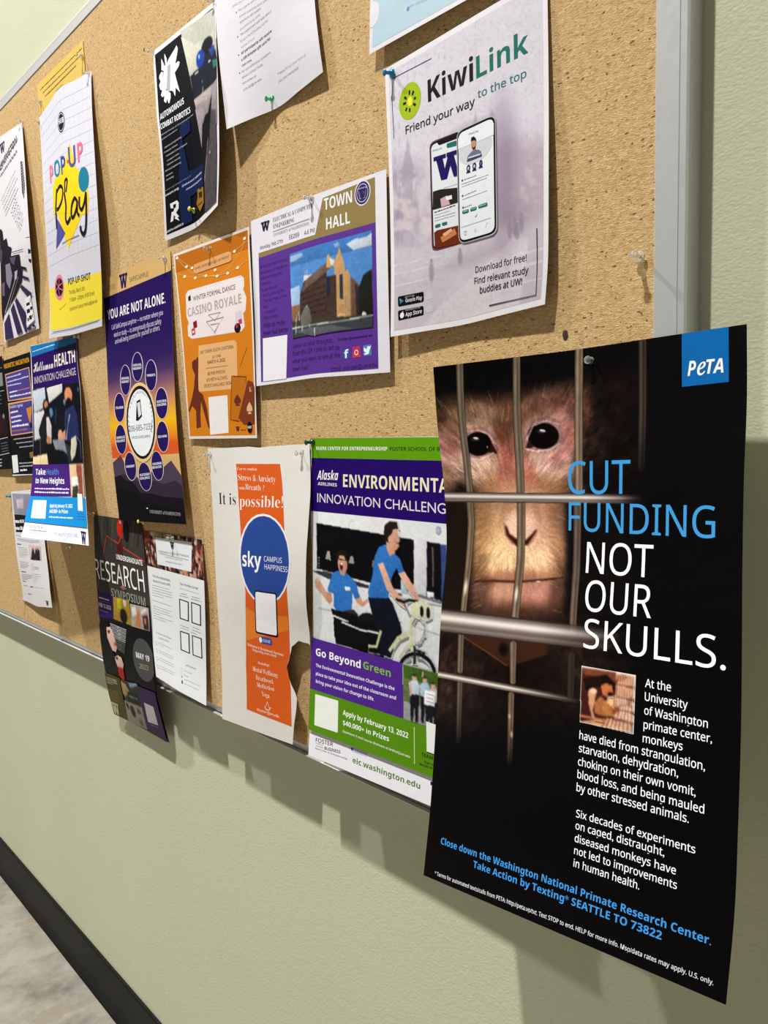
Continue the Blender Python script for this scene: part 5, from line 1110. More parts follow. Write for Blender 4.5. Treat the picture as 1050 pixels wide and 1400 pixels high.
["e","artwork",0.46,0.29,0.18,0.09,"fbe8c8",0 ],
["p","panel",[[2.42,1.02],[6.36,0.93],[6.64,1.04],[6.64,1.44],[6.41,1.51],[2.58,1.57],[2.31,1.43]],"dca26a" ],
["t","artwork","GAMES, PRIZES & FUN @ A UW PRESENT",2.524,1.341,6.438,1.275,0.134,"7a4a20","S",0,0 ],
["p","panel",[[1.07,2.6],[1.42,2.4],[7.47,2.41],[7.78,2.59],[7.77,3.02],[7.64,3.17],[7.93,3.64],[7.78,4.3],[7.51,4.44],[7.62,5.13],[7.25,5.35],[1.39,5.24],[0.9,5.03],[0.95,4.46],[1.15,4.29],[0.91,3.88]],"eadfe0" ],
["t","artwork","WINTER FORMAL DANCE",1.921,3.091,6.847,3.06,0.268,"332c30","R",0,0 ],
["t","artwork","CASINO ROYALE",1.117,3.923,7.394,3.869,0.501,"b7a79e","B",0,0 ],
["l","artwork",[[3.62,4.09],[5.046,4.098],[4.332,4.486],[3.62,4.09]],0.04,"9a8f8c" ],
["l","artwork",[[3.329,4.444],[5.378,4.394],[4.205,5.104],[3.329,4.444]],0.04,"9a8f8c" ],
["l","artwork",[[3.824,4.659],[4.781,4.668],[4.193,5.193]],0.04,"9a8f8c" ],
["p","artwork",[[1.34,2.78],[1.67,2.68],[1.65,3.01],[1.36,3.02]],"201c20" ],
["p","artwork",[[1.67,4.3],[2.16,4.23],[2.17,4.63],[1.71,4.68]],"8c1c2c" ],
["p","artwork",[[1.41,4.68],[1.84,4.62],[1.86,5.0],[1.43,5.06]],"c8384a" ],
["p","artwork",[[1.52,4.8],[1.73,4.78],[1.75,4.92],[1.53,4.93]],"f0e4e4" ],
["e","artwork",6.83,5.14,0.35,0.26,"17151a",0 ],
["e","artwork",6.78,5.03,0.15,0.12,"b03040",0 ],
["p","artwork",[[6.65,4.3],[7.36,4.25],[7.42,4.77],[6.68,4.82]],"d9c9d8" ],
["p","artwork",[[6.96,4.72],[7.31,4.69],[7.37,4.93],[7.02,4.97]],"c04050" ],
["p","panel",[[2.15,5.7],[6.41,5.74],[6.66,5.89],[6.55,8.12],[6.3,8.33],[1.96,8.32],[1.7,8.17]],"e6b37c" ],
["t","artwork","UW TOWER SOUTH CAFETERIA",2.279,6.191,6.292,6.166,0.177,"5c3c24","S",0,0 ],
["t","artwork","8-11PM",3.77,6.552,4.75,6.532,0.159,"5c3c24","S",0,0 ],
["t","artwork","MARCH 4, 2022",3.132,6.808,5.275,6.788,0.177,"5c3c24","S",0,0 ],
["l","artwork",[[2.875,7.038],[5.531,7.05]],0.03,"8a6a48" ],
["t","artwork","$8 PER PERSON",3.065,7.44,5.167,7.423,0.178,"5c3c24","S",0,0 ],
["t","artwork","$10 WITH ALCOHOL",2.874,7.784,5.456,7.763,0.177,"5c3c24","S",0,0 ],
["t","artwork","TICKETS AVAILABLE NOW!",2.454,8.111,5.954,8.076,0.178,"5c3c24","S",0,0 ],
["p","artwork",[[1.16,6.56],[1.57,6.42],[1.64,6.5],[1.89,6.29],[1.99,6.43],[1.81,7.34],[1.75,8.27],[2.25,8.47],[2.68,9.22],[2.9,10.37],[2.73,10.37],[2.23,9.39],[1.99,8.83],[1.78,9.56],[1.77,10.31],[1.17,10.39],[1.26,9.36],[0.76,9.07],[0.32,9.43],[0.22,9.34],[0.83,8.6],[1.18,8.05],[1.42,7.32],[1.11,6.88]],"6c2f22" ],
["p","artwork",[[5.94,7.66],[7.52,7.79],[7.59,8.68],[7.3,10.04],[6.52,10.07],[5.58,9.96],[5.7,8.78]],"c2701a" ],
["l","artwork",[[5.997,7.644],[7.573,7.764],[7.466,7.995]],0.05,"6c3820" ],
["l","artwork",[[5.941,7.641],[5.577,9.963],[6.522,10.069]],0.05,"6c3820" ],
["t","artwork","♠",6.117,9.144,6.865,9.134,0.397,"6c2f22","R",0,0 ],
["p","artwork",[[7.74,7.94],[8.26,8.08],[8.41,8.29],[8.29,10.23],[7.11,10.23],[6.54,9.89]],"7c3a22" ],
["t","artwork","♠",7.521,9.616,8.15,9.616,0.425,"e2b48c","R",0,0 ],
["t","artwork","K",7.869,8.565,8.134,8.559,0.252,"e2b48c","F",0,0 ],
["l","artwork",[[6.96,7.158],[7.398,6.635],[7.781,6.242]],0.05,"8a4a18" ],
["p","panel",[[2.96,8.66],[5.33,8.63],[5.25,10.69],[2.93,10.78]],"eeeae8" ],
["p","logo",[[6.16,10.39],[6.25,10.39],[6.31,10.61],[6.23,10.61]],"3a2050" ],
["p","logo",[[6.24,10.61],[6.31,10.61],[6.4,10.39],[6.33,10.39]],"3a2050" ],
["p","logo",[[6.32,10.39],[6.4,10.39],[6.48,10.6],[6.4,10.61]],"3a2050" ],
["p","logo",[[6.41,10.61],[6.48,10.6],[6.56,10.38],[6.5,10.38]],"3a2050" ],
["p","logo",[[6.13,10.37],[6.3,10.36],[6.3,10.4],[6.13,10.41]],"3a2050" ],
["p","logo",[[6.31,10.36],[6.45,10.36],[6.45,10.4],[6.31,10.4]],"3a2050" ],
["p","logo",[[6.46,10.36],[6.59,10.36],[6.59,10.39],[6.46,10.4]],"3a2050" ],
["d","artwork",[6.699,10.594],[7.26,10.583],0.087,"8a4a28" ],
["e","logo",7.77,10.42,0.27,0.3,"16121a",0 ],
["t","logo","HUB",7.561,10.492,7.962,10.48,0.138,"f0eef2","B",0,0]]},

{"key":"robotics_poster","W":8.5,"H":11,"us":[0,0.25,0.5,0.75,1],"vs":[0.0,0.125,0.25,0.375,0.5,0.625,0.75,0.875,1.0],"G":[[[-34.379,0.15,40.177],[-32.506,0.15,40.143],[-30.632,0.15,40.109],[-28.758,0.15,40.075],[-26.885,0.15,40.041]],[[-34.049,0.264,38.761],[-32.186,0.263,38.725],[-30.323,0.261,38.697],[-28.46,0.287,38.68],[-26.597,0.32,38.663]],[[-33.724,0.389,37.345],[-31.87,0.384,37.307],[-30.015,0.379,37.285],[-28.161,0.428,37.286],[-26.306,0.491,37.287]],[[-33.396,0.513,35.93],[-31.542,0.507,35.892],[-29.688,0.501,35.878],[-27.834,0.58,35.898],[-25.98,0.679,35.919]],[[-33.036,0.599,34.521],[-31.183,0.602,34.485],[-29.329,0.605,34.479],[-27.475,0.728,34.52],[-25.621,0.883,34.562]],[[-32.994,0.548,33.063],[-31.121,0.558,33.027],[-29.248,0.568,33.03],[-27.374,0.747,33.092],[-25.501,0.968,33.154]],[[-33.135,0.44,31.618],[-31.227,0.453,31.576],[-29.319,0.467,31.581],[-27.412,0.705,31.656],[-25.504,0.998,31.731]],[[-33.388,0.297,30.189],[-31.46,0.308,30.143],[-29.533,0.318,30.151],[-27.605,0.611,30.242],[-25.677,0.975,30.332]],[[-33.656,0.15,28.761],[-31.742,0.147,28.714],[-29.829,0.143,28.73],[-27.916,0.479,28.839],[-26.003,0.9,28.949]]],"paper":"e9e6ea","gloss":0.35,"el":[["p","panel",[[0.3,0.3],[8.2,0.3],[8.2,10.7],[0.3,10.7]],"121118" ],
["p","photograph",[[4.05,0.15],[8.42,0.4],[8.38,2.1],[8.5,2.23],[8.41,4.63],[5.23,4.62],[4.86,3.11]],"b9bbae" ],
["p","photograph",[[4.05,0.49],[5.71,1.51],[7.33,1.75],[8.34,1.61],[8.27,2.47],[6.27,2.77],[4.86,3.11]],"cfcdbd" ],
["p","photograph",[[4.92,3.13],[6.23,3.07],[6.81,2.23],[7.4,2.24],[8.38,2.82],[8.5,3.29],[8.42,4.52],[7.6,4.8],[5.22,4.64]],"1c1f2c" ],
["e","photograph",7.34,2.2,0.73,0.49,"15171c",0 ],
["e","photograph",6.42,2.63,0.57,0.5,"1c3f9c",0 ],
["p","photograph",[[7.49,2.48],[8.19,2.44],[8.33,2.8],[7.9,3.06]],"26458f" ],
["e","photograph",6.28,2.46,0.12,0.15,"a8c8f0",0 ],
["p","photograph",[[7.94,3.28],[8.48,3.38],[8.48,3.8],[8.01,3.78]],"2f7a6c" ],
["e","photograph",7.57,3.19,0.15,0.07,"e8eef4",0 ],
["l","photograph",[[5.593,3.232],[6.089,3.226]],0.1,"d8e0ec" ],
["e","photograph",6.51,4.01,0.09,0.06,"5f8fe0",0 ],
["l","photograph",[[6.557,4.293],[6.443,4.682]],0.12,"8f9060" ],
["p","photograph",[[5.19,4.66],[8.41,4.63],[8.29,6.99],[6.46,6.41],[5.63,6.15]],"93898c" ],
["p","photograph",[[5.22,4.64],[7.6,4.77],[7.54,5.3],[5.39,5.05]],"b3a8a4" ],
["p","photograph",[[7.54,5.3],[6.72,6.49],[7.37,6.7],[7.68,5.14]],"1c1a20" ],
["p","photograph",[[5.31,5.26],[6.66,5.71],[6.15,6.21],[5.85,7.44],[5.25,5.23]],"9c9296" ],
["p","photograph",[[7.48,5.98],[8.19,6.22],[8.19,8.62],[8.22,10.74],[6.13,10.68],[6.05,8.94],[7.03,7.31],[7.21,6.39]],"514a4e" ],
["p","photograph",[[6.62,6.0],[7.48,5.98],[7.1,7.33],[6.24,8.71],[5.97,8.92],[5.93,7.46],[6.19,6.37]],"17151a" ],
["l","photograph",[[6.915,7.228],[6.118,9.151]],0.08,"b09c9c" ],
["e","photograph",7.11,8.0,0.09,0.05,"e8e8ec",0 ],
["p","panel",[[3.08,5.41],[4.39,5.56],[4.4,6.13],[3.17,6.22],[3.73,8.03],[5.97,8.25],[5.85,9.27],[3.8,9.32],[3.92,10.57],[2.51,10.56],[2.29,9.02],[2.43,8.05]],"16244e" ],
["t","lettering","AUTONOMOUS",0.448,4.447,3.824,4.386,0.371,"f0f0f4","B",0,0 ],
["t","lettering","COMBAT ROBOTICS",0.382,5.008,4.554,5.162,0.341,"f0f0f4","B",0,0 ],
["t","lettering","Advanced Robotics at UW is looking for new",0.339,5.407,4.983,5.451,0.084,"c4c6d0","S",0,0 ],
["t","lettering","members interested in:",0.317,5.68,2.7,5.636,0.081,"c4c6d0","S",0,0 ],
["t","lettering","- Mechanical Engineering",0.631,6.192,3.126,6.156,0.083,"d8dae4","S",0,0 ],
["t","lettering","- Computer Science",0.508,6.425,2.531,6.411,0.083,"d8dae4","S",0,0 ],
["t","lettering","• Embedded Control Systems",0.814,6.665,3.812,6.65,0.082,"d8dae4","S",0,0 ],
["t","lettering","• Computer Vision",0.904,6.93,2.657,6.903,0.083,"d8dae4","S",0,0 ],
["t","lettering","• Machine Learning",0.862,7.152,2.77,7.129,0.083,"d8dae4","S",0,0 ],
["t","lettering","- Electrical Engineering",0.49,7.411,2.8,7.394,0.083,"d8dae4","S",0,0 ],
["t","lettering","- Business",0.492,7.657,1.546,7.645,0.083,"d8dae4","S",0,0 ],
["t","lettering","- Marketing",0.499,7.883,1.647,7.867,0.083,"d8dae4","S",0,0 ],
["t","lettering","You want to get involved contact us at",0.31,8.401,3.971,8.325,0.068,"9fa6c4","S",0,0 ],
["t","lettering","uwarc.org",0.388,8.662,2.241,8.611,0.119,"f0f0f4","B",0,0 ],
["t","lettering","@advanced robotics",2.734,8.62,5.686,8.62,0.103,"cfd6f0","B",0,0 ],
["t","lettering","advancedrobotics@uw.edu",3.27,8.891,5.617,8.903,0.095,"cfd6f0","B",0,0 ],
["p","logo",[[1.18,0.82],[1.5,1.25],[1.5,1.37],[1.7,1.4],[1.62,0.85],[1.69,0.68],[1.94,1.07],[1.87,1.35],[2.25,1.17],[2.72,1.0],[3.05,0.9],[3.39,0.74],[3.53,1.01],[3.35,1.33],[3.04,1.76],[3.45,1.72],[3.64,1.85],[3.49,2.04],[2.9,2.25],[3.07,2.73],[3.42,3.59],[2.89,3.13],[2.75,3.63],[2.52,3.26],[2.26,3.13],[1.77,3.04],[1.46,2.67],[1.31,2.19],[1.39,1.66],[1.09,1.51]],"f2f2f4" ],
["p","logo",[[0.76,1.74],[1.07,1.6],[1.32,1.72],[1.33,2.36],[1.59,2.93],[2.15,3.23],[2.14,3.53],[1.9,3.81],[1.73,3.7],[1.7,3.45],[1.44,3.65],[1.18,3.46],[1.29,3.17],[0.97,3.16],[0.8,2.97],[1.03,2.76],[0.76,2.62],[0.63,2.31],[0.88,2.16],[0.7,1.89]],"f2f2f4" ],
["p","logo",[[1.99,1.55],[2.4,1.55],[2.08,3.08],[1.66,2.92]],"aeb0b6" ],
["p","logo",[[0.94,9.15],[1.95,9.14],[2.16,9.29],[2.12,9.59],[1.74,9.75],[2.15,10.02],[1.91,10.01],[2.18,10.25],[1.5,10.01],[1.65,9.96],[1.42,9.82],[1.29,10.11],[0.91,10.12],[1.14,9.62],[1.44,9.62],[1.5,9.48],[1.03,9.4]],"f0f0f4" ],
["p","logo",[[1.39,9.28],[1.79,9.28],[1.77,9.45],[1.4,9.51]],"14131a" ],
["t","logo","NORTH AMERICA",0.296,10.624,2.74,10.542,0.111,"e6e6ec","B",0,0 ],
["p","logo",[[4.84,9.23],[5.17,9.24],[5.36,9.37],[5.67,9.29],[5.88,9.37],[5.89,9.85],[5.93,10.15],[5.21,10.4],[4.62,9.9],[4.87,9.57]],"9a7420" ],
["p","logo",[[5.06,9.43],[5.65,9.5],[5.66,9.79],[5.11,9.71]],"3c2c14" ],
["p","logo",[[4.82,9.97],[5.75,10.01],[5.71,10.07],[4.86,10.06]],"5c4418"]]},

{"key":"study_flyer","W":8.5,"H":11,"us":[0,0.25,0.5,0.75,1],"vs":[0.0,0.125,0.25,0.375,0.5,0.625,0.75,0.875,1.0],"G":[[[-27.262,0.1,44.02],[-25.004,0.1,43.923],[-22.746,0.1,43.827],[-20.487,0.1,43.73],[-18.229,0.1,43.633]],[[-27.076,0.143,42.583],[-24.858,0.143,42.503],[-22.639,0.142,42.424],[-20.421,0.132,42.356],[-18.203,0.122,42.289]],[[-26.874,0.202,41.149],[-24.7,0.2,41.085],[-22.526,0.199,41.022],[-20.353,0.171,40.984],[-18.179,0.143,40.946]],[[-26.642,0.301,39.721],[-24.52,0.282,39.672],[-22.398,0.262,39.624],[-20.275,0.213,39.613],[-18.153,0.164,39.602]],[[-26.386,0.412,38.298],[-24.319,0.356,38.263],[-22.253,0.3,38.228],[-20.186,0.244,38.244],[-18.119,0.189,38.259]],[[-26.091,0.504,36.882],[-24.08,0.396,36.86],[-22.069,0.288,36.837],[-20.058,0.256,36.877],[-18.047,0.223,36.917]],[[-25.771,0.588,35.471],[-23.786,0.424,35.464],[-21.802,0.261,35.457],[-19.817,0.281,35.525],[-17.832,0.302,35.594]],[[-25.44,0.669,34.061],[-23.476,0.436,34.071],[-21.511,0.203,34.081],[-19.546,0.276,34.178],[-17.581,0.348,34.275]],[[-25.112,0.75,32.651],[-23.182,0.428,32.675],[-21.252,0.105,32.698],[-19.322,0.202,32.822],[-17.391,0.3,32.945]]],"paper":"dcd9e0","gloss":0.5,"el":[["t","logo","What you will do:",1.656,5.016,3.318,5.095,0.12,"a09ea6","S",0,0 ],
["t","logo","Play a game with others and",2.206,5.427,4.661,5.507,0.117,"98969e","S",0,0 ],
["t","logo","answer questions about your",2.23,5.755,4.801,5.864,0.116,"98969e","S",0,0 ],
["t","logo","experience with avatars.",2.232,6.057,4.174,6.046,0.116,"98969e","S",0,0 ],
["t","logo","plus a short survey online",2.188,6.407,4.021,6.316,0.116,"98969e","S",0,0 ],
["t","logo","The experiment will take about",2.165,6.69,4.975,6.522,0.115,"8c8a92","S",0,0 ],
["t","logo","60 min in the ACE building over the",2.101,7.001,4.61,6.824,0.105,"98969e","S",0,0 ],
["t","logo","summer (2 hours).",2.105,7.315,3.364,7.229,0.108,"98969e","S",0,0 ],
["t","logo","All participants will receive",2.037,7.617,4.811,7.437,0.127,"4c4a54","B",0,0 ],
["t","logo","a $30 Amazon gift card for",1.992,7.945,4.628,7.73,0.127,"4c4a54","B",0,0 ],
["t","logo","their time.",1.951,8.251,2.851,8.211,0.119,"4c4a54","B",0,0 ],
["t","logo","For any additional questions",1.882,8.542,4.437,8.361,0.106,"8c8a92","S",0,0 ],
["t","logo","please contact Study",1.853,8.829,3.642,8.7,0.107,"8c8a92","S",0,0 ],
["t","logo","Recruitment at",1.808,9.14,2.971,9.079,0.108,"77757e","S",0,0 ],
["t","logo","xrstudy@uw.edu",1.754,9.489,3.357,9.353,0.118,"77757e","S",0,0 ],
["t","logo","Please fill out this form if",4.715,9.595,7.305,9.754,0.117,"8f8d95","S",0,0 ],
["t","logo","you are interested!",4.647,9.929,6.586,10.043,0.115,"8f8d95","S",0,0 ],
["e","logo",2.0,5.39,0.05,0.04,"3c3a44",0 ],
["e","logo",1.91,6.63,0.05,0.04,"3c3a44",0 ],
["e","logo",1.8,7.56,0.05,0.04,"3c3a44",0 ],
["e","logo",1.69,8.49,0.05,0.04,"3c3a44",0]]},

{"key":"blue_flyer","W":8.5,"H":11,"us":[0,0.25,0.5,0.75,1],"vs":[0.0,0.125,0.25,0.375,0.5,0.625,0.75,0.875,1.0],"G":[[[-13.972,0.1,43.405],[-11.951,0.1,43.233],[-9.93,0.1,43.061],[-7.91,0.1,42.889],[-5.889,0.1,42.718]],[[-13.985,0.132,42.045],[-11.955,0.128,41.889],[-9.925,0.124,41.734],[-7.895,0.119,41.579],[-5.865,0.115,41.424]],[[-13.995,0.166,40.685],[-11.956,0.157,40.546],[-9.918,0.147,40.407],[-7.88,0.138,40.268],[-5.842,0.128,40.129]],[[-14.004,0.2,39.325],[-11.958,0.185,39.202],[-9.912,0.171,39.08],[-7.865,0.156,38.958],[-5.819,0.141,38.835]],[[-14.016,0.233,37.965],[-11.961,0.214,37.859],[-9.906,0.194,37.753],[-7.851,0.175,37.647],[-5.795,0.156,37.541]],[[-14.031,0.263,36.605],[-11.966,0.241,36.515],[-9.901,0.218,36.426],[-7.836,0.195,36.337],[-5.771,0.173,36.247]],[[-14.053,0.29,35.245],[-11.976,0.266,35.172],[-9.899,0.242,35.099],[-7.822,0.218,35.026],[-5.745,0.194,34.953]],[[-14.103,0.301,33.886],[-12.005,0.284,33.83],[-9.907,0.268,33.773],[-7.808,0.251,33.717],[-5.71,0.235,33.66]],[[-14.207,0.28,32.53],[-12.072,0.285,32.489],[-9.936,0.29,32.449],[-7.801,0.295,32.408],[-5.665,0.3,32.368]]],"paper":"e9e6ec","gloss":0.5,"el":[["p","panel",[[0.2,0.2],[8.3,0.2],[8.3,10.8],[0.2,10.8]],"bcd6e4" ],
["e","panel",0.19,9.47,0.43,0.51,"e9e6ec",0 ],
["d","logo",[2.769,10.083],[3.485,10.155],0.107,"a9c4d8" ],
["e","panel",2.37,10.06,0.08,0.09,"6f94c4",0 ],
["d","logo",[2.452,10.051],[2.713,10.092],0.091,"9fb8d4"]]},

{"key":"app_poster","W":8.5,"H":11,"us":[0,0.25,0.5,0.75,1],"vs":[0.0,0.125,0.25,0.375,0.5,0.625,0.75,0.875,1.0],"G":[[[-13.489,0.05,31.734],[-11.393,0.062,31.784],[-9.297,0.075,31.833],[-7.202,0.087,31.882],[-5.106,0.1,31.931]],[[-13.381,0.095,30.338],[-11.299,0.113,30.379],[-9.217,0.132,30.421],[-7.135,0.134,30.475],[-5.054,0.136,30.53]],[[-13.272,0.139,28.941],[-11.204,0.166,28.975],[-9.137,0.193,29.01],[-7.069,0.183,29.069],[-5.002,0.173,29.128]],[[-13.174,0.183,27.544],[-11.118,0.219,27.571],[-9.062,0.255,27.598],[-7.006,0.239,27.662],[-4.95,0.224,27.727]],[[-13.098,0.224,26.146],[-11.048,0.267,26.166],[-8.997,0.309,26.186],[-6.947,0.302,26.256],[-4.896,0.295,26.326]],[[-13.047,0.262,24.746],[-11.0,0.298,24.759],[-8.952,0.335,24.773],[-6.905,0.344,24.849],[-4.858,0.354,24.925]],[[-13.016,0.297,23.345],[-10.972,0.313,23.352],[-8.927,0.33,23.358],[-6.882,0.358,23.44],[-4.838,0.387,23.521]],[[-13.021,0.325,21.945],[-10.979,0.315,21.944],[-8.938,0.305,21.944],[-6.896,0.352,22.031],[-4.855,0.4,22.119]],[[-13.048,0.35,20.544],[-11.038,0.302,20.539],[-9.029,0.255,20.534],[-7.019,0.308,20.629],[-5.009,0.36,20.725]]],"paper":"e7e4e8","gloss":0.4,"el":[["r","photograph","campus",[0.22,0.22,8.28,10.78],0.05,[[525.4,95.39],[28.29,362.167],[-47.415,-3.813],[57.983,18.263],[-30.995,-11.88],[182.354,-115.263],[-42.235,87.767],[55.485,-15.267],[-11.191,14.459],[29.884,12.243],[28.168,10.58],[-39.637,-9.842],[10.653,-54.97],[-1.095,0.97],[-0.532,24.917]] ],
["l","frame_line",[[2.802,0.645],[0.499,0.557],[0.378,1.296],[0.404,3.0]],0.04,"3a3a5c" ],
["e","logo",1.47,1.82,0.67,0.72,"a4bd1e",0 ],
["e","logo",1.48,1.84,0.15,0.19,"f4e83c",0 ],
["l","logo",[[1.478,1.395],[1.456,1.574]],0.1,"14160c" ],
["l","logo",[[1.72,1.505],[1.63,1.644]],0.1,"14160c" ],
["l","logo",[[1.844,1.812],[1.714,1.828]],0.1,"14160c" ],
["l","logo",[[1.817,2.111],[1.67,1.998]],0.1,"14160c" ],
["l","logo",[[1.442,2.247],[1.45,2.102]],0.1,"14160c" ],
["l","logo",[[1.196,2.133],[1.287,2.023]],0.1,"14160c" ],
["l","logo",[[1.058,1.811],[1.239,1.819]],0.1,"14160c" ],
["l","logo",[[1.146,1.551],[1.283,1.677]],0.1,"14160c" ],
["t","lettering","Kiwi",2.539,2.243,5.014,2.292,0.852,"17161a","B",0,0 ],
["t","lettering","Link",5.162,2.297,7.64,2.314,0.797,"1f6e5e","B",0,0 ],
["t","lettering","Friend your way",1.144,3.041,5.07,3.217,0.308,"1c1b22","S",0,0.012 ],
["t","lettering","to the top",5.213,3.02,7.538,3.103,0.285,"2c6e66","S",0,0.012 ],
["t","lettering","Download for free!",4.958,9.236,7.518,9.352,0.228,"1c1a24","S",0,0.01 ],
["t","lettering","Find relevant study",4.9,9.628,7.621,9.79,0.228,"1c1a24","S",0,0.01 ],
["t","lettering","buddies at UW!",5.199,10.017,7.335,10.111,0.229,"1c1a24","S",0,0.01 ],
["l","frame_line",[[7.985,8.36],[8.049,10.614],[5.725,10.548]],0.04,"30284c" ],
["p","phone",[[2.55,4.04],[2.57,3.94],[2.63,3.87],[2.73,3.83],[2.88,3.82],[3.99,3.87],[4.12,3.88],[4.22,3.93],[4.27,4.0],[4.29,4.1],[4.24,7.81],[4.21,7.91],[4.16,7.97],[4.05,8.01],[3.91,8.02],[2.91,8.02],[2.76,8.0],[2.65,7.96],[2.59,7.89],[2.56,7.79]],"6a3c48" ],
["p","phone",[[2.6,4.08],[2.62,3.99],[2.67,3.92],[2.77,3.89],[2.89,3.88],[4.02,3.91],[4.14,3.92],[4.22,3.96],[4.27,4.03],[4.29,4.12],[4.24,7.77],[4.22,7.86],[4.16,7.92],[4.07,7.95],[3.94,7.96],[2.94,7.95],[2.81,7.93],[2.71,7.89],[2.65,7.83],[2.63,7.74]],"141018" ],
["p","phone",[[2.65,4.12],[2.67,4.04],[2.72,3.99],[2.79,3.96],[2.9,3.95],[4.06,3.99],[4.16,4.0],[4.23,4.04],[4.27,4.09],[4.29,4.17],[4.24,7.75],[4.22,7.82],[4.18,7.87],[4.1,7.9],[3.99,7.91],[2.95,7.9],[2.83,7.88],[2.75,7.85],[2.7,7.79],[2.69,7.72]],"dfe2e8" ],
["p","phone",[[3.0,3.88],[4.14,3.91],[4.14,4.13],[3.13,4.08],[3.04,4.01]],"141018" ],
["t","phone","KiwiLink",2.752,4.226,3.279,4.266,0.075,"5c6a70","S",0,0 ],
["p","phone",[[3.54,4.21],[3.54,4.18],[3.55,4.16],[3.58,4.15],[3.61,4.15],[4.03,4.18],[4.06,4.18],[4.09,4.2],[4.1,4.22],[4.11,4.24],[4.11,4.33],[4.11,4.36],[4.09,4.37],[4.07,4.38],[4.03,4.38],[3.63,4.33],[3.59,4.32],[3.56,4.3],[3.55,4.28],[3.54,4.26]],"1f6e5e" ],
["p","logo",[[2.91,4.55],[3.29,4.58],[3.53,5.46],[3.19,5.43]],"23135c" ],
["p","logo",[[3.25,5.44],[3.53,5.46],[3.91,4.62],[3.61,4.6]],"23135c" ],
["p","logo",[[3.57,4.6],[3.91,4.62],[4.21,5.5],[3.91,5.48]],"23135c" ],
["p","logo",[[3.95,5.49],[4.21,5.5],[4.57,4.67],[4.32,4.65]],"23135c" ],
["p","logo",[[2.78,4.45],[3.48,4.5],[3.48,4.65],[2.78,4.6]],"23135c" ],
["p","logo",[[3.53,4.5],[4.1,4.54],[4.1,4.69],[3.53,4.65]],"23135c" ],
["p","logo",[[4.15,4.54],[4.66,4.58],[4.66,4.73],[4.15,4.7]],"23135c" ],
["l","phone",[[3.298,5.763],[4.245,5.804]],0.03,"b8bcc4" ],
["p","phone",[[2.7,5.74],[3.14,5.76],[4.27,5.97],[4.26,6.49],[2.68,6.43]],"26241f" ],
["p","phone",[[3.13,6.12],[3.51,6.08],[3.68,6.45],[3.18,6.44]],"d0a8ac" ],
["p","phone",[[3.44,6.11],[3.78,6.13],[3.8,6.28],[3.47,6.26]],"e8e8ea" ],
["d","phone",[2.762,6.571],[3.995,6.567],0.05,"26262c" ],
["d","phone",[2.759,6.674],[3.643,6.687],0.024,"8a8e94" ],
["d","phone",[2.775,6.782],[3.987,6.828],0.025,"7a7e86" ],
["d","phone",[2.784,6.885],[3.937,6.925],0.025,"7a7e86" ],
["p","phone",[[2.78,7.08],[2.79,7.05],[2.8,7.04],[2.82,7.03],[2.85,7.03],[3.03,7.03],[3.06,7.03],[3.08,7.04],[3.1,7.05],[3.1,7.08],[3.1,7.12],[3.1,7.14],[3.09,7.15],[3.07,7.16],[3.03,7.16],[2.86,7.16],[2.83,7.15],[2.81,7.14],[2.79,7.12],[2.79,7.1]],"1f6e5e" ],
["p","phone",[[3.18,7.08],[3.18,7.05],[3.19,7.04],[3.22,7.03],[3.25,7.03],[3.42,7.04],[3.45,7.04],[3.47,7.05],[3.49,7.07],[3.49,7.09],[3.49,7.12],[3.49,7.14],[3.48,7.15],[3.46,7.16],[3.42,7.16],[3.26,7.16],[3.23,7.15],[3.2,7.14],[3.19,7.12],[3.18,7.1]],"1f6e5e" ],
["p","phone",[[2.72,7.31],[2.9,7.25],[4.23,7.33],[4.2,8.0],[2.75,7.91]],"6c2a16" ],
["p","phone",[[3.08,7.55],[3.89,7.39],[4.01,7.62],[3.2,7.78]],"c47c4c" ],
["p","phone",[[3.21,7.46],[3.71,7.35],[3.77,7.45],[3.33,7.58]],"e0b084" ],
["p","phone",[[4.11,4.17],[4.13,4.04],[4.21,3.95],[4.33,3.89],[4.5,3.87],[5.74,3.88],[5.9,3.89],[6.01,3.95],[6.08,4.04],[6.1,4.17],[6.13,7.83],[6.11,7.95],[6.03,8.04],[5.91,8.09],[5.73,8.1],[4.54,8.05],[4.36,8.03],[4.22,7.97],[4.14,7.88],[4.11,7.74]],"b9b4ba" ],
["p","phone",[[4.15,4.18],[4.17,4.06],[4.24,3.97],[4.36,3.92],[4.52,3.9],[5.72,3.9],[5.87,3.92],[5.98,3.97],[6.04,4.05],[6.07,4.17],[6.08,7.8],[6.06,7.91],[5.99,8.0],[5.87,8.04],[5.71,8.05],[4.54,8.02],[4.37,8.0],[4.25,7.94],[4.17,7.85],[4.15,7.73]],"100e14" ],
["p","phone",[[4.21,4.23],[4.23,4.12],[4.29,4.05],[4.38,4.0],[4.51,3.99],[5.71,3.98],[5.83,4.0],[5.92,4.04],[5.98,4.11],[5.99,4.21],[6.0,7.76],[5.98,7.86],[5.92,7.93],[5.83,7.97],[5.69,7.98],[4.54,7.94],[4.39,7.92],[4.29,7.88],[4.23,7.8],[4.21,7.7]],"e6e9ee" ],
["e","phone",5.07,4.81,0.86,0.5,"cfcfd6",0 ],
["p","phone",[[4.2,4.15],[6.02,4.18],[6.01,4.6],[4.19,4.56]],"e6e9ee" ],
["t","phone","KiwiLink",4.776,4.219,5.254,4.251,0.079,"4c5a64","S",0,0 ],
["p","phone",[[4.64,5.15],[4.7,4.95],[4.91,4.85],[5.24,4.88],[5.38,4.99],[5.4,5.18]],"6a7288" ],
["p","phone",[[4.94,4.74],[5.08,4.7],[5.13,4.85],[4.96,4.87]],"a87460" ],
["e","phone",5.01,4.59,0.13,0.21,"c08c74",0 ],
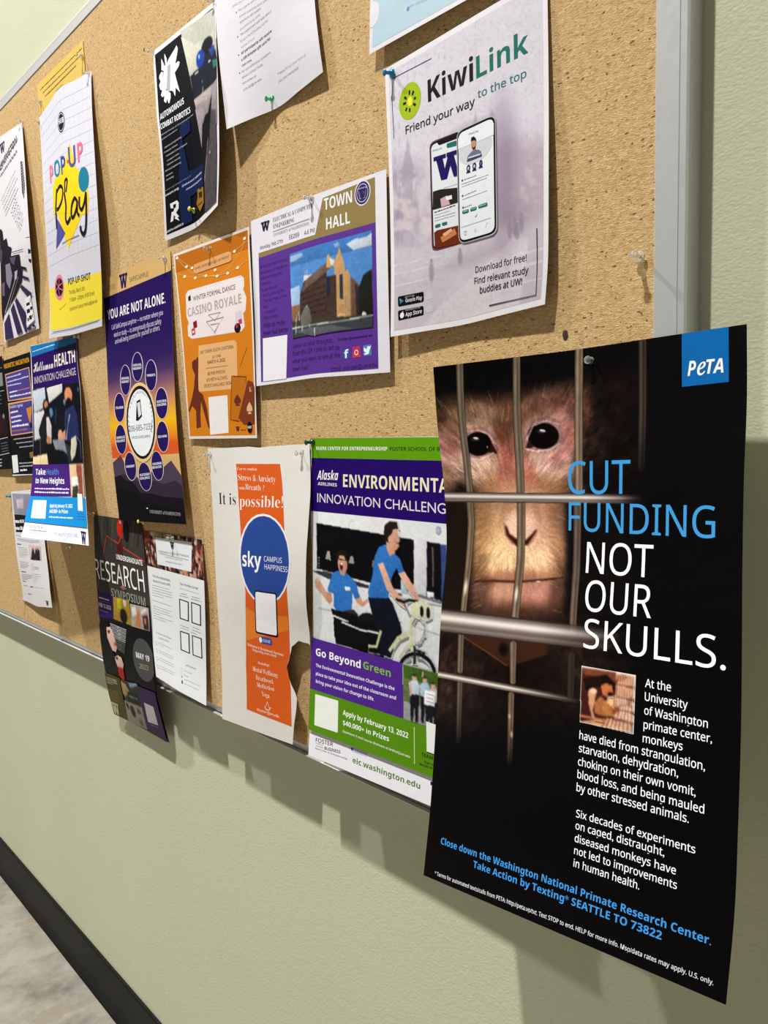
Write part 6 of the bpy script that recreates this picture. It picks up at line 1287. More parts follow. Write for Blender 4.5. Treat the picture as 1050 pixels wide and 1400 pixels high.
["p","phone",[[4.87,4.5],[4.9,4.35],[5.03,4.34],[5.14,4.46],[5.15,4.57],[5.08,4.5],[4.94,4.47]],"17120f" ],
["p","phone",[[4.91,4.67],[5.01,4.75],[5.11,4.71],[5.08,4.8],[4.99,4.81]],"2c1c18" ],
["p","phone",[[4.67,5.16],[4.74,5.04],[5.41,5.1],[5.42,5.18]],"3c4458" ],
["l","phone",[[4.731,5.037],[5.35,5.084]],0.05,"d0d4dc" ],
["e","phone",4.72,5.4,0.1,0.12,"2a1c58",0 ],
["e","phone",4.72,5.41,0.05,0.06,"c8c4d8",0 ],
["p","phone",[[4.6,5.56],[4.64,5.5],[4.8,5.51],[4.83,5.58]],"2a1c58" ],
["e","phone",5.03,5.41,0.1,0.12,"2a1c58",0 ],
["e","phone",5.03,5.42,0.05,0.06,"c8c4d8",0 ],
["p","phone",[[4.91,5.57],[4.95,5.51],[5.11,5.52],[5.14,5.59]],"2a1c58" ],
["e","phone",5.36,5.41,0.09,0.12,"2a1c58",0 ],
["e","phone",5.36,5.42,0.05,0.06,"6a5f94",0 ],
["p","phone",[[5.24,5.57],[5.28,5.5],[5.43,5.52],[5.46,5.58]],"2a1c58" ],
["d","phone",[4.482,5.775],[5.113,5.792],0.036,"7c8088" ],
["d","phone",[4.361,5.903],[5.721,5.939],0.028,"7c8088" ],
["d","phone",[4.359,5.995],[5.638,6.032],0.028,"7c8088" ],
["d","phone",[4.479,6.347],[5.102,6.326],0.036,"7c8088" ],
["d","phone",[4.375,6.468],[5.668,6.481],0.028,"7c8088" ],
["d","phone",[4.466,6.783],[4.891,6.771],0.036,"7c8088" ],
["e","phone",4.39,5.76,0.05,0.04,"4c5058",0 ],
["e","phone",4.39,6.32,0.05,0.04,"4c5058",0 ],
["e","phone",4.4,6.75,0.05,0.04,"4c5058",0 ],
["p","phone",[[4.35,6.91],[4.35,6.88],[4.37,6.87],[4.39,6.86],[4.42,6.86],[4.62,6.87],[4.66,6.87],[4.68,6.88],[4.7,6.9],[4.7,6.92],[4.7,6.95],[4.7,6.97],[4.69,6.99],[4.66,7.0],[4.63,7.0],[4.43,6.99],[4.39,6.98],[4.37,6.97],[4.36,6.95],[4.35,6.93]],"1f6e5e" ],
["p","phone",[[4.78,6.92],[4.78,6.9],[4.79,6.88],[4.81,6.88],[4.84,6.87],[5.04,6.88],[5.07,6.88],[5.09,6.89],[5.11,6.91],[5.11,6.93],[5.12,6.96],[5.11,6.98],[5.1,6.99],[5.08,7.0],[5.05,7.01],[4.85,7.0],[4.82,7.0],[4.8,6.99],[4.78,6.97],[4.78,6.95]],"1f6e5e" ],
["p","phone",[[5.19,6.92],[5.2,6.9],[5.21,6.88],[5.23,6.87],[5.26,6.87],[5.59,6.88],[5.62,6.88],[5.64,6.9],[5.66,6.91],[5.66,6.93],[5.67,6.97],[5.66,7.0],[5.65,7.01],[5.63,7.02],[5.6,7.02],[5.27,7.0],[5.24,7.0],[5.22,6.99],[5.2,6.97],[5.2,6.95]],"1f6e5e" ],
["d","phone",[4.403,6.919],[4.649,6.936],0.036,"b8d8d0" ],
["d","phone",[4.829,6.933],[5.064,6.946],0.035,"b8d8d0" ],
["d","phone",[5.246,6.93],[5.615,6.949],0.035,"b8d8d0" ],
["l","phone",[[5.022,7.219],[5.055,7.251],[5.126,7.174]],0.03,"5c6068" ],
["l","phone",[[4.254,7.441],[5.813,7.478]],0.025,"b0b2ba" ],
["l","phone",[[4.437,7.634],[4.543,7.638],[4.55,7.779],[4.456,7.773],[4.437,7.634]],0.02,"77777f" ],
["e","phone",5.02,7.72,0.06,0.07,"d0d2da",0 ],
["l","phone",[[5.545,7.76],[5.605,7.6],[5.687,7.659]],0.02,"c8a8b4" ],
["p","store_badges",[[0.45,9.49],[0.46,9.46],[0.47,9.44],[0.51,9.42],[0.56,9.42],[1.94,9.45],[1.99,9.45],[2.02,9.47],[2.04,9.49],[2.05,9.52],[2.06,9.77],[2.05,9.8],[2.03,9.83],[2.0,9.84],[1.95,9.85],[0.58,9.84],[0.54,9.83],[0.5,9.82],[0.48,9.8],[0.47,9.76]],"121014" ],
["p","store_badges",[[0.47,10.06],[0.47,10.03],[0.49,10.01],[0.53,9.99],[0.58,9.99],[1.93,10.0],[1.98,10.0],[2.02,10.02],[2.04,10.04],[2.05,10.07],[2.06,10.3],[2.06,10.33],[2.04,10.35],[2.01,10.36],[1.96,10.37],[0.6,10.4],[0.56,10.4],[0.52,10.39],[0.5,10.36],[0.49,10.33]],"121014" ],
["t","store_badges","GET IT ON",0.917,9.542,1.478,9.551,0.065,"c8c8cc","S",0,0 ],
["t","store_badges","Google Play",0.941,9.719,1.962,9.74,0.143,"f0f0f2","S",0,0.01 ],
["t","store_badges","Download on the",0.945,10.068,1.857,10.058,0.065,"c8c8cc","S",0,0 ],
["t","store_badges","App Store",0.949,10.286,1.948,10.267,0.151,"f0f0f2","S",0,0.01 ],
["p","store_badges",[[0.57,9.51],[0.83,9.64],[0.6,9.74]],"3c7ea0" ],
["p","store_badges",[[0.57,9.51],[0.71,9.58],[0.6,9.64]],"58b49c" ],
["e","store_badges",0.73,10.21,0.13,0.12,"e8e8ec",0 ],
["p","store_badges",[[0.73,10.08],[0.81,10.04],[0.79,10.1]],"e8e8ec" ],
["p","store_badges",[[2.2,9.5],[2.58,9.5],[2.58,9.8],[2.2,9.8]],"c9c4cc" ],
["p","store_badges",[[2.2,10.02],[2.59,10.02],[2.59,10.3],[2.2,10.3]],"c9c4cc"]]},

{"key":"town_hall_poster","W":11,"H":8.5,"us":[0,0.25,0.5,0.75,1],"vs":[0.0,0.125,0.25,0.375,0.5,0.625,0.75,0.875,1.0],"G":[[[-24.047,0.1,27.828],[-21.389,0.09,27.828],[-18.731,0.08,27.828],[-16.074,0.1,27.729],[-13.416,0.12,27.629]],[[-23.984,0.13,26.753],[-21.331,0.125,26.755],[-18.678,0.12,26.757],[-16.024,0.139,26.659],[-13.371,0.158,26.56]],[[-23.92,0.161,25.678],[-21.271,0.161,25.682],[-18.622,0.161,25.685],[-15.973,0.179,25.588],[-13.324,0.198,25.492]],[[-23.862,0.189,24.603],[-21.217,0.194,24.608],[-18.572,0.199,24.613],[-15.927,0.215,24.518],[-13.283,0.232,24.423]],[[-23.814,0.212,23.528],[-21.174,0.222,23.534],[-18.534,0.232,23.541],[-15.895,0.241,23.447],[-13.255,0.251,23.354]],[[-23.773,0.23,22.452],[-21.141,0.244,22.46],[-18.508,0.258,22.468],[-15.876,0.256,22.376],[-13.244,0.254,22.284]],[[-23.737,0.247,21.375],[-21.113,0.265,21.385],[-18.49,0.283,21.395],[-15.866,0.264,21.304],[-13.243,0.244,21.214]],[[-23.701,0.263,20.299],[-21.088,0.285,20.31],[-18.474,0.306,20.321],[-15.86,0.268,20.232],[-13.247,0.231,20.143]],[[-23.665,0.28,19.223],[-21.061,0.305,19.235],[-18.456,0.33,19.248],[-15.852,0.275,19.16],[-13.248,0.22,19.073]]],"paper":"e2dfe8","gloss":0.5,"el":[["p","panel",[[0.64,1.77],[5.69,1.85],[6.37,0.29],[10.24,0.16],[10.23,2.09],[0.64,2.02]],"8f7b4a" ],
["p","panel",[[0.64,2.02],[10.23,2.09],[10.22,8.3],[0.49,8.32]],"5a3292" ],
["p","photograph",[[3.51,2.36],[9.97,2.38],[9.92,6.5],[3.62,6.45]],"4f86c8" ],
["p","photograph",[[3.51,2.36],[9.97,2.38],[9.98,3.07],[3.52,3.0]],"3f78bc" ],
["p","photograph",[[8.1,2.69],[8.76,2.56],[9.53,2.61],[9.96,2.5],[9.95,3.02],[9.26,3.03],[8.62,3.01]],"c4cede" ],
["p","photograph",[[3.56,2.5],[4.55,2.47],[4.7,2.63],[4.08,2.77],[3.58,2.76]],"9fb8dc" ],
["p","photograph",[[3.52,4.04],[4.34,4.0],[4.33,4.93],[3.59,4.99]],"a8c4e4" ],
["p","photograph",[[7.16,2.54],[7.5,2.48],[7.7,2.71],[7.29,2.72]],"88a8d8" ],
["p","photograph",[[4.69,3.59],[5.37,3.66],[5.37,3.83],[4.64,4.05]],"d8d4d4" ],
["p","photograph",[[4.48,4.23],[4.68,3.89],[6.57,3.42],[6.57,5.78],[4.3,5.73],[4.35,4.51]],"3a2826" ],
["p","photograph",[[4.48,4.28],[4.88,3.83],[6.79,3.21],[7.27,3.28],[6.98,3.56],[5.39,4.08],[4.63,4.34]],"6a564c" ],
["p","photograph",[[6.65,2.95],[6.75,2.92],[7.06,3.25],[7.07,3.13],[7.27,3.28],[7.48,2.99],[7.56,2.76],[7.64,2.78],[7.75,3.07],[7.94,3.49],[8.06,4.02],[8.0,5.92],[7.32,5.94],[7.3,4.41],[7.13,3.42],[6.91,3.55],[6.56,3.51]],"c89a64" ],
["p","photograph",[[6.83,3.1],[7.2,3.27],[7.12,3.5],[6.92,3.43]],"d8dce4" ],
["p","photograph",[[4.47,4.4],[6.55,3.91],[7.32,3.93],[7.32,5.93],[4.3,5.73]],"46302b" ],
["p","photograph",[[6.55,3.95],[6.86,3.95],[6.83,4.83],[6.55,4.88]],"1c2436" ],
["p","photograph",[[7.59,3.96],[7.83,3.95],[7.82,5.1],[7.58,5.03]],"2a3244" ],
["p","photograph",[[8.06,3.87],[8.2,3.82],[8.38,4.14],[8.36,5.94],[8.02,5.95]],"b98c58" ],
["p","photograph",[[8.42,4.15],[9.02,4.61],[9.04,5.93],[8.39,5.94]],"6a4630" ],
["p","photograph",[[8.7,4.5],[9.1,4.78],[9.06,5.93],[8.78,5.9]],"2c2430" ],
["l","photograph",[[4.549,4.472],[6.538,4.314]],0.05,"241b1c" ],
["l","photograph",[[4.54,4.723],[6.529,4.589]],0.05,"241b1c" ],
["l","photograph",[[4.531,4.975],[6.521,4.864]],0.05,"241b1c" ],
["l","photograph",[[4.522,5.227],[6.512,5.139]],0.05,"241b1c" ],
["l","photograph",[[4.514,5.479],[6.505,5.414]],0.05,"241b1c" ],
["l","photograph",[[7.438,5.697],[7.446,5.889]],0.03,"e8d4b0" ],
["l","photograph",[[7.532,5.705],[7.54,5.897]],0.03,"e8d4b0" ],
["l","photograph",[[7.627,5.714],[7.634,5.905]],0.03,"e8d4b0" ],
["l","photograph",[[7.721,5.723],[7.728,5.914]],0.03,"e8d4b0" ],
["l","photograph",[[7.814,5.732],[7.822,5.922]],0.03,"e8d4b0" ],
["l","photograph",[[7.908,5.74],[7.915,5.931]],0.03,"e8d4b0" ],
["p","photograph",[[8.95,4.76],[9.35,4.19],[9.91,4.04],[9.94,5.98],[8.97,6.0]],"15190f" ],
["p","photograph",[[3.6,4.91],[4.3,4.92],[4.3,5.77],[3.61,5.81]],"8a6040" ],
["p","photograph",[[3.61,5.64],[5.63,5.77],[9.94,5.95],[9.93,6.09],[3.63,6.03]],"3a3a2c" ],
["p","photograph",[[3.63,5.98],[9.94,6.0],[9.92,6.5],[3.62,6.45]],"3a3c40" ],
["l","photograph",[[3.633,5.984],[7.59,6.045],[9.936,5.999]],0.05,"d8d8d8" ],
["p","photograph",[[3.79,6.13],[6.76,6.16],[8.63,6.43],[5.32,6.52]],"5a5c60" ],
["l","photograph",[[3.94,6.322],[3.998,5.562],[4.213,5.209],[4.306,5.688]],0.06,"c8ccd4" ],
["l","photograph",[[4.491,6.219],[4.596,5.304],[4.939,5.057],[5.118,5.624],[5.18,6.132]],0.07,"c8ccd4" ],
["p","photograph",[[4.36,5.53],[4.75,5.12],[5.13,5.12],[5.34,5.82],[5.21,5.97],[4.42,5.96]],"6a6a60" ],
["l","photograph",[[5.55,6.172],[5.57,6.546]],0.06,"d8d8dc" ],
["p","photograph",[[9.21,5.85],[9.3,5.78],[9.49,5.86],[9.52,5.96],[9.21,5.96]],"e8e8ea" ],
["l","photograph",[[4.81,3.571],[4.846,3.409]],0.04,"c8c8cc" ],
["l","photograph",[[4.99,3.567],[5.011,3.403]],0.04,"c8c8cc" ],
["p","logo",[[1.03,0.34],[1.19,0.34],[1.29,0.77],[1.15,0.76]],"1c1530" ],
["p","logo",[[1.17,0.76],[1.29,0.77],[1.46,0.36],[1.32,0.35]],"1c1530" ],
["p","logo",[[1.31,0.35],[1.46,0.36],[1.58,0.78],[1.46,0.77]],"1c1530" ],
["p","logo",[[1.47,0.77],[1.58,0.78],[1.74,0.37],[1.63,0.36]],"1c1530" ],
["p","logo",[[0.97,0.29],[1.27,0.3],[1.27,0.38],[0.97,0.36]],"1c1530" ],
["p","logo",[[1.29,0.3],[1.54,0.31],[1.54,0.39],[1.29,0.38]],"1c1530" ],
["p","logo",[[1.56,0.32],[1.78,0.32],[1.78,0.4],[1.56,0.39]],"1c1530" ],
["t","lettering","ELECTRICAL & COMPUTER",2.095,0.499,5.555,0.554,0.203,"4c4854","F",0,-0.01 ],
["t","lettering","ENGINEERING",2.109,0.828,3.984,0.885,0.206,"4c4854","F",0,-0.01 ],
["l","lettering",[[2.068,0.961],[5.287,1.022]],0.03,"9a98a2" ],
["t","lettering","UNIVERSITY of WASHINGTON",2.087,1.204,5.232,1.287,0.136,"9a98a2","F",0,0 ],
["t","lettering","Monday, Feb 27th",0.809,1.622,2.94,1.665,0.176,"4a4854","S",0,0 ],
["t","lettering","EE269",3.512,1.642,4.361,1.672,0.202,"4a4854","S",0,0 ],
["t","lettering","4-6 PM",4.812,1.705,5.654,1.718,0.199,"4a4854","S",0,0 ],
["t","lettering","TOWN",6.464,0.867,8.609,0.911,0.522,"f0f0f2","B",0,0 ],
["t","lettering","HALL",6.598,1.787,8.422,1.799,0.523,"f0f0f2","B",0,0 ],
["e","logo",9.36,0.66,0.57,0.55,"ded8e4",0 ],
["e","logo",9.36,0.66,0.5,0.49,"2e2464",0 ],
["e","logo",9.36,0.66,0.41,0.4,"ded8e4",0.03 ],
["p","logo",[[9.06,0.47],[9.2,0.48],[9.3,0.91],[9.17,0.9]],"b0aac8" ],
["p","logo",[[9.19,0.91],[9.3,0.91],[9.44,0.49],[9.32,0.48]],"b0aac8" ],
["p","logo",[[9.31,0.48],[9.44,0.49],[9.55,0.92],[9.44,0.92]],"b0aac8" ],
["p","logo",[[9.45,0.92],[9.55,0.92],[9.69,0.5],[9.6,0.49]],"b0aac8" ],
["p","logo",[[9.01,0.42],[9.28,0.43],[9.28,0.51],[9.01,0.5]],"b0aac8" ],
["p","logo",[[9.3,0.43],[9.51,0.44],[9.51,0.52],[9.3,0.51]],"b0aac8" ],
["p","logo",[[9.53,0.44],[9.73,0.45],[9.73,0.53],[9.53,0.52]],"b0aac8" ],
["p","logo",[[9.13,0.51],[9.24,0.51],[9.31,0.86],[9.21,0.86]],"2e2464" ],
["p","logo",[[9.23,0.86],[9.31,0.86],[9.43,0.52],[9.34,0.52]],"2e2464" ],
["p","logo",[[9.32,0.52],[9.43,0.52],[9.52,0.87],[9.43,0.86]],"2e2464" ],
["p","logo",[[9.44,0.87],[9.52,0.87],[9.63,0.53],[9.55,0.52]],"2e2464" ],
["p","logo",[[9.09,0.47],[9.3,0.48],[9.3,0.54],[9.09,0.53]],"2e2464" ],
["p","logo",[[9.31,0.48],[9.48,0.48],[9.48,0.55],[9.31,0.54]],"2e2464" ],
["p","logo",[[9.5,0.48],[9.65,0.49],[9.65,0.55],[9.5,0.55]],"2e2464" ],
["t","lettering","We want to hear from you!",0.677,2.575,3.336,2.626,0.149,"2c1850","S",0,0 ],
["t","lettering","Come share your thoughts on",0.691,2.885,3.258,2.922,0.148,"2c1850","S",0,0 ],
["t","lettering","undergrad experiences,",0.743,3.164,2.826,3.193,0.149,"2c1850","S",0,0 ],
["t","lettering","classes,",0.795,3.444,1.704,3.464,0.151,"2c1850","S",0,0 ],
["t","lettering","Free food,",0.879,3.781,2.355,3.78,0.149,"2c1850","S",0,0 ],
["t","lettering","Family, among fun.",0.932,4.059,2.994,4.055,0.149,"2c1850","S",0,0 ],
["t","lettering","The two mice of the",0.95,4.332,3.141,4.364,0.149,"2c1850","S",0,0 ],
["t","lettering","SAC.",0.965,4.64,1.414,4.649,0.151,"2c1850","S",0,0 ],
["t","lettering","Come join!",1.018,4.916,2.178,4.923,0.15,"2c1850","S",0,0 ],
["t","lettering","Pizza provided",1.002,5.184,2.229,5.22,0.15,"2c1850","S",0,0 ],
["t","lettering","Help us make",0.907,5.603,2.968,5.665,0.228,"1c1038","S",0,0 ],
["t","lettering","town hall better",0.848,6.002,3.244,6.047,0.228,"1c1038","S",0,0 ],
["p","panel",[[0.81,6.13],[3.14,6.21],[2.95,8.34],[0.71,8.31]],"eceaf0" ],
["t","lettering","Leave us your thoughts.",3.63,6.928,6.965,6.959,0.208,"1c1038","S",0,0 ],
["t","lettering","Scan the QR code to tell us",3.584,7.293,7.444,7.295,0.207,"1c1038","S",0,0 ],
["t","lettering","what you want to see at the",3.57,7.671,7.487,7.658,0.207,"1c1038","S",0,0 ],
["t","lettering","town hall.",3.555,8.041,4.945,8.078,0.212,"1c1038","S",0,0 ],
["t","lettering","Follow @uweceece on",7.361,6.929,9.856,6.903,0.117,"1c1038","B",0,0 ],
["t","lettering","Email: ece-sac@uw.edu",6.791,8.271,10.105,8.215,0.197,"1c1038","S",0,0 ],
["p","logo",[[7.71,7.31],[8.19,7.3],[8.2,7.74],[7.72,7.76]],"2c50a0" ],
["t","logo","f",7.805,7.731,8.149,7.718,0.364,"f0f2f8","B",0,0 ],
["p","logo",[[8.43,7.26],[8.97,7.24],[9.0,7.74],[8.46,7.75]],"b82a6c" ],
["p","logo",[[8.41,7.55],[8.8,7.3],[9.0,7.74],[8.46,7.75]],"c83c48" ],
["e","logo",8.71,7.52,0.14,0.12,"f0f0f2",0.04 ],
["p","logo",[[9.21,7.25],[9.75,7.23],[9.78,7.69],[9.23,7.71]],"3f86c8" ],
["p","logo",[[9.24,7.33],[9.43,7.42],[9.52,7.29],[9.64,7.32],[9.77,7.29],[9.66,7.44],[9.58,7.63],[9.36,7.67],[9.21,7.61],[9.39,7.58],[9.24,7.49]],"eef4fa"]]},

{"key":"symposium_poster","W":11,"H":17,"us":[0,0.25,0.5,0.75,1],"vs":[0.0,0.125,0.25,0.375,0.5,0.625,0.75,0.875,1.0],"G":[[[-46.894,0.1,11.274],[-44.843,0.1,11.257],[-42.793,0.1,11.241],[-40.742,0.1,11.224],[-38.692,0.1,11.208]],[[-46.843,0.16,9.324],[-44.705,0.16,9.324],[-42.567,0.161,9.324],[-40.429,0.162,9.324],[-38.291,0.163,9.325]],[[-46.666,0.226,7.388],[-44.466,0.228,7.403],[-42.266,0.23,7.418],[-40.066,0.233,7.432],[-37.866,0.235,7.447]],[[-46.337,0.299,5.468],[-44.112,0.304,5.494],[-41.887,0.308,5.519],[-39.662,0.312,5.545],[-37.438,0.316,5.571]],[[-45.955,0.374,3.558],[-43.742,0.375,3.587],[-41.529,0.377,3.616],[-39.315,0.378,3.645],[-37.102,0.379,3.674]],[[-45.547,0.425,1.652],[-43.393,0.418,1.677],[-41.24,0.412,1.703],[-39.086,0.406,1.729],[-36.933,0.4,1.755]],[[-45.577,0.252,-0.282],[-43.384,0.279,-0.253],[-41.191,0.306,-0.224],[-38.999,0.333,-0.196],[-36.806,0.36,-0.167]],[[-46.048,-0.168,-2.123],[-43.727,-0.127,-2.104],[-41.407,-0.086,-2.085],[-39.086,-0.045,-2.067],[-36.765,-0.004,-2.048]],[[-46.101,-0.55,-4.034],[-43.81,-0.538,-3.997],[-41.519,-0.525,-3.96],[-39.228,-0.513,-3.924],[-36.937,-0.5,-3.887]]],"paper":"141418","gloss":0.35,"el":[["p","panel",[[0,0],[11,0.01],[11,6.34],[0.16,6.36]],"3a3833" ],
["p","panel",[[0.66,0.04],[1.11,0.05],[0.53,2.68],[0.2,2.7]],"302f2b" ],
["p","panel",[[2.0,0.05],[2.44,0.05],[1.77,2.6],[1.45,2.62]],"47453f" ],
["p","panel",[[3.3,0.05],[3.73,0.05],[2.99,2.51],[2.68,2.53]],"302f2b" ],
["p","panel",[[4.58,0.05],[4.99,0.05],[4.19,2.43],[3.88,2.45]],"47453f" ],
["p","panel",[[5.82,0.05],[6.22,0.05],[5.36,2.35],[5.06,2.37]],"302f2b" ],
["p","panel",[[7.03,0.05],[7.43,0.06],[6.5,2.27],[6.21,2.29]],"47453f" ],
["p","panel",[[8.21,0.06],[8.6,0.06],[7.62,2.2],[7.33,2.22]],"302f2b" ],
["p","panel",[[9.37,0.06],[9.75,0.06],[8.72,2.12],[8.44,2.14]],"47453f" ],
["p","panel",[[10.5,0.06],[10.87,0.06],[9.79,2.05],[9.52,2.07]],"302f2b" ],
["e","photograph",6.25,0.86,0.68,0.81,"b82420",0 ],
["p","photograph",[[5.77,1.48],[6.55,1.5],[6.51,2.41],[6.37,3.4],[5.32,3.34],[5.37,2.07]],"4c1512" ],
["e","photograph",7.58,0.89,0.65,0.9,"120f10",0 ],
["e","photograph",6.44,0.3,0.16,0.1,"e8c8c8",0 ],
["l","panel",[[0.354,5.981],[3.11,1.56],[5.675,2.015],[6.594,1.294]],0.14,"a83a2e" ],
["l","panel",[[6.657,2.264],[9.718,2.797],[10.884,3.043]],0.14,"a83a2e" ],
["p","photograph",[[5.35,5.44],[6.06,5.23],[6.73,5.51],[5.96,5.66]],"9a6a5c" ],
["t","lettering","UNDERGRADUATE",5.062,3.288,10.486,3.376,0.405,"f2f0ee","B",0,0 ],
["t","lettering","RESEARCH",-0.149,5.208,10.464,5.378,1.604,"f4f2f0","S",0,0 ],
["t","lettering","SYMPOSIUM",3.346,6.371,10.347,6.431,0.646,"8f9088","B",0,0 ],
["p","panel",[[0.1,6.37],[3.71,6.33],[3.43,8.2],[0.03,8.42]],"2e1560" ],
["p","photograph",[[3.7,6.37],[6.35,6.34],[7.07,6.4],[7.2,8.26],[3.43,8.2]],"a8862c" ],
["p","photograph",[[4.55,6.42],[5.42,6.37],[5.33,7.18],[4.47,7.24]],"c8c020" ],
["e","photograph",5.67,7.7,0.76,0.58,"1a1612",0 ],
["p","photograph",[[5.79,6.4],[6.52,6.43],[6.42,6.85],[5.84,6.98]],"d8c8c4" ],
["p","photograph",[[7.22,6.56],[10.87,6.49],[10.74,8.24],[7.19,8.3]],"a59a92" ],
["p","photograph",[[8.55,6.95],[9.08,6.89],[8.97,8.17],[7.91,8.24]],"b8743c" ],
["p","photograph",[[7.5,6.87],[8.27,6.65],[8.48,7.23],[7.53,7.54]],"d8d4d2" ],
["p","photograph",[[9.52,7.24],[10.58,7.05],[10.66,8.22],[9.65,8.22]],"3c2420" ],
["p","photograph",[[9.24,6.94],[10.18,6.57],[10.65,6.71],[9.36,7.19]],"d4ccc8" ],
["p","photograph",[[9.82,7.4],[10.18,7.33],[10.17,7.76],[9.86,7.86]],"c07a5c" ],
["p","panel",[[0.13,8.77],[11,8.23],[11,12.69],[0,13.03]],"0a0a0d" ],
["l","photograph",[[2.5,8.652],[6.019,8.752]],0.1,"9a9a9c" ],
["l","photograph",[[2.584,8.791],[5.968,8.896]],0.07,"9a9a9c" ],
["l","photograph",[[2.669,8.929],[5.918,9.04]],0.1,"9a9a9c" ],
["l","photograph",[[2.753,9.067],[5.868,9.184]],0.07,"9a9a9c" ],
["l","photograph",[[2.837,9.204],[5.817,9.328]],0.1,"9a9a9c" ],
["l","photograph",[[2.921,9.341],[5.766,9.472]],0.07,"9a9a9c" ],
["l","photograph",[[3.004,9.479],[5.715,9.616]],0.1,"9a9a9c" ],
["l","photograph",[[3.088,9.616],[5.664,9.761]],0.07,"9a9a9c" ],
["l","photograph",[[3.171,9.753],[5.611,9.906]],0.1,"5a5a5c" ],
["l","photograph",[[3.253,9.89],[5.558,10.051]],0.07,"5a5a5c" ],
["l","photograph",[[3.335,10.027],[5.504,10.198]],0.1,"5a5a5c" ],
["l","photograph",[[3.416,10.164],[5.449,10.344]],0.07,"5a5a5c" ],
["l","photograph",[[3.497,10.302],[5.393,10.492]],0.1,"5a5a5c" ],
["l","photograph",[[3.577,10.439],[5.337,10.64]],0.07,"5a5a5c" ],
["p","photograph",[[0.08,8.96],[1.2,8.61],[2.38,8.72],[1.91,9.02],[2.61,10.86],[3.45,11.38],[3.41,12.72],[1.47,12.99],[0.06,12.29],[0,10.3]],"0a0a0d" ],
["p","photograph",[[1.74,9.04],[2.64,8.9],[3.25,9.35],[3.25,9.59],[3.58,9.83],[3.37,10.11],[3.72,10.41],[3.42,10.81],[2.63,10.78],[2.09,10.21],[1.69,9.83]],"d9b0a4" ],
["p","photograph",[[1.94,9.27],[2.51,9.16],[2.51,9.41],[1.98,9.51]],"2a1c1c" ],
["p","photograph",[[3.12,10.11],[3.52,10.09],[3.4,10.32],[3.12,10.32]],"a83c3c" ],
["p","photograph",[[3.06,11.22],[3.75,11.01],[4.51,11.08],[4.86,11.59],[4.68,11.91],[3.46,12.03],[3.1,11.58]],"d9b4a8" ],
["e","photograph",3.48,11.27,0.25,0.12,"1a1416",0 ],
["p","photograph",[[3.48,11.95],[4.68,11.91],[4.77,12.78],[4.28,13.02],[3.52,12.7]],"a81c18" ],
["e","panel",9.1,10.6,2.12,1.61,"4a4a4a",0 ],
["t","lettering","MAY 19",7.653,10.61,10.295,10.55,0.429,"f4f2f2","B",0,0 ],
["t","lettering","2023",8.216,11.341,9.955,11.267,0.359,"b8a878","S",0,0 ],
["p","panel",[[0,13.03],[3.53,12.93],[3.29,16.91],[0.12,17],[0,15.18]],"55480f" ],
["p","photograph",[[3.6,12.99],[7.53,12.71],[7.59,14.84],[3.76,15.03]],"2c3428" ],
["p","photograph",[[5.47,12.95],[7.26,12.69],[7.36,12.89],[5.65,13.38]],"7c94a8" ],
["p","photograph",[[3.74,13.13],[4.76,13.24],[5.27,13.78],[4.12,14.54],[3.67,14.31]],"b89c6c" ],
["p","photograph",[[4.84,13.88],[7.25,13.51],[6.73,14.81],[4.74,15.12]],"1a2018" ],
["p","photograph",[[5.08,14.15],[6.76,14.09],[6.82,14.16],[5.08,14.31]],"a8acac" ],
["p","photograph",[[3.62,14.94],[7.49,14.71],[7.54,16.72],[3.29,16.91]],"9a8f84" ],
["e","photograph",4.14,15.33,0.28,0.28,"26242a",0 ],
["e","photograph",5.08,15.6,0.5,0.54,"26242a",0 ],
["p","photograph",[[6.06,15.05],[6.78,15.04],[6.93,15.39],[6.1,15.6]],"5c4838" ],
["e","photograph",6.35,16.33,0.39,0.28,"6a5848",0 ],
["p","panel",[[7.48,12.83],[11,12.74],[10.9,16.91],[7.28,16.86]],"35194f" ],
["p","panel",[[8.14,14.11],[9.96,14.05],[9.97,15.65],[7.96,15.85]],"cfc9d4" ],
["d","photograph",[8.299,16.004],[9.847,15.919],0.057,"a898b8" ],
["d","photograph",[0.152,13.534],[2.647,13.345],0.108,"cfc8a8" ],
["d","photograph",[0.209,13.701],[2.696,13.504],0.108,"cfc8a8" ],
["d","photograph",[0.262,13.869],[2.744,13.663],0.11,"cfc8a8" ],
["d","photograph",[0.313,14.039],[1.689,13.918],0.111,"cfc8a8" ],
["d","photograph",[0.271,14.739],[2.593,14.512],0.049,"a89c5c" ],
["d","photograph",[0.301,14.921],[2.39,14.713],0.049,"a89c5c" ],
["d","photograph",[0.325,15.1],[2.641,14.869],0.048,"a89c5c" ],
["d","photograph",[0.346,15.277],[2.548,15.057],0.047,"a89c5c" ],
["d","photograph",[0.365,15.454],[2.678,15.221],0.047,"a89c5c" ],
["d","photograph",[0.38,15.629],[2.239,15.443],0.047,"a89c5c" ],
["p","logo",[[0.14,15.95],[0.48,15.93],[0.7,16.88],[0.39,16.9]],"cfc9a8" ],
["p","logo",[[0.44,16.9],[0.7,16.88],[1.04,15.89],[0.77,15.91]],"cfc9a8" ],
["p","logo",[[0.73,15.91],[1.04,15.89],[1.31,16.85],[1.04,16.86]],"cfc9a8" ],
["p","logo",[[1.07,16.86],[1.31,16.85],[1.63,15.86],[1.41,15.88]],"cfc9a8" ],
["p","logo",[[0.02,15.85],[0.65,15.81],[0.65,15.98],[0.02,16.02]],"cfc9a8" ],
["p","logo",[[0.7,15.81],[1.21,15.78],[1.21,15.95],[0.7,15.98]],"cfc9a8" ],
["p","logo",[[1.26,15.78],[1.72,15.75],[1.72,15.92],[1.26,15.95]],"cfc9a8" ],
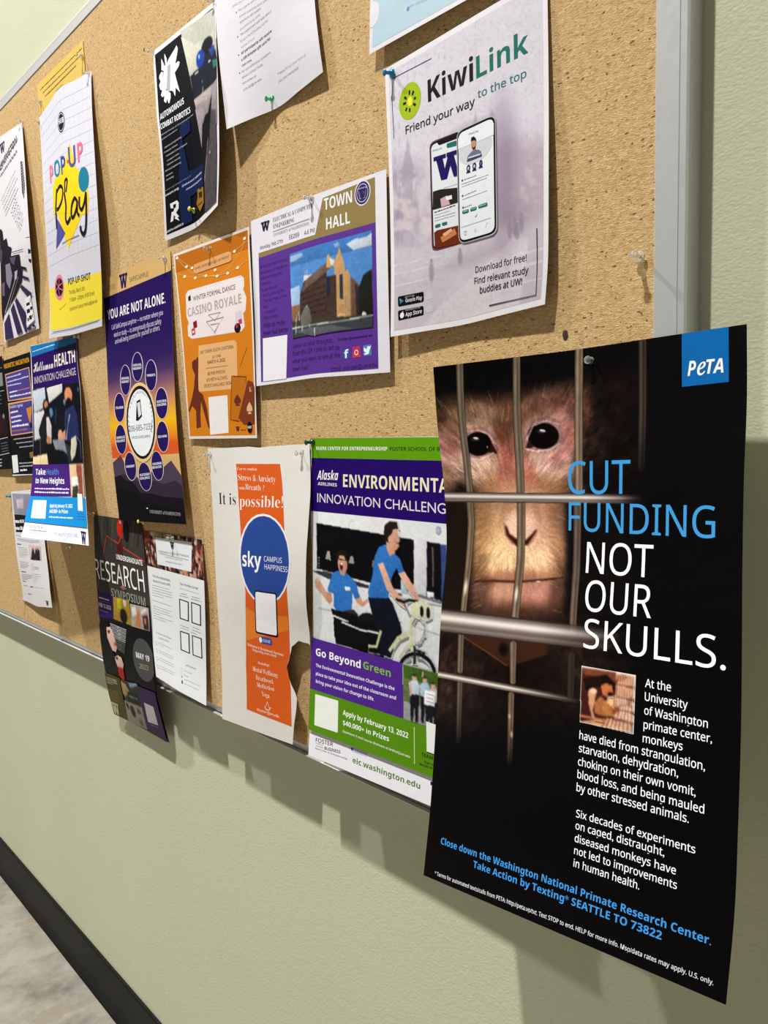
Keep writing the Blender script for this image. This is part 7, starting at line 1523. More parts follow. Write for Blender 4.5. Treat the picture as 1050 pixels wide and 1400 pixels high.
["d","photograph",[0.374,6.817],[2.71,6.828],0.105,"e8e0f4" ],
["d","photograph",[0.528,7.055],[3.005,7.01],0.037,"8a78b0" ],
["t","photograph","FEB 12 2023",0.253,7.521,3.041,7.537,0.324,"f0ecf8","B",0,0 ],
["d","photograph",[0.344,7.838],[2.33,7.866],0.105,"8a78b0"]]},

{"key":"program_flyer","W":8.5,"H":11,"us":[0,0.25,0.5,0.75,1],"vs":[0.0,0.125,0.25,0.375,0.5,0.625,0.75,0.875,1.0],"G":[[[-38.514,0.05,10.617],[-36.488,0.062,10.604],[-34.463,0.075,10.591],[-32.438,0.087,10.578],[-30.413,0.1,10.564]],[[-38.274,0.071,9.411],[-36.253,0.1,9.39],[-34.232,0.13,9.37],[-32.211,0.162,9.35],[-30.19,0.194,9.33]],[[-38.042,0.103,8.203],[-36.03,0.143,8.175],[-34.017,0.184,8.148],[-32.004,0.231,8.12],[-29.992,0.278,8.093]],[[-37.847,0.15,6.987],[-35.868,0.187,6.952],[-33.889,0.223,6.916],[-31.909,0.267,6.881],[-29.93,0.31,6.845]],[[-37.661,0.204,5.77],[-35.735,0.229,5.725],[-33.81,0.254,5.68],[-31.885,0.279,5.635],[-29.959,0.304,5.59]],[[-37.436,0.27,4.564],[-35.582,0.284,4.506],[-33.727,0.297,4.449],[-31.872,0.293,4.391],[-30.018,0.289,4.334]],[[-37.118,0.359,3.384],[-35.352,0.364,3.308],[-33.586,0.369,3.231],[-31.82,0.33,3.155],[-30.054,0.291,3.078]],[[-36.693,0.478,2.234],[-35.017,0.485,2.133],[-33.342,0.491,2.032],[-31.666,0.426,1.932],[-29.99,0.36,1.831]],[[-36.256,0.6,1.087],[-34.65,0.625,0.963],[-33.043,0.65,0.839],[-31.437,0.575,0.715],[-29.831,0.5,0.591]]],"paper":"e2e3e4","gloss":0.5,"el":[["r","photograph","crowd",[0,0,8.5,2.68],0.09,null ],
["p","panel",[[1.82,0.39],[7.16,0.28],[6.82,2.32],[1.77,2.38]],"dfe2e6" ],
["p","logo",[[4.08,0.56],[4.2,0.56],[4.27,1.01],[4.17,1.01]],"2a2440" ],
["p","logo",[[4.18,1.01],[4.27,1.01],[4.39,0.56],[4.29,0.56]],"2a2440" ],
["p","logo",[[4.28,0.56],[4.39,0.56],[4.48,1.01],[4.39,1.01]],"2a2440" ],
["p","logo",[[4.4,1.01],[4.48,1.01],[4.59,0.56],[4.52,0.56]],"2a2440" ],
["p","logo",[[4.04,0.51],[4.25,0.51],[4.25,0.59],[4.04,0.59]],"2a2440" ],
["p","logo",[[4.27,0.51],[4.45,0.51],[4.45,0.59],[4.27,0.59]],"2a2440" ],
["p","logo",[[4.46,0.51],[4.62,0.51],[4.62,0.59],[4.46,0.59]],"2a2440" ],
["t","photograph","UNDERGRADUATE RESEARCH PROGRAM",2.075,1.454,6.591,1.361,0.152,"6a6c74","F",0,-0.01 ],
["l","photograph",[[2.24,1.521],[6.535,1.547]],0.03,"8a8c94" ],
["t","photograph","UNIVERSITY of WASHINGTON",3.02,1.742,5.602,1.728,0.11,"9a9ca4","F",0,0 ],
["t","photograph","Undergraduate Academic Affairs",3.136,2.057,5.536,2.023,0.098,"6a6c74","S",0,0 ],
["t","lettering","This is the Undergraduate",0.804,3.426,3.592,3.412,0.169,"55565c","S",0,0.01 ],
["t","lettering","Research Program (URP)",0.851,3.786,3.553,3.742,0.169,"55565c","S",0,0.01 ],
["t","lettering","Your Priorities Survey!",5.046,3.426,7.654,3.394,0.157,"55565c","S",0,0.01 ],
["d","lettering",[0.645,4.079],[3.381,4.021],0.046,"8c8e94" ],
["d","lettering",[0.631,4.267],[3.844,4.19],0.046,"8c8e94" ],
["d","lettering",[0.617,4.455],[3.758,4.371],0.046,"8c8e94" ],
["d","lettering",[0.603,4.643],[3.83,4.547],0.046,"8c8e94" ],
["d","lettering",[0.59,4.831],[2.407,4.772],0.046,"8c8e94" ],
["d","lettering",[0.526,5.213],[3.609,5.193],0.046,"8c8e94" ],
["d","lettering",[0.595,5.625],[3.69,5.586],0.046,"8c8e94" ],
["d","lettering",[0.582,5.807],[3.237,5.766],0.046,"8c8e94" ],
["d","lettering",[0.569,5.99],[3.683,5.933],0.046,"8c8e94" ],
["d","lettering",[0.556,6.173],[1.679,6.149],0.047,"8c8e94" ],
["d","lettering",[0.542,6.355],[3.678,6.28],0.046,"8c8e94" ],
["d","lettering",[0.527,6.539],[2.634,6.482],0.047,"8c8e94" ],
["d","lettering",[5.018,3.694],[7.714,3.689],0.043,"a0a2a8" ],
["d","lettering",[5.073,4.04],[5.985,4.009],0.048,"6a6c74" ],
["d","lettering",[4.92,4.222],[6.198,4.175],0.048,"6a6c74" ],
["d","lettering",[6.633,4.031],[7.847,3.999],0.047,"6a6c74" ],
["d","lettering",[6.566,4.196],[8.023,4.154],0.047,"6a6c74" ],
["p","code_frame",[[4.83,4.43],[6.25,4.43],[6.18,5.82],[4.81,5.84]],"16151c" ],
["p","code_frame",[[4.99,4.5],[6.1,4.51],[6.03,5.75],[4.97,5.76]],"e6e7ea" ],
["p","code_frame",[[6.58,4.38],[7.96,4.39],[7.92,5.81],[6.55,5.83]],"16151c" ],
["p","code_frame",[[6.73,4.45],[7.8,4.47],[7.77,5.74],[6.71,5.75]],"e6e7ea" ],
["p","code_frame",[[4.79,6.69],[6.2,6.64],[6.2,8.05],[4.8,8.05]],"16151c" ],
["p","code_frame",[[4.94,6.76],[6.04,6.73],[6.05,7.98],[4.97,7.97]],"e6e7ea" ],
["p","code_frame",[[6.55,6.67],[7.96,6.63],[8.01,8.01],[6.58,8.06]],"16151c" ],
["p","code_frame",[[6.7,6.73],[7.81,6.71],[7.86,7.95],[6.73,7.98]],"e6e7ea" ],
["d","lettering",[4.828,6.312],[6.101,6.291],0.04,"6a6c74" ],
["d","lettering",[4.901,6.475],[6.11,6.453],0.039,"6a6c74" ],
["d","lettering",[6.718,6.107],[7.702,6.127],0.044,"6a6c74" ],
["d","lettering",[6.565,6.307],[7.848,6.33],0.043,"6a6c74" ],
["d","lettering",[6.412,6.509],[7.31,6.522],0.044,"6a6c74" ],
["t","lettering","Undergraduate Research",0.772,7.601,3.45,7.588,0.105,"55565c","S",0,0 ],
["t","lettering","QUESTIONS",1.197,7.933,2.922,7.891,0.115,"55565c","S",0,0 ],
["e","lettering",0.65,8.38,0.18,0.14,"8c8e94",0.03 ],
["d","lettering",[1.012,8.278],[3.513,8.307],0.038,"8c8e94" ],
["d","lettering",[1.053,8.445],[1.946,8.453],0.038,"8c8e94" ],
["e","lettering",0.66,8.94,0.18,0.14,"8c8e94",0.03 ],
["d","lettering",[1.024,8.83],[3.573,8.829],0.037,"8c8e94" ],
["d","lettering",[1.064,8.996],[3.502,8.986],0.037,"8c8e94" ],
["e","lettering",0.61,9.52,0.19,0.14,"8c8e94",0.03 ],
["d","lettering",[0.99,9.401],[3.596,9.365],0.038,"8c8e94" ],
["d","lettering",[1.031,9.565],[3.525,9.521],0.037,"8c8e94" ],
["e","lettering",0.6,10.12,0.2,0.14,"8c8e94",0.03 ],
["d","lettering",[0.989,9.996],[3.659,9.922],0.037,"8c8e94" ],
["d","lettering",[1.032,10.159],[3.588,10.077],0.037,"8c8e94" ],
["t","lettering","Let's Connect!",5.486,9.009,7.008,8.963,0.125,"44454c","S",0,0 ],
["d","lettering",[5.197,9.395],[6.454,9.388],0.044,"9a9ca2" ],
["d","lettering",[5.177,9.734],[5.939,9.702],0.044,"9a9ca2" ],
["d","lettering",[5.217,10.001],[7.621,9.946],0.044,"9a9ca2" ],
["d","lettering",[5.235,10.29],[7.36,10.256],0.043,"9a9ca2" ],
["p","lettering",[[4.79,9.84],[4.95,9.88],[4.93,9.94],[4.8,9.95]],"22222a" ],
["p","lettering",[[4.79,10.14],[4.98,10.15],[4.99,10.35],[4.79,10.37]],"22222a" ],
["e","lettering",4.87,9.41,0.11,0.11,"a0a2a8",0.02 ],
["e","lettering",4.84,9.69,0.1,0.08,"a0a2a8",0.02]]},

{"key":"happiness_poster","W":11,"H":17,"us":[0,0.25,0.5,0.75,1],"vs":[0.0,0.125,0.25,0.375,0.5,0.625,0.75,0.875,1.0],"G":[[[-29.366,0.1,16.028],[-26.864,0.1,16.048],[-24.361,0.1,16.068],[-21.859,0.1,16.088],[-19.357,0.1,16.108]],[[-28.992,0.172,14.081],[-26.518,0.229,14.116],[-24.043,0.286,14.15],[-21.568,0.285,14.185],[-19.094,0.283,14.219]],[[-28.76,0.233,12.115],[-26.318,0.359,12.167],[-23.876,0.485,12.218],[-21.434,0.488,12.27],[-18.992,0.491,12.321]],[[-28.614,0.29,10.139],[-26.202,0.47,10.207],[-23.79,0.649,10.276],[-21.378,0.653,10.344],[-18.966,0.657,10.413]],[[-28.476,0.339,8.161],[-26.098,0.526,8.246],[-23.719,0.713,8.331],[-21.341,0.7,8.416],[-18.963,0.687,8.5]],[[-28.287,0.37,6.187],[-25.996,0.501,6.289],[-23.705,0.632,6.391],[-21.414,0.579,6.494],[-19.123,0.527,6.596]],[[-28.083,0.388,4.214],[-25.848,0.49,4.332],[-23.614,0.592,4.45],[-21.379,0.556,4.568],[-19.145,0.52,4.686]],[[-27.988,0.433,2.236],[-25.762,0.517,2.371],[-23.536,0.6,2.505],[-21.31,0.603,2.639],[-19.084,0.606,2.773]],[[-27.985,0.5,0.254],[-25.742,0.565,0.405],[-23.5,0.63,0.557],[-21.258,0.665,0.709],[-19.015,0.7,0.86]]],"paper":"dad6d0","gloss":0.5,"el":[["p","panel",[[3.34,1.02],[8.13,1.07],[8.3,2.1],[8.66,4.93],[8.92,7.6],[8.99,9.38],[8.97,10.51],[8.94,11.9],[8.55,12.63],[8.91,13.69],[8.95,15.99],[3.49,15.84],[3.6,13.12],[4.27,8.68],[3.7,4.71],[3.48,2.99]],"d35a1c" ],
["p","panel",[[4.14,9.56],[5.64,9.84],[8.89,9.67],[8.92,10.51],[3.84,11.63]],"de7a2a" ],
["e","logo",6.45,6.57,2.9,2.63,"e6e2ea",0 ],
["e","logo",6.48,6.57,2.72,2.5,"274690",0 ],
["t","lettering","Can we combat",3.443,1.389,5.727,1.442,0.172,"f4dccc","F",0,-0.01 ],
["t","lettering","Stress & Anxiety",3.525,2.016,7.669,2.127,0.382,"f6e4d8","F",0,-0.015 ],
["t","lettering","with",3.611,2.552,4.281,2.573,0.159,"f4dccc","F",0,0 ],
["t","lettering","Breath ?",4.368,2.572,6.477,2.62,0.339,"f6e4d8","F",0,-0.015 ],
["t","lettering","It is",0.943,3.505,3.156,3.514,0.706,"26222a","F",0,-0.012 ],
["t","lettering","possible!",3.645,3.589,8.417,3.561,0.67,"f8efe8","F",0,-0.012 ],
["t","logo","sky",3.999,7.122,6.322,7.073,0.874,"f2f2f6","B",0,0 ],
["t","logo","CAMPUS",6.615,6.666,8.495,6.66,0.3,"e6e8f0","S",0,0 ],
["t","logo","HAPPINESS",6.688,7.118,9.075,7.133,0.3,"e6e8f0","S",0,0 ],
["p","code_frame",[[5.47,8.57],[5.5,8.51],[5.55,8.46],[5.64,8.43],[5.76,8.42],[7.64,8.4],[7.75,8.4],[7.83,8.43],[7.88,8.47],[7.89,8.53],[7.77,10.89],[7.75,10.95],[7.71,10.99],[7.63,11.02],[7.52,11.02],[5.52,11.01],[5.39,11.0],[5.31,10.97],[5.26,10.93],[5.25,10.86]],"14121a" ],
["p","code_frame",[[5.58,8.62],[5.6,8.56],[5.64,8.53],[5.71,8.51],[5.81,8.5],[7.59,8.49],[7.67,8.49],[7.74,8.52],[7.77,8.55],[7.78,8.6],[7.66,10.81],[7.64,10.86],[7.6,10.9],[7.54,10.92],[7.45,10.92],[5.59,10.91],[5.5,10.9],[5.43,10.88],[5.39,10.84],[5.38,10.79]],"eeebf0" ],
["p","panel",[[5.59,11.33],[5.62,11.25],[5.68,11.19],[5.8,11.15],[5.95,11.15],[6.75,11.16],[6.9,11.18],[7.0,11.21],[7.07,11.27],[7.09,11.35],[7.09,11.39],[7.07,11.47],[7.01,11.53],[6.9,11.56],[6.76,11.57],[5.95,11.55],[5.79,11.53],[5.68,11.5],[5.61,11.44],[5.59,11.36]],"3a4a94" ],
["e","panel",5.8,11.36,0.18,0.17,"f0f0f6",0 ],
["t","code_frame","SCAN ME",6.059,11.448,6.893,11.457,0.172,"c8ccec","B",0,0 ],
["t","lettering","Meditation & Breathwork Sessions",3.99,11.904,8.234,12.05,0.159,"f4d8c4","F",0,0 ],
["t","lettering","happening every week",4.668,12.14,7.493,12.206,0.159,"f4d8c4","F",0,0 ],
["t","lettering","Workshops",5.249,12.873,6.631,12.844,0.159,"f4d8c4","F",0,0 ],
["t","lettering","Mental Wellbeing",4.498,13.361,7.502,13.394,0.288,"f6e0d0","F",0,-0.015 ],
["t","lettering","Breathwork",4.891,13.841,7.04,13.833,0.288,"f6e0d0","F",0,-0.015 ],
["t","lettering","Meditation",4.976,14.261,7.067,14.25,0.287,"f6e0d0","F",0,-0.015 ],
["t","lettering","Yoga",5.548,14.723,6.478,14.729,0.288,"f6e0d0","F",0,-0.015 ],
["l","logo",[[5.776,15.29],[5.918,15.382],[6.204,14.982],[6.442,15.33],[6.618,15.246],[6.379,15.453],[6.002,15.455],[5.776,15.29]],0.05,"f6e0d0" ],
["t","lettering","skyatuw@uw.edu",4.873,15.691,7.547,15.72,0.172,"f4d0b8","F",0,0]],"outline":[[0.0,-0.0],[2.379,0.019],[4.339,0.005],[4.92,-0.092],[6.022,0.087],[7.404,0.034],[9.364,-0.002],[11.0,-0.0],[11.024,1.329],[11.027,2.872],[10.874,5.476],[10.837,6.912],[10.791,8.119],[10.817,8.937],[10.894,9.726],[11.195,10.409],[11.514,11.119],[10.879,11.027],[10.303,11.009],[9.866,10.975],[9.477,11.228],[9.164,11.389],[9.024,11.741],[8.797,12.23],[8.498,12.709],[8.661,13.171],[9.034,13.664],[9.34,13.953],[9.566,14.276],[9.471,14.927],[9.211,15.841],[9.119,16.44],[9.026,17.029],[4.672,17.004],[0.0,17.0]]},

{"key":"innovation_poster","W":11,"H":17,"us":[0,0.25,0.5,0.75,1],"vs":[0.0,0.125,0.25,0.375,0.5,0.625,0.75,0.875,1.0],"G":[[[-19.19,0.1,16.391],[-16.473,0.1,16.349],[-13.757,0.1,16.307],[-11.04,0.1,16.266],[-8.324,0.1,16.224]],[[-19.234,0.147,14.422],[-16.484,0.155,14.399],[-13.733,0.163,14.375],[-10.983,0.171,14.352],[-8.232,0.179,14.329]],[[-19.246,0.199,12.454],[-16.467,0.215,12.449],[-13.688,0.231,12.444],[-10.91,0.247,12.439],[-8.131,0.263,12.435]],[[-19.091,0.273,10.491],[-16.317,0.293,10.504],[-13.544,0.313,10.517],[-10.771,0.333,10.529],[-7.998,0.353,10.542]],[[-19.08,0.3,8.527],[-16.283,0.339,8.557],[-13.485,0.378,8.588],[-10.688,0.417,8.618],[-7.891,0.457,8.649]],[[-19.215,0.298,6.561],[-16.369,0.367,6.61],[-13.524,0.436,6.658],[-10.678,0.506,6.706],[-7.832,0.575,6.755]],[[-19.126,0.448,4.6],[-16.292,0.511,4.665],[-13.457,0.573,4.73],[-10.623,0.636,4.795],[-7.789,0.699,4.86]],[[-19.09,0.623,2.64],[-16.256,0.673,2.721],[-13.421,0.724,2.803],[-10.587,0.775,2.884],[-7.752,0.825,2.966]],[[-19.095,0.8,0.678],[-16.249,0.838,0.776],[-13.403,0.875,0.875],[-10.557,0.912,0.973],[-7.712,0.95,1.071]]],"paper":"e8e8ee","gloss":0.35,"el":[["p","panel",[[0.0,0.0],[11,0.03],[11,1.11],[0.04,1.04]],"5f9a12" ],
["p","panel",[[0.04,1.04],[11,1.11],[11,3.96],[0.02,3.85]],"260a66" ],
["t","lettering","BUERK CENTER FOR ENTREPRENEURSHIP",0.419,0.624,5.63,0.644,0.177,"f0f0e6","B",0,0 ],
["t","lettering","FOSTER SCHOOL OF BUSINESS",5.803,0.643,10.06,0.648,0.162,"20301a","S",0,0.012 ],
["t","logo","Alaska",0.511,2.174,2.161,2.16,0.471,"f4f2f4","BI",0.05,0 ],
["t","logo","AIRLINES",0.585,2.464,2.075,2.493,0.167,"e4e0ea","B",0,0 ],
["t","lettering","ENVIRONMENTAL",2.537,2.493,9.794,2.548,0.642,"efe4c4","B",0,0 ],
["t","lettering","INNOVATION CHALLENGE",0.546,3.359,9.564,3.499,0.47,"e4dfe4","R",0,0 ],
["p","photograph",[[0.02,3.85],[11,3.96],[11.0,12.52],[0,10.63]],"d9dadb" ],
["p","photograph",[[0.47,4.47],[7.27,4.81],[7.18,7.29],[4.93,7.22],[0.37,6.88]],"0b0a0f" ],
["p","photograph",[[7.28,4.68],[8.04,4.74],[7.97,7.39],[7.18,7.36]],"d4d2d8" ],
["p","photograph",[[8.05,4.83],[9.18,4.89],[9.1,7.5],[7.95,7.36]],"0d0d14" ],
["p","photograph",[[8.85,4.88],[9.18,4.89],[9.08,7.47],[8.81,7.41]],"34467c" ],
["p","photograph",[[8.34,5.06],[8.43,5.07],[8.4,6.86],[8.3,6.88]],"5c5440" ],
["e","photograph",8.74,4.28,0.16,0.2,"8a90a8",0 ],
["e","photograph",8.74,4.29,0.1,0.13,"b8bcd0",0 ],
["l","photograph",[[2.942,4.532],[3.061,4.191],[3.326,4.189]],0.03,"c0c0c4" ],
["p","photograph",[[1.25,5.87],[1.43,5.87],[1.51,6.34],[1.06,6.32]],"a9aaa6" ],
["p","photograph",[[3.02,5.96],[3.18,5.96],[3.27,6.35],[2.84,6.34]],"9d9e9a" ],
["p","photograph",[[4.55,6.04],[4.67,6.04],[4.7,6.39],[4.5,6.41]],"77776f" ],
["e","photograph",0.56,6.29,0.07,0.05,"8c8c8c",0 ],
["e","photograph",0.55,6.45,0.07,0.05,"8c8c8c",0 ],
["e","photograph",0.54,6.6,0.07,0.05,"8c8c8c",0 ],
["e","photograph",0.54,6.76,0.07,0.05,"8c8c8c",0 ],
["p","photograph",[[0,7.04],[1.09,6.96],[4.33,7.33],[4.22,7.49],[1.31,7.35],[0.5,7.17]],"34343a" ],
["p","photograph",[[4.33,7.22],[6.45,7.46],[6.45,7.56],[4.33,7.44]],"5c5c62" ],
["p","photograph",[[6.37,6.77],[6.79,6.79],[6.82,7.44],[6.41,7.46]],"a8c0cc" ],
["l","photograph",[[0.488,8.981],[2.43,9.008],[6.449,8.79]],0.08,"b4b8bc" ],
["l","photograph",[[5.887,7.672],[9.055,7.709]],0.06,"8c9096" ],
["l","photograph",[[7.179,7.361],[9.057,7.576]],0.14,"6a6c70" ],
["p","photograph",[[7.97,7.12],[8.38,7.13],[8.38,7.37],[7.99,7.36]],"e8e8ec" ],
["l","photograph",[[7.354,8.921],[8.894,9.066]],0.08,"a8acb2" ],
["p","photograph",[[0.19,7.56],[0.38,7.38],[0.73,7.62],[1.07,8.04],[1.47,7.95],[1.58,8.47],[1.36,8.66],[0.72,8.2],[0.22,7.87]],"cf9c84" ],
["p","photograph",[[3.18,7.96],[3.6,7.83],[3.81,8.21],[4.22,7.97],[4.27,8.11],[3.81,8.47],[3.34,8.27]],"c9937a" ],
["p","photograph",[[1.19,7.91],[1.61,6.98],[2.06,6.81],[2.66,6.86],[3.35,7.27],[3.62,8.01],[3.26,8.13],[3.09,7.82],[3.05,8.72],[2.01,9.02],[1.67,8.7],[1.7,8.07],[1.3,7.99]],"2f72c0" ],
["p","photograph",[[2.23,6.8],[2.64,6.83],[2.49,7.03],[2.22,6.99]],"cf9c84" ],
["e","photograph",2.4,6.42,0.36,0.55,"cd967c",0 ],
["p","photograph",[[1.94,6.22],[2.02,5.87],[2.33,5.7],[2.66,5.72],[2.8,5.99],[2.7,6.3],[2.53,6.01],[2.2,6.01],[2.04,6.4]],"1c1614" ],
["e","photograph",2.32,6.57,0.13,0.2,"5a1c1c",0 ],
["e","photograph",2.34,6.45,0.1,0.06,"f0e4e0",0 ],
["l","photograph",[[2.083,6.192],[2.358,6.226],[2.706,6.237]],0.06,"1c1a1e" ],
["p","photograph",[[2.54,7.59],[2.93,7.56],[2.94,7.75],[2.56,7.78]],"e8eaf0" ],
["p","photograph",[[2.43,8.86],[3.18,8.67],[3.5,8.88],[3.45,9.08],[2.54,8.99]],"2a2628" ],
["p","photograph",[[1.48,8.88],[3.08,8.91],[5.13,9.22],[5.23,9.31],[4.99,9.46],[1.78,9.46]],"0b0a0e" ],
["p","photograph",[[1.67,9.01],[5.13,9.29],[5.34,9.69],[5.38,11.13],[1.8,10.31]],"09080c" ],
["e","photograph",4.25,9.17,0.74,0.47,"131218",0 ],
["l","photograph",[[1.632,9.206],[3.305,9.442],[5.157,9.491]],0.1,"e0e0e4" ],
["p","photograph",[[1.72,9.54],[5.12,9.0],[5.27,10.72],[1.93,10.67]],"09080c" ],
["l","photograph",[[2.333,9.446],[3.731,9.636],[5.14,9.581]],0.1,"d8d8dc" ],
["p","photograph",[[4.22,7.89],[5.55,7.65],[5.88,7.96],[6.46,9.07],[6.47,9.63],[5.91,9.73],[5.51,8.94],[5.34,9.84],[5.15,9.87],[4.52,8.73]],"0e1220" ],
["p","photograph",[[4.72,5.88],[5.05,5.35],[5.5,5.17],[6.14,5.61],[6.41,5.79],[6.66,6.39],[6.29,6.51],[6.18,6.23],[5.83,6.76],[5.6,7.78],[4.32,7.92],[4.22,7.67],[4.54,6.84]],"2e70bc" ],
["p","photograph",[[4.96,6.18],[5.3,6.07],[5.9,7.18],[6.36,7.57],[6.77,7.9],[6.67,8.09],[6.35,7.96],[5.51,7.37]],"d8a690" ],
["p","photograph",[[6.29,6.5],[6.68,6.35],[7.19,6.95],[7.62,7.58],[7.44,7.7],[6.82,7.2]],"d8a690" ],
["p","photograph",[[5.55,5.02],[6.16,5.25],[6.09,5.58],[5.75,5.71],[5.58,5.38]],"cf9880" ],
["p","photograph",[[5.72,4.59],[6.01,4.36],[6.31,4.37],[6.37,4.61],[6.47,4.91],[6.37,5.03],[6.38,5.23],[6.19,5.4],[5.87,5.28],[5.65,4.95]],"d09c84" ],
["p","photograph",[[5.42,4.68],[5.49,4.25],[5.83,4.03],[6.3,4.05],[6.38,4.36],[6.05,4.41],[5.95,4.64],[5.73,4.8],[5.67,5.05],[5.49,4.99]],"231814" ],
["l","photograph",[[6.203,5.054],[6.388,5.067]],0.06,"7a3c34" ],
["l","photograph",[[6.094,7.75],[6.631,7.817],[6.995,7.662],[7.485,7.663]],0.14,"15151a" ],
["l","photograph",[[6.63,7.921],[6.992,8.425],[7.131,8.889]],0.05,"24242c" ],
["p","photograph",[[7.04,7.93],[7.35,7.68],[7.88,7.64],[8.26,7.76],[8.26,8.3],[7.96,8.48],[7.26,8.45],[7.04,8.28]],"cfcfae" ],
["e","photograph",7.71,8.1,0.11,0.26,"0e0e12",0 ],
["e","photograph",8.09,8.11,0.11,0.26,"0e0e12",0 ],
["l","photograph",[[7.082,8.48],[7.054,9.39]],0.16,"c4c49c" ],
["l","photograph",[[7.349,8.473],[7.13,8.819],[7.143,9.374]],0.05,"3a3a3c" ],
["l","photograph",[[7.613,8.432],[7.894,8.763],[7.886,9.243]],0.04,"55555a" ],
["p","photograph",[[5.12,9.0],[6.36,8.8],[6.51,9.35],[6.11,9.91],[5.83,10.67],[5.13,10.62]],"0c0f1a" ],
["l","photograph",[[7.039,8.695],[7.079,9.316],[7.313,10.663]],0.2,"c4c49c" ],
["l","photograph",[[5.136,9.436],[4.869,10.287],[4.32,10.352]],0.16,"bcbc94" ],
["l","photograph",[[5.744,10.34],[6.284,9.596],[7.004,9.189],[7.095,9.243]],0.18,"c4c49c" ],
["l","photograph",[[6.407,10.567],[6.845,9.918],[7.288,9.766]],0.12,"bcbc94" ],
["l","photograph",[[7.875,8.561],[7.897,8.967],[7.634,9.563],[7.33,9.688]],0.03,"55555a" ],
["l","photograph",[[4.319,10.315],[4.328,10.682],[5.134,10.637]],0.06,"8a8a6c" ],
["l","photograph",[[6.461,11.118],[6.483,10.934],[6.554,10.752],[6.671,10.583],[6.827,10.435],[7.014,10.314],[7.223,10.227],[7.444,10.177],[7.665,10.166],[7.877,10.195],[8.07,10.261],[8.235,10.36],[8.365,10.489],[8.454,10.64],[8.499,10.808]],0.26,"0c0b10" ],
["l","photograph",[[6.535,11.172],[6.558,10.988],[6.629,10.807],[6.745,10.638],[6.901,10.49],[7.087,10.369],[7.296,10.282],[7.375,10.26],[7.598,10.249],[7.81,10.277],[8.004,10.342],[8.169,10.442],[8.299,10.57],[8.389,10.722],[8.434,10.889]],0.05,"b8bcc2" ],
["l","photograph",[[7.333,9.792],[7.357,10.654]],0.16,"24242a" ],
["l","photograph",[[7.382,9.956],[7.993,10.011]],0.1,"15151a" ],
["p","panel",[[0.04,10.65],[6.64,10.74],[8.64,10.76],[11,10.72],[11,13.32],[0,13.4]],"4c2588" ],
["p","panel",[[0,13.4],[6.74,13.36],[11,13.39],[11,15.54],[8.55,15.59],[0,15.59]],"548810" ],
["p","photograph",[[6.64,10.77],[11,10.76],[11,13.32],[6.74,13.37]],"5a6a44" ],
["p","photograph",[[6.69,10.79],[11,10.79],[11,11.36],[6.72,11.41]],"3c5a1c" ],
["p","photograph",[[6.74,12.52],[11,12.5],[11,13.32],[6.74,13.37]],"8d8d8f" ],
["e","photograph",7.37,11.31,0.14,0.17,"c89c88",0 ],
["p","photograph",[[7.19,11.21],[7.37,11.07],[7.54,11.14],[7.47,11.19],[7.26,11.23]],"3a2a20" ],
["p","photograph",[[7.04,11.59],[7.24,11.42],[7.55,11.36],[7.69,11.65],[7.68,12.06],[7.12,12.12]],"b8ccd8" ],
["p","photograph",[[7.12,12.09],[7.68,12.02],[7.64,13.3],[7.49,13.32],[7.41,12.53],[7.34,13.31],[7.2,13.31]],"15151c" ],
["e","photograph",8.0,11.27,0.14,0.17,"c89c88",0 ],
["p","photograph",[[7.83,11.17],[8.0,11.03],[8.17,11.11],[8.11,11.15],[7.9,11.2]],"3a2a20" ],
["p","photograph",[[7.68,11.55],[7.88,11.38],[8.18,11.33],[8.32,11.61],[8.31,12.01],[7.76,12.07]],"9fbccc" ],
["p","photograph",[[7.76,12.04],[8.31,11.98],[8.27,13.24],[8.12,13.26],[8.04,12.48],[7.98,13.24],[7.84,13.25]],"15151c" ],
["e","photograph",8.49,11.43,0.13,0.17,"c89c88",0 ],
["p","photograph",[[8.32,11.34],[8.49,11.2],[8.65,11.27],[8.59,11.32],[8.39,11.36]],"3a2a20" ],
["p","photograph",[[8.17,11.71],[8.37,11.54],[8.66,11.49],[8.8,11.76],[8.79,12.17],[8.25,12.23]],"b0a8a8" ],
["p","photograph",[[8.25,12.2],[8.79,12.13],[8.75,13.38],[8.61,13.41],[8.53,12.63],[8.47,13.39],[8.34,13.39]],"15151c" ],
["p","photograph",[[8.01,11.68],[8.62,11.67],[8.6,12.35],[7.99,12.36]],"e6e6ea" ],
["d","photograph",[8.117,11.855],[8.54,11.857],0.041,"8c8c90" ],
["d","photograph",[8.121,12.03],[8.544,12.031],0.041,"8c8c90" ],
["d","photograph",[8.124,12.205],[8.547,12.204],0.041,"8c8c90" ],
["p","photograph",[[7.08,11.54],[7.19,11.45],[7.25,12.12],[7.12,12.22]],"c89c88" ],
["l","photograph",[[7.847,11.134],[7.894,10.886]],0.1,"c89c88" ],
["t","lettering","Go Beyond",0.434,11.549,3.841,11.57,0.393,"f4f2f6","B",0,0 ],
["t","lettering","Green",4.026,11.532,5.882,11.578,0.373,"7fae3c","B",0,0 ],
["t","lettering","The Environmental Innovation Challenge is the",0.442,12.144,6.137,12.156,0.169,"e8e2f2","B",0,0 ],
["t","lettering","place to take your idea out of the classroom and",0.453,12.585,6.24,12.582,0.17,"e8e2f2","B",0,0 ],
["t","lettering","bring your vision for change to life.",0.469,12.994,4.806,12.974,0.171,"e8e2f2","B",0,0 ],
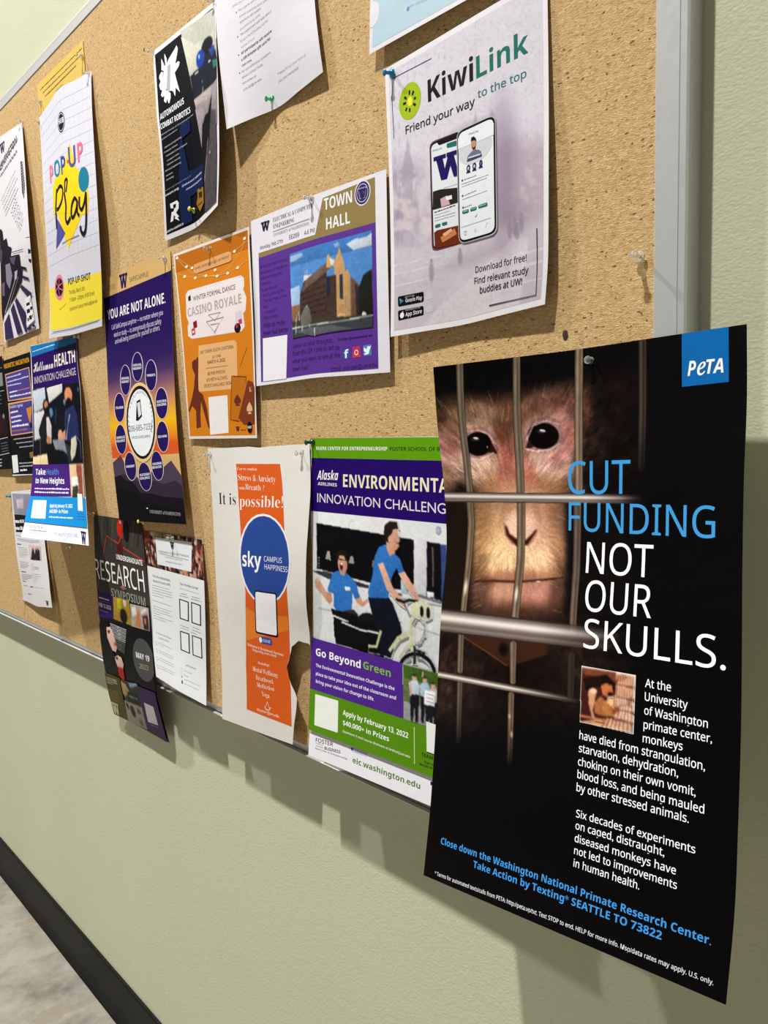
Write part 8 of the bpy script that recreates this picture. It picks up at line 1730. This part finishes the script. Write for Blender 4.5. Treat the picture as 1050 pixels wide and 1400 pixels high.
["p","code_frame",[[0.45,13.65],[0.46,13.62],[0.47,13.61],[0.49,13.6],[0.52,13.6],[2.2,13.55],[2.23,13.55],[2.25,13.56],[2.26,13.57],[2.27,13.59],[2.31,15.15],[2.31,15.17],[2.3,15.18],[2.28,15.19],[2.25,15.2],[0.55,15.25],[0.52,15.25],[0.5,15.24],[0.49,15.23],[0.48,15.21]],"e6eae2" ],
["t","lettering","Apply by February 13, 2022",2.641,14.182,7.065,14.21,0.258,"f4f6ec","B",0,0 ],
["t","lettering","$40,000+ in Prizes",2.669,14.687,5.867,14.684,0.245,"f4f6ec","B",0,0 ],
["t","lettering","Questions? E-mail Lauren Brohawn at brohal@uw.edu",2.679,15.062,7.216,15.104,0.114,"dfe6cc","B",0,0 ],
["l","lettering",[[7.407,13.587],[7.489,15.3]],0.05,"c0d090" ],
["p","panel",[[8.13,13.12],[9.23,13.15],[9.27,14.5],[8.21,14.49]],"e6e8e4" ],
["t","lettering","TEAM UP",7.88,14.808,8.997,14.783,0.174,"2c3c10","B",0,0 ],
["t","lettering","Scan to find or",8.062,15.075,9.209,15.052,0.113,"2c3c10","B",0,0 ],
["t","lettering","recruit, or join a team",7.775,15.249,9.455,15.209,0.114,"2c3c10","B",0,0 ],
["t","lettering","FOSTER",0.53,16.147,1.881,16.033,0.205,"26262c","S",0,0.01 ],
["t","lettering","SCHOOL OF",0.538,16.239,1.143,16.202,0.061,"8a8a8e","S",0,0 ],
["t","lettering","BUSINESS",1.247,16.36,2.449,16.243,0.15,"26262c","S",0,0.008 ],
["t","lettering","Buerk Center for Entrepreneurship",0.536,16.522,2.98,16.411,0.083,"77777c","S",0,0 ],
["l","lettering",[[0.568,16.333],[1.149,16.293]],0.02,"c8a060" ],
["p","panel",[[3.21,15.75],[3.22,15.73],[3.23,15.71],[3.26,15.69],[3.29,15.69],[4.29,15.62],[4.32,15.62],[4.35,15.63],[4.36,15.65],[4.37,15.68],[4.36,15.83],[4.36,15.86],[4.34,15.88],[4.32,15.89],[4.29,15.89],[3.31,15.91],[3.27,15.91],[3.24,15.9],[3.23,15.88],[3.22,15.86]],"c9cce6" ],
["p","panel",[[3.21,15.73],[3.38,15.7],[3.35,15.84],[3.24,15.86]],"4a5490" ],
["d","lettering",[3.486,15.879],[4.155,15.825],0.073,"b4b8dc" ],
["t","lettering","eic.washington.edu",3.364,16.451,7.767,16.419,0.283,"4f7a1c","B",0,0 ],
["p","logo",[[8.45,15.95],[8.69,15.93],[8.85,16.81],[8.63,16.84]],"2c2050" ],
["p","logo",[[8.67,16.83],[8.85,16.81],[9.09,15.88],[8.9,15.9]],"2c2050" ],
["p","logo",[[8.87,15.9],[9.09,15.88],[9.29,16.76],[9.09,16.78]],"2c2050" ],
["p","logo",[[9.12,16.78],[9.29,16.76],[9.52,15.82],[9.36,15.84]],"2c2050" ],
["p","logo",[[8.36,15.86],[8.81,15.81],[8.81,15.97],[8.36,16.02]],"2c2050" ],
["p","logo",[[8.85,15.8],[9.21,15.76],[9.21,15.92],[8.85,15.97]],"2c2050" ],
["p","logo",[[9.25,15.76],[9.58,15.72],[9.58,15.88],[9.25,15.92]],"2c2050"]]},

{"key":"caged_monkey_poster","W":12,"H":18,"us":[0,0.25,0.5,0.75,1],"vs":[0.0,0.125,0.25,0.375,0.5,0.625,0.75,0.875,1.0],"G":[[[-9.983,0.9,18.96],[-6.988,0.525,19.007],[-3.993,0.15,19.054],[-0.999,0.225,19.101],[1.996,0.3,19.148]],[[-9.819,0.848,16.548],[-6.818,0.601,16.642],[-3.817,0.354,16.736],[-0.817,0.493,16.831],[2.184,0.632,16.925]],[[-9.482,0.861,14.152],[-6.524,0.761,14.295],[-3.565,0.662,14.438],[-0.607,0.884,14.581],[2.351,1.106,14.724]],[[-9.193,1.074,11.765],[-6.25,1.082,11.958],[-3.307,1.089,12.152],[-0.364,1.355,12.346],[2.58,1.621,12.539]],[[-9.061,1.545,9.396],[-6.078,1.615,9.643],[-3.094,1.684,9.89],[-0.11,1.954,10.137],[2.873,2.224,10.384]],[[-8.761,2.072,7.055],[-5.778,2.196,7.351],[-2.795,2.32,7.647],[0.188,2.59,7.943],[3.171,2.861,8.24]],[[-8.408,2.635,4.729],[-5.452,2.796,5.067],[-2.497,2.957,5.405],[0.458,3.214,5.743],[3.414,3.472,6.081]],[[-8.129,3.202,2.393],[-5.193,3.388,2.772],[-2.257,3.574,3.15],[0.678,3.808,3.528],[3.614,4.043,3.906]],[[-8.021,3.7,0.03],[-5.094,3.925,0.453],[-2.167,4.15,0.876],[0.761,4.375,1.299],[3.688,4.6,1.722]]],"paper":"060506","gloss":0.3,"el":[["r","photograph","monkey",[0,0,9.847,15.348],0.034,[[590.694,501.855],[100.658,680.208],[-124.198,-71.169],[-101.572,128.863],[126.873,-40.93],[324.689,-39.263],[-173.544,104.414],[240.042,50.46],[-125.187,12.155],[184.416,-13.853],[-19.801,23.193],[3.718,6.764],[-188.713,-0.133],[69.066,43.49],[106.756,-6.472]] ],
["p","logo",[[10.01,0],[11.47,0],[11.47,1.62],[10.01,1.62]],"0f62a8" ],
["t","logo","P",10.198,1.312,10.469,1.318,0.448,"f2f4f8","BI",0,0 ],
["t","logo","e",10.501,1.314,10.774,1.322,0.552,"f2f4f8","I",0,0.012 ],
["t","logo","TA",10.79,1.308,11.314,1.329,0.425,"f2f4f8","BI",0,0 ],
["t","headline","CUT",5.745,4.782,8.239,4.825,1.07,"3d95d2","S",0,0 ],
["t","headline","FUNDING",5.779,5.989,11.171,6.159,0.931,"3d95d2","S",0,0 ],
["t","headline","NOT",6.57,7.337,9.142,7.378,0.983,"f2f3f6","S",0,0 ],
["t","headline","OUR",6.635,8.53,9.153,8.572,0.964,"f2f3f6","S",0,0 ],
["t","headline","SKULLS.",6.685,9.67,11.559,9.791,0.901,"f2f3f6","S",0,0 ],
["p","inset_photograph",[[6.65,10.23],[8.7,10.27],[8.7,11.95],[6.69,11.92]],"d8d4d2" ],
["p","inset_photograph",[[6.69,10.27],[8.66,10.3],[8.67,11.92],[6.73,11.89]],"d0916a" ],
["p","inset_photograph",[[8.0,10.31],[8.66,10.3],[8.67,11.92],[7.8,11.9],[7.71,11.25]],"dfae8c" ],
["p","inset_photograph",[[8.03,10.93],[8.64,10.94],[8.65,11.63],[8.06,11.55]],"ecc6ac" ],
["l","inset_photograph",[[7.997,10.311],[7.977,11.206],[7.544,11.919]],0.035,"6a3c2c" ],
["l","inset_photograph",[[8.088,10.314],[8.067,11.193],[7.706,11.915]],0.035,"6a3c2c" ],
["l","inset_photograph",[[8.178,10.316],[8.156,11.181],[7.866,11.912]],0.035,"6a3c2c" ],
["l","inset_photograph",[[8.268,10.318],[8.244,11.168],[8.024,11.908]],0.035,"6a3c2c" ],
["l","inset_photograph",[[8.357,10.321],[8.332,11.155],[8.18,11.905]],0.035,"6a3c2c" ],
["l","inset_photograph",[[8.446,10.323],[8.42,11.142],[8.335,11.901]],0.035,"6a3c2c" ],
["l","inset_photograph",[[8.534,10.326],[8.507,11.13],[8.488,11.897]],0.035,"6a3c2c" ],
["l","inset_photograph",[[8.621,10.328],[8.593,11.117],[8.639,11.894]],0.035,"6a3c2c" ],
["l","inset_photograph",[[8.013,10.614],[8.668,10.643]],0.045,"6a3c2c" ],
["l","inset_photograph",[[8.032,10.977],[8.685,11.0]],0.045,"6a3c2c" ],
["l","inset_photograph",[[8.053,11.341],[8.703,11.358]],0.045,"6a3c2c" ],
["l","inset_photograph",[[7.728,11.62],[8.675,11.647]],0.045,"6a3c2c" ],
["p","inset_photograph",[[6.69,10.27],[7.59,10.29],[7.89,10.36],[8.04,10.62],[8.03,10.93],[7.75,11.02],[7.63,11.39],[8.01,11.58],[7.39,11.74],[6.73,11.89],[6.7,10.93]],"3a1a12" ],
["p","inset_photograph",[[6.69,10.27],[8.0,10.29],[8.07,10.66],[7.72,10.44],[6.83,10.5]],"6a3826" ],
["p","inset_photograph",[[6.78,10.6],[7.66,10.38],[8.01,10.6],[8.04,10.89],[7.62,10.7],[6.92,10.97]],"170b09" ],
["p","inset_photograph",[[7.47,10.74],[7.67,10.64],[7.9,10.68],[7.94,10.92],[7.75,11.04],[7.55,11.0]],"c06a40" ],
["e","inset_photograph",7.84,10.94,0.1,0.07,"14090a",0 ],
["p","inset_photograph",[[6.99,10.94],[7.15,10.85],[7.3,10.9],[7.27,11.26],[7.2,11.5],[7.3,11.69],[7.18,11.7],[7.04,11.34]],"c48a68" ],
["e","inset_photograph",7.19,10.93,0.15,0.08,"e8b898",0 ],
["p","inset_photograph",[[7.27,11.26],[7.49,11.05],[7.67,11.16],[8.0,11.38],[8.19,11.22],[8.19,11.35],[8.06,11.5],[7.73,11.6],[7.44,11.6],[7.26,11.54]],"9a5c38" ],
["p","inset_photograph",[[7.61,11.17],[7.83,11.23],[7.98,11.56],[7.72,11.56],[7.57,11.4]],"b4703f" ],
["p","inset_photograph",[[7.94,11.37],[8.05,11.28],[8.2,11.24],[8.14,11.38],[8.03,11.51]],"8a4228" ],
["l","inset_photograph",[[6.728,11.712],[7.209,11.713],[7.618,11.712]],0.06,"b87858" ],
["t","body_text","At the",9.033,10.565,9.891,10.578,0.239,"f2f3f6","S",0,0.006 ],
["t","body_text","University",9.039,10.945,10.438,10.978,0.236,"f2f3f6","S",0,0.006 ],
["t","body_text","of Washington",9.041,11.332,11.063,11.385,0.232,"f2f3f6","S",0,0.006 ],
["t","body_text","primate center,",9.039,11.726,11.2,11.754,0.23,"f2f3f6","S",0,0.006 ],
["t","body_text","monkeys",9.032,12.109,10.329,12.108,0.231,"f2f3f6","S",0,0.006 ],
["t","body_text","have died from strangulation,",6.715,12.405,11.026,12.502,0.235,"f2f3f6","S",0,0.006 ],
["t","body_text","starvation, dehydration,",6.724,12.785,10.228,12.833,0.236,"f2f3f6","S",0,0.006 ],
["t","body_text","choking on their own vomit,",6.723,13.173,10.784,13.212,0.232,"f2f3f6","S",0,0.006 ],
["t","body_text","blood loss, and being mauled",6.729,13.539,11.056,13.602,0.23,"f2f3f6","S",0,0.006 ],
["t","body_text","by other stressed animals.",6.729,13.914,10.616,13.938,0.23,"f2f3f6","S",0,0.006 ],
["t","body_text","Six decades of experiments",6.752,14.651,10.826,14.665,0.213,"f2f3f6","S",0,0.006 ],
["t","body_text","on caged, distraught,",6.76,14.989,9.899,14.973,0.216,"f2f3f6","S",0,0.006 ],
["t","body_text","diseased monkeys have",6.761,15.344,10.28,15.341,0.212,"f2f3f6","S",0,0.006 ],
["t","body_text","not led to improvements",6.776,15.686,10.336,15.699,0.212,"f2f3f6","S",0,0.006 ],
["t","body_text","in human health.",6.798,16.036,9.175,16.035,0.214,"f2f3f6","S",0,0.006 ],
["t","appeal_text","Close down the Washington National Primate Research Center.",0.762,16.78,11.445,16.757,0.216,"3d95e0","B",0,0 ],
["t","appeal_text","Take Action by Texting* SEATTLE TO 73822",2.537,17.122,10.022,17.09,0.214,"3d95e0","B",0,0 ],
["t","small_print","* Terms for automated texts/calls from PETA: http://peta.vg/txt. Text STOP to end, HELP for more info. Msg/data rates may apply. U.S. only.",0.616,17.834,11.617,17.669,0.123,"e4e5e8","S",0,0.006]]}]''')
set_type({(e[2], e[9], e[11]) for d in DATA for e in d['el'] if e[0] == 't'} | {('H', f, 0) for f in MAPS})
for d in DATA:
    r = make_poster(d); r['label'] = LABELS[d['key']]; r['category'] = 'poster' if d['H'] > 11 else 'flyer'
    if d['key'] in ('town_hall_poster', 'dance_poster', 'app_poster', 'robotics_poster', 'hackathon_poster'): r['category'] = 'poster'; r.name = 'poster'

# ---------------------------------------------------------------- push pins
PIN_LABELS = {
 "lone": "clear push pin alone in the bare cork near the right rail",
 "monkey": "clear push pin at the top of the black caged monkey poster",
 "app": "blue push pin at the upper left corner of the kiwi app poster",
 "study": "green push pin near the lower edge of the white text-only flyer",
 "happiness green": "dark green push pin between the torn white poster and the green-topped poster",
 "robotics": "yellow push pin near the foot of the black robotics poster",
 "symposium": "yellow-green push pin at the top of the dark symposium poster",
 "career": "blue push pin at the upper left of the grey small-print flyer",
 "town": "clear push pin at the top edge of the purple and gold town hall poster",
 "dance": "clear push pin at the top of the orange dance poster",
 "support": "clear push pin at the upper right of the purple sunset poster",
 "play lower": "clear push pin between the yellow foot of the play poster and the sunset poster",
 "robotics top right": "clear push pin at the upper right corner of the robotics poster",
 "robotics top left": "clear push pin at the upper left corner of the robotics poster",
 "note right": "clear push pin at the right end of the yellow note",
 "note left": "clear push pin at the left end of the yellow note",
 "play top left": "clear push pin at the upper left corner of the white and yellow play poster",
 "play top right": "clear push pin at the upper right corner of the white and yellow play poster",
 "ink top right": "clear push pin at the upper right of the black and white ink poster",
 "health top right": "clear push pin at the upper right of the purple and blue health poster",
 "happiness left": "clear push pin at the upper left of the torn white poster with orange band",
 "happiness right": "clear push pin at the upper right of the torn white poster with orange band",
 "below health": "clear push pin in the cork just below the curling health poster",
 "symposium left": "clear push pin at the upper left corner of the dark symposium poster",
 "career bottom": "clear push pin at the lower left corner of the grey small-print flyer",
 "ink bottom left": "clear push pin at the lower left corner of the ink drawing poster",
 "ink bottom right": "clear push pin at the lower right corner of the ink drawing poster",
 "program": "clear push pin at the top of the white research program flyer"
}
HEAD = lathe([(r*IN, h*IN) for r, h in [(.03, .10), (.17, .10), (.195, .115), (.195, .14), (.15, .165), (.095, .20), (.075, .30), (.07, .40), (.085, .45), (.13, .475), (.135, .50), (.12, .52), (.04, .53)]], 24)
NEEDLE = lathe([(.0004, -.008), (.0005, -.007), (.00055, .10*IN)], 10)
head_of, needle0 = {}, None
for k, (x, z, col, tx, ty, key, dep) in enumerate([[-1.54, 21.72, 'clear', 0, 0, 'lone', 0.0], [-3.25, 18.61, 'clear', 0, 0, 'monkey', 0.0], [-12.96, 31.41, 'blue', 0, 0, 'app', 0.0], [-21.7, 33.24, 'green', 0, 0, 'study', 0.0], [-19.07, 16.21, 'dark_green', 0, 0, 'happiness green', 0.0], [-29.76, 29.69, 'yellow', 0, 0, 'robotics', 0.1], [-38.34, 11.22, 'yellow_green', 0, 0, 'symposium', 0.0], [-66.7, 12.07, 'blue', 0, 0, 'career', 0.0], [-18.75, 27.67, 'clear', 0, 0, 'town', 0.0], [-28.29, 27.21, 'clear', 0, 0, 'dance', 0.0], [-33.9, 27.76, 'clear', 0, 0, 'support', 0.0], [-43.22, 27.54, 'clear', 0, 0, 'play lower', 0.0], [-26.99, 40.02, 'clear', 0, 0, 'robotics top right', 0.0], [-34.26, 40.14, 'clear', 0, 0, 'robotics top left', 0.0], [-45.32, 43.99, 'clear', 0, 0, 'note right', 0.0], [-53.97, 43.67, 'clear', 0, 0, 'note left', 0.0], [-54.35, 42.22, 'clear', 0, 0, 'play top left', 0.0], [-44.17, 42.39, 'clear', 0, 0, 'play top right', 0.0], [-58.77, 43.7, 'clear', 0, 0, 'ink top right', 0.0], [-48.17, 24.66, 'clear', 0, 0, 'health top right', 0.0], [-29.04, 15.68, 'clear', 0, 0, 'happiness left', 0.0], [-19.94, 15.68, 'clear', 0, 0, 'happiness right', 0.0], [-51.98, 8.33, 'clear', 0, 0, 'below health', 0.0], [-46.86, 11.3, 'clear', 0, 0, 'symposium left', 0.0], [-64.4, 2.53, 'clear', 0, 0, 'career bottom', 0.0], [-66.76, 26.09, 'clear', 0, 0, 'ink bottom left', 0.0], [-57.33, 26.45, 'clear', 0, 0, 'ink bottom right', 0.0], [-34.19, 10.37, 'clear', 0, 0, 'program', 0.0]]):
    r = random.Random(k*7+1)
    root = empty('push_pin', (x*IN, -dep*IN, z*IN+Z0), label=PIN_LABELS[key], category='push pin', group='push pins')
    root.rotation_euler = (math.radians(r.uniform(-4, 10)), 0, math.radians(r.uniform(-9, 9)))
    if col in head_of: h = head_of[col].copy(); COL.objects.link(h)
    else:
        h = link('head', HEAD.copy(), PLASTIC[col]); head_of[col] = h
    h.parent = root
    if needle0 is None: needle0 = n = link('needle', NEEDLE, M_STEEL)
    else: n = needle0.copy(); COL.objects.link(n)
    n.parent = root
bpy.context.view_layer.update()
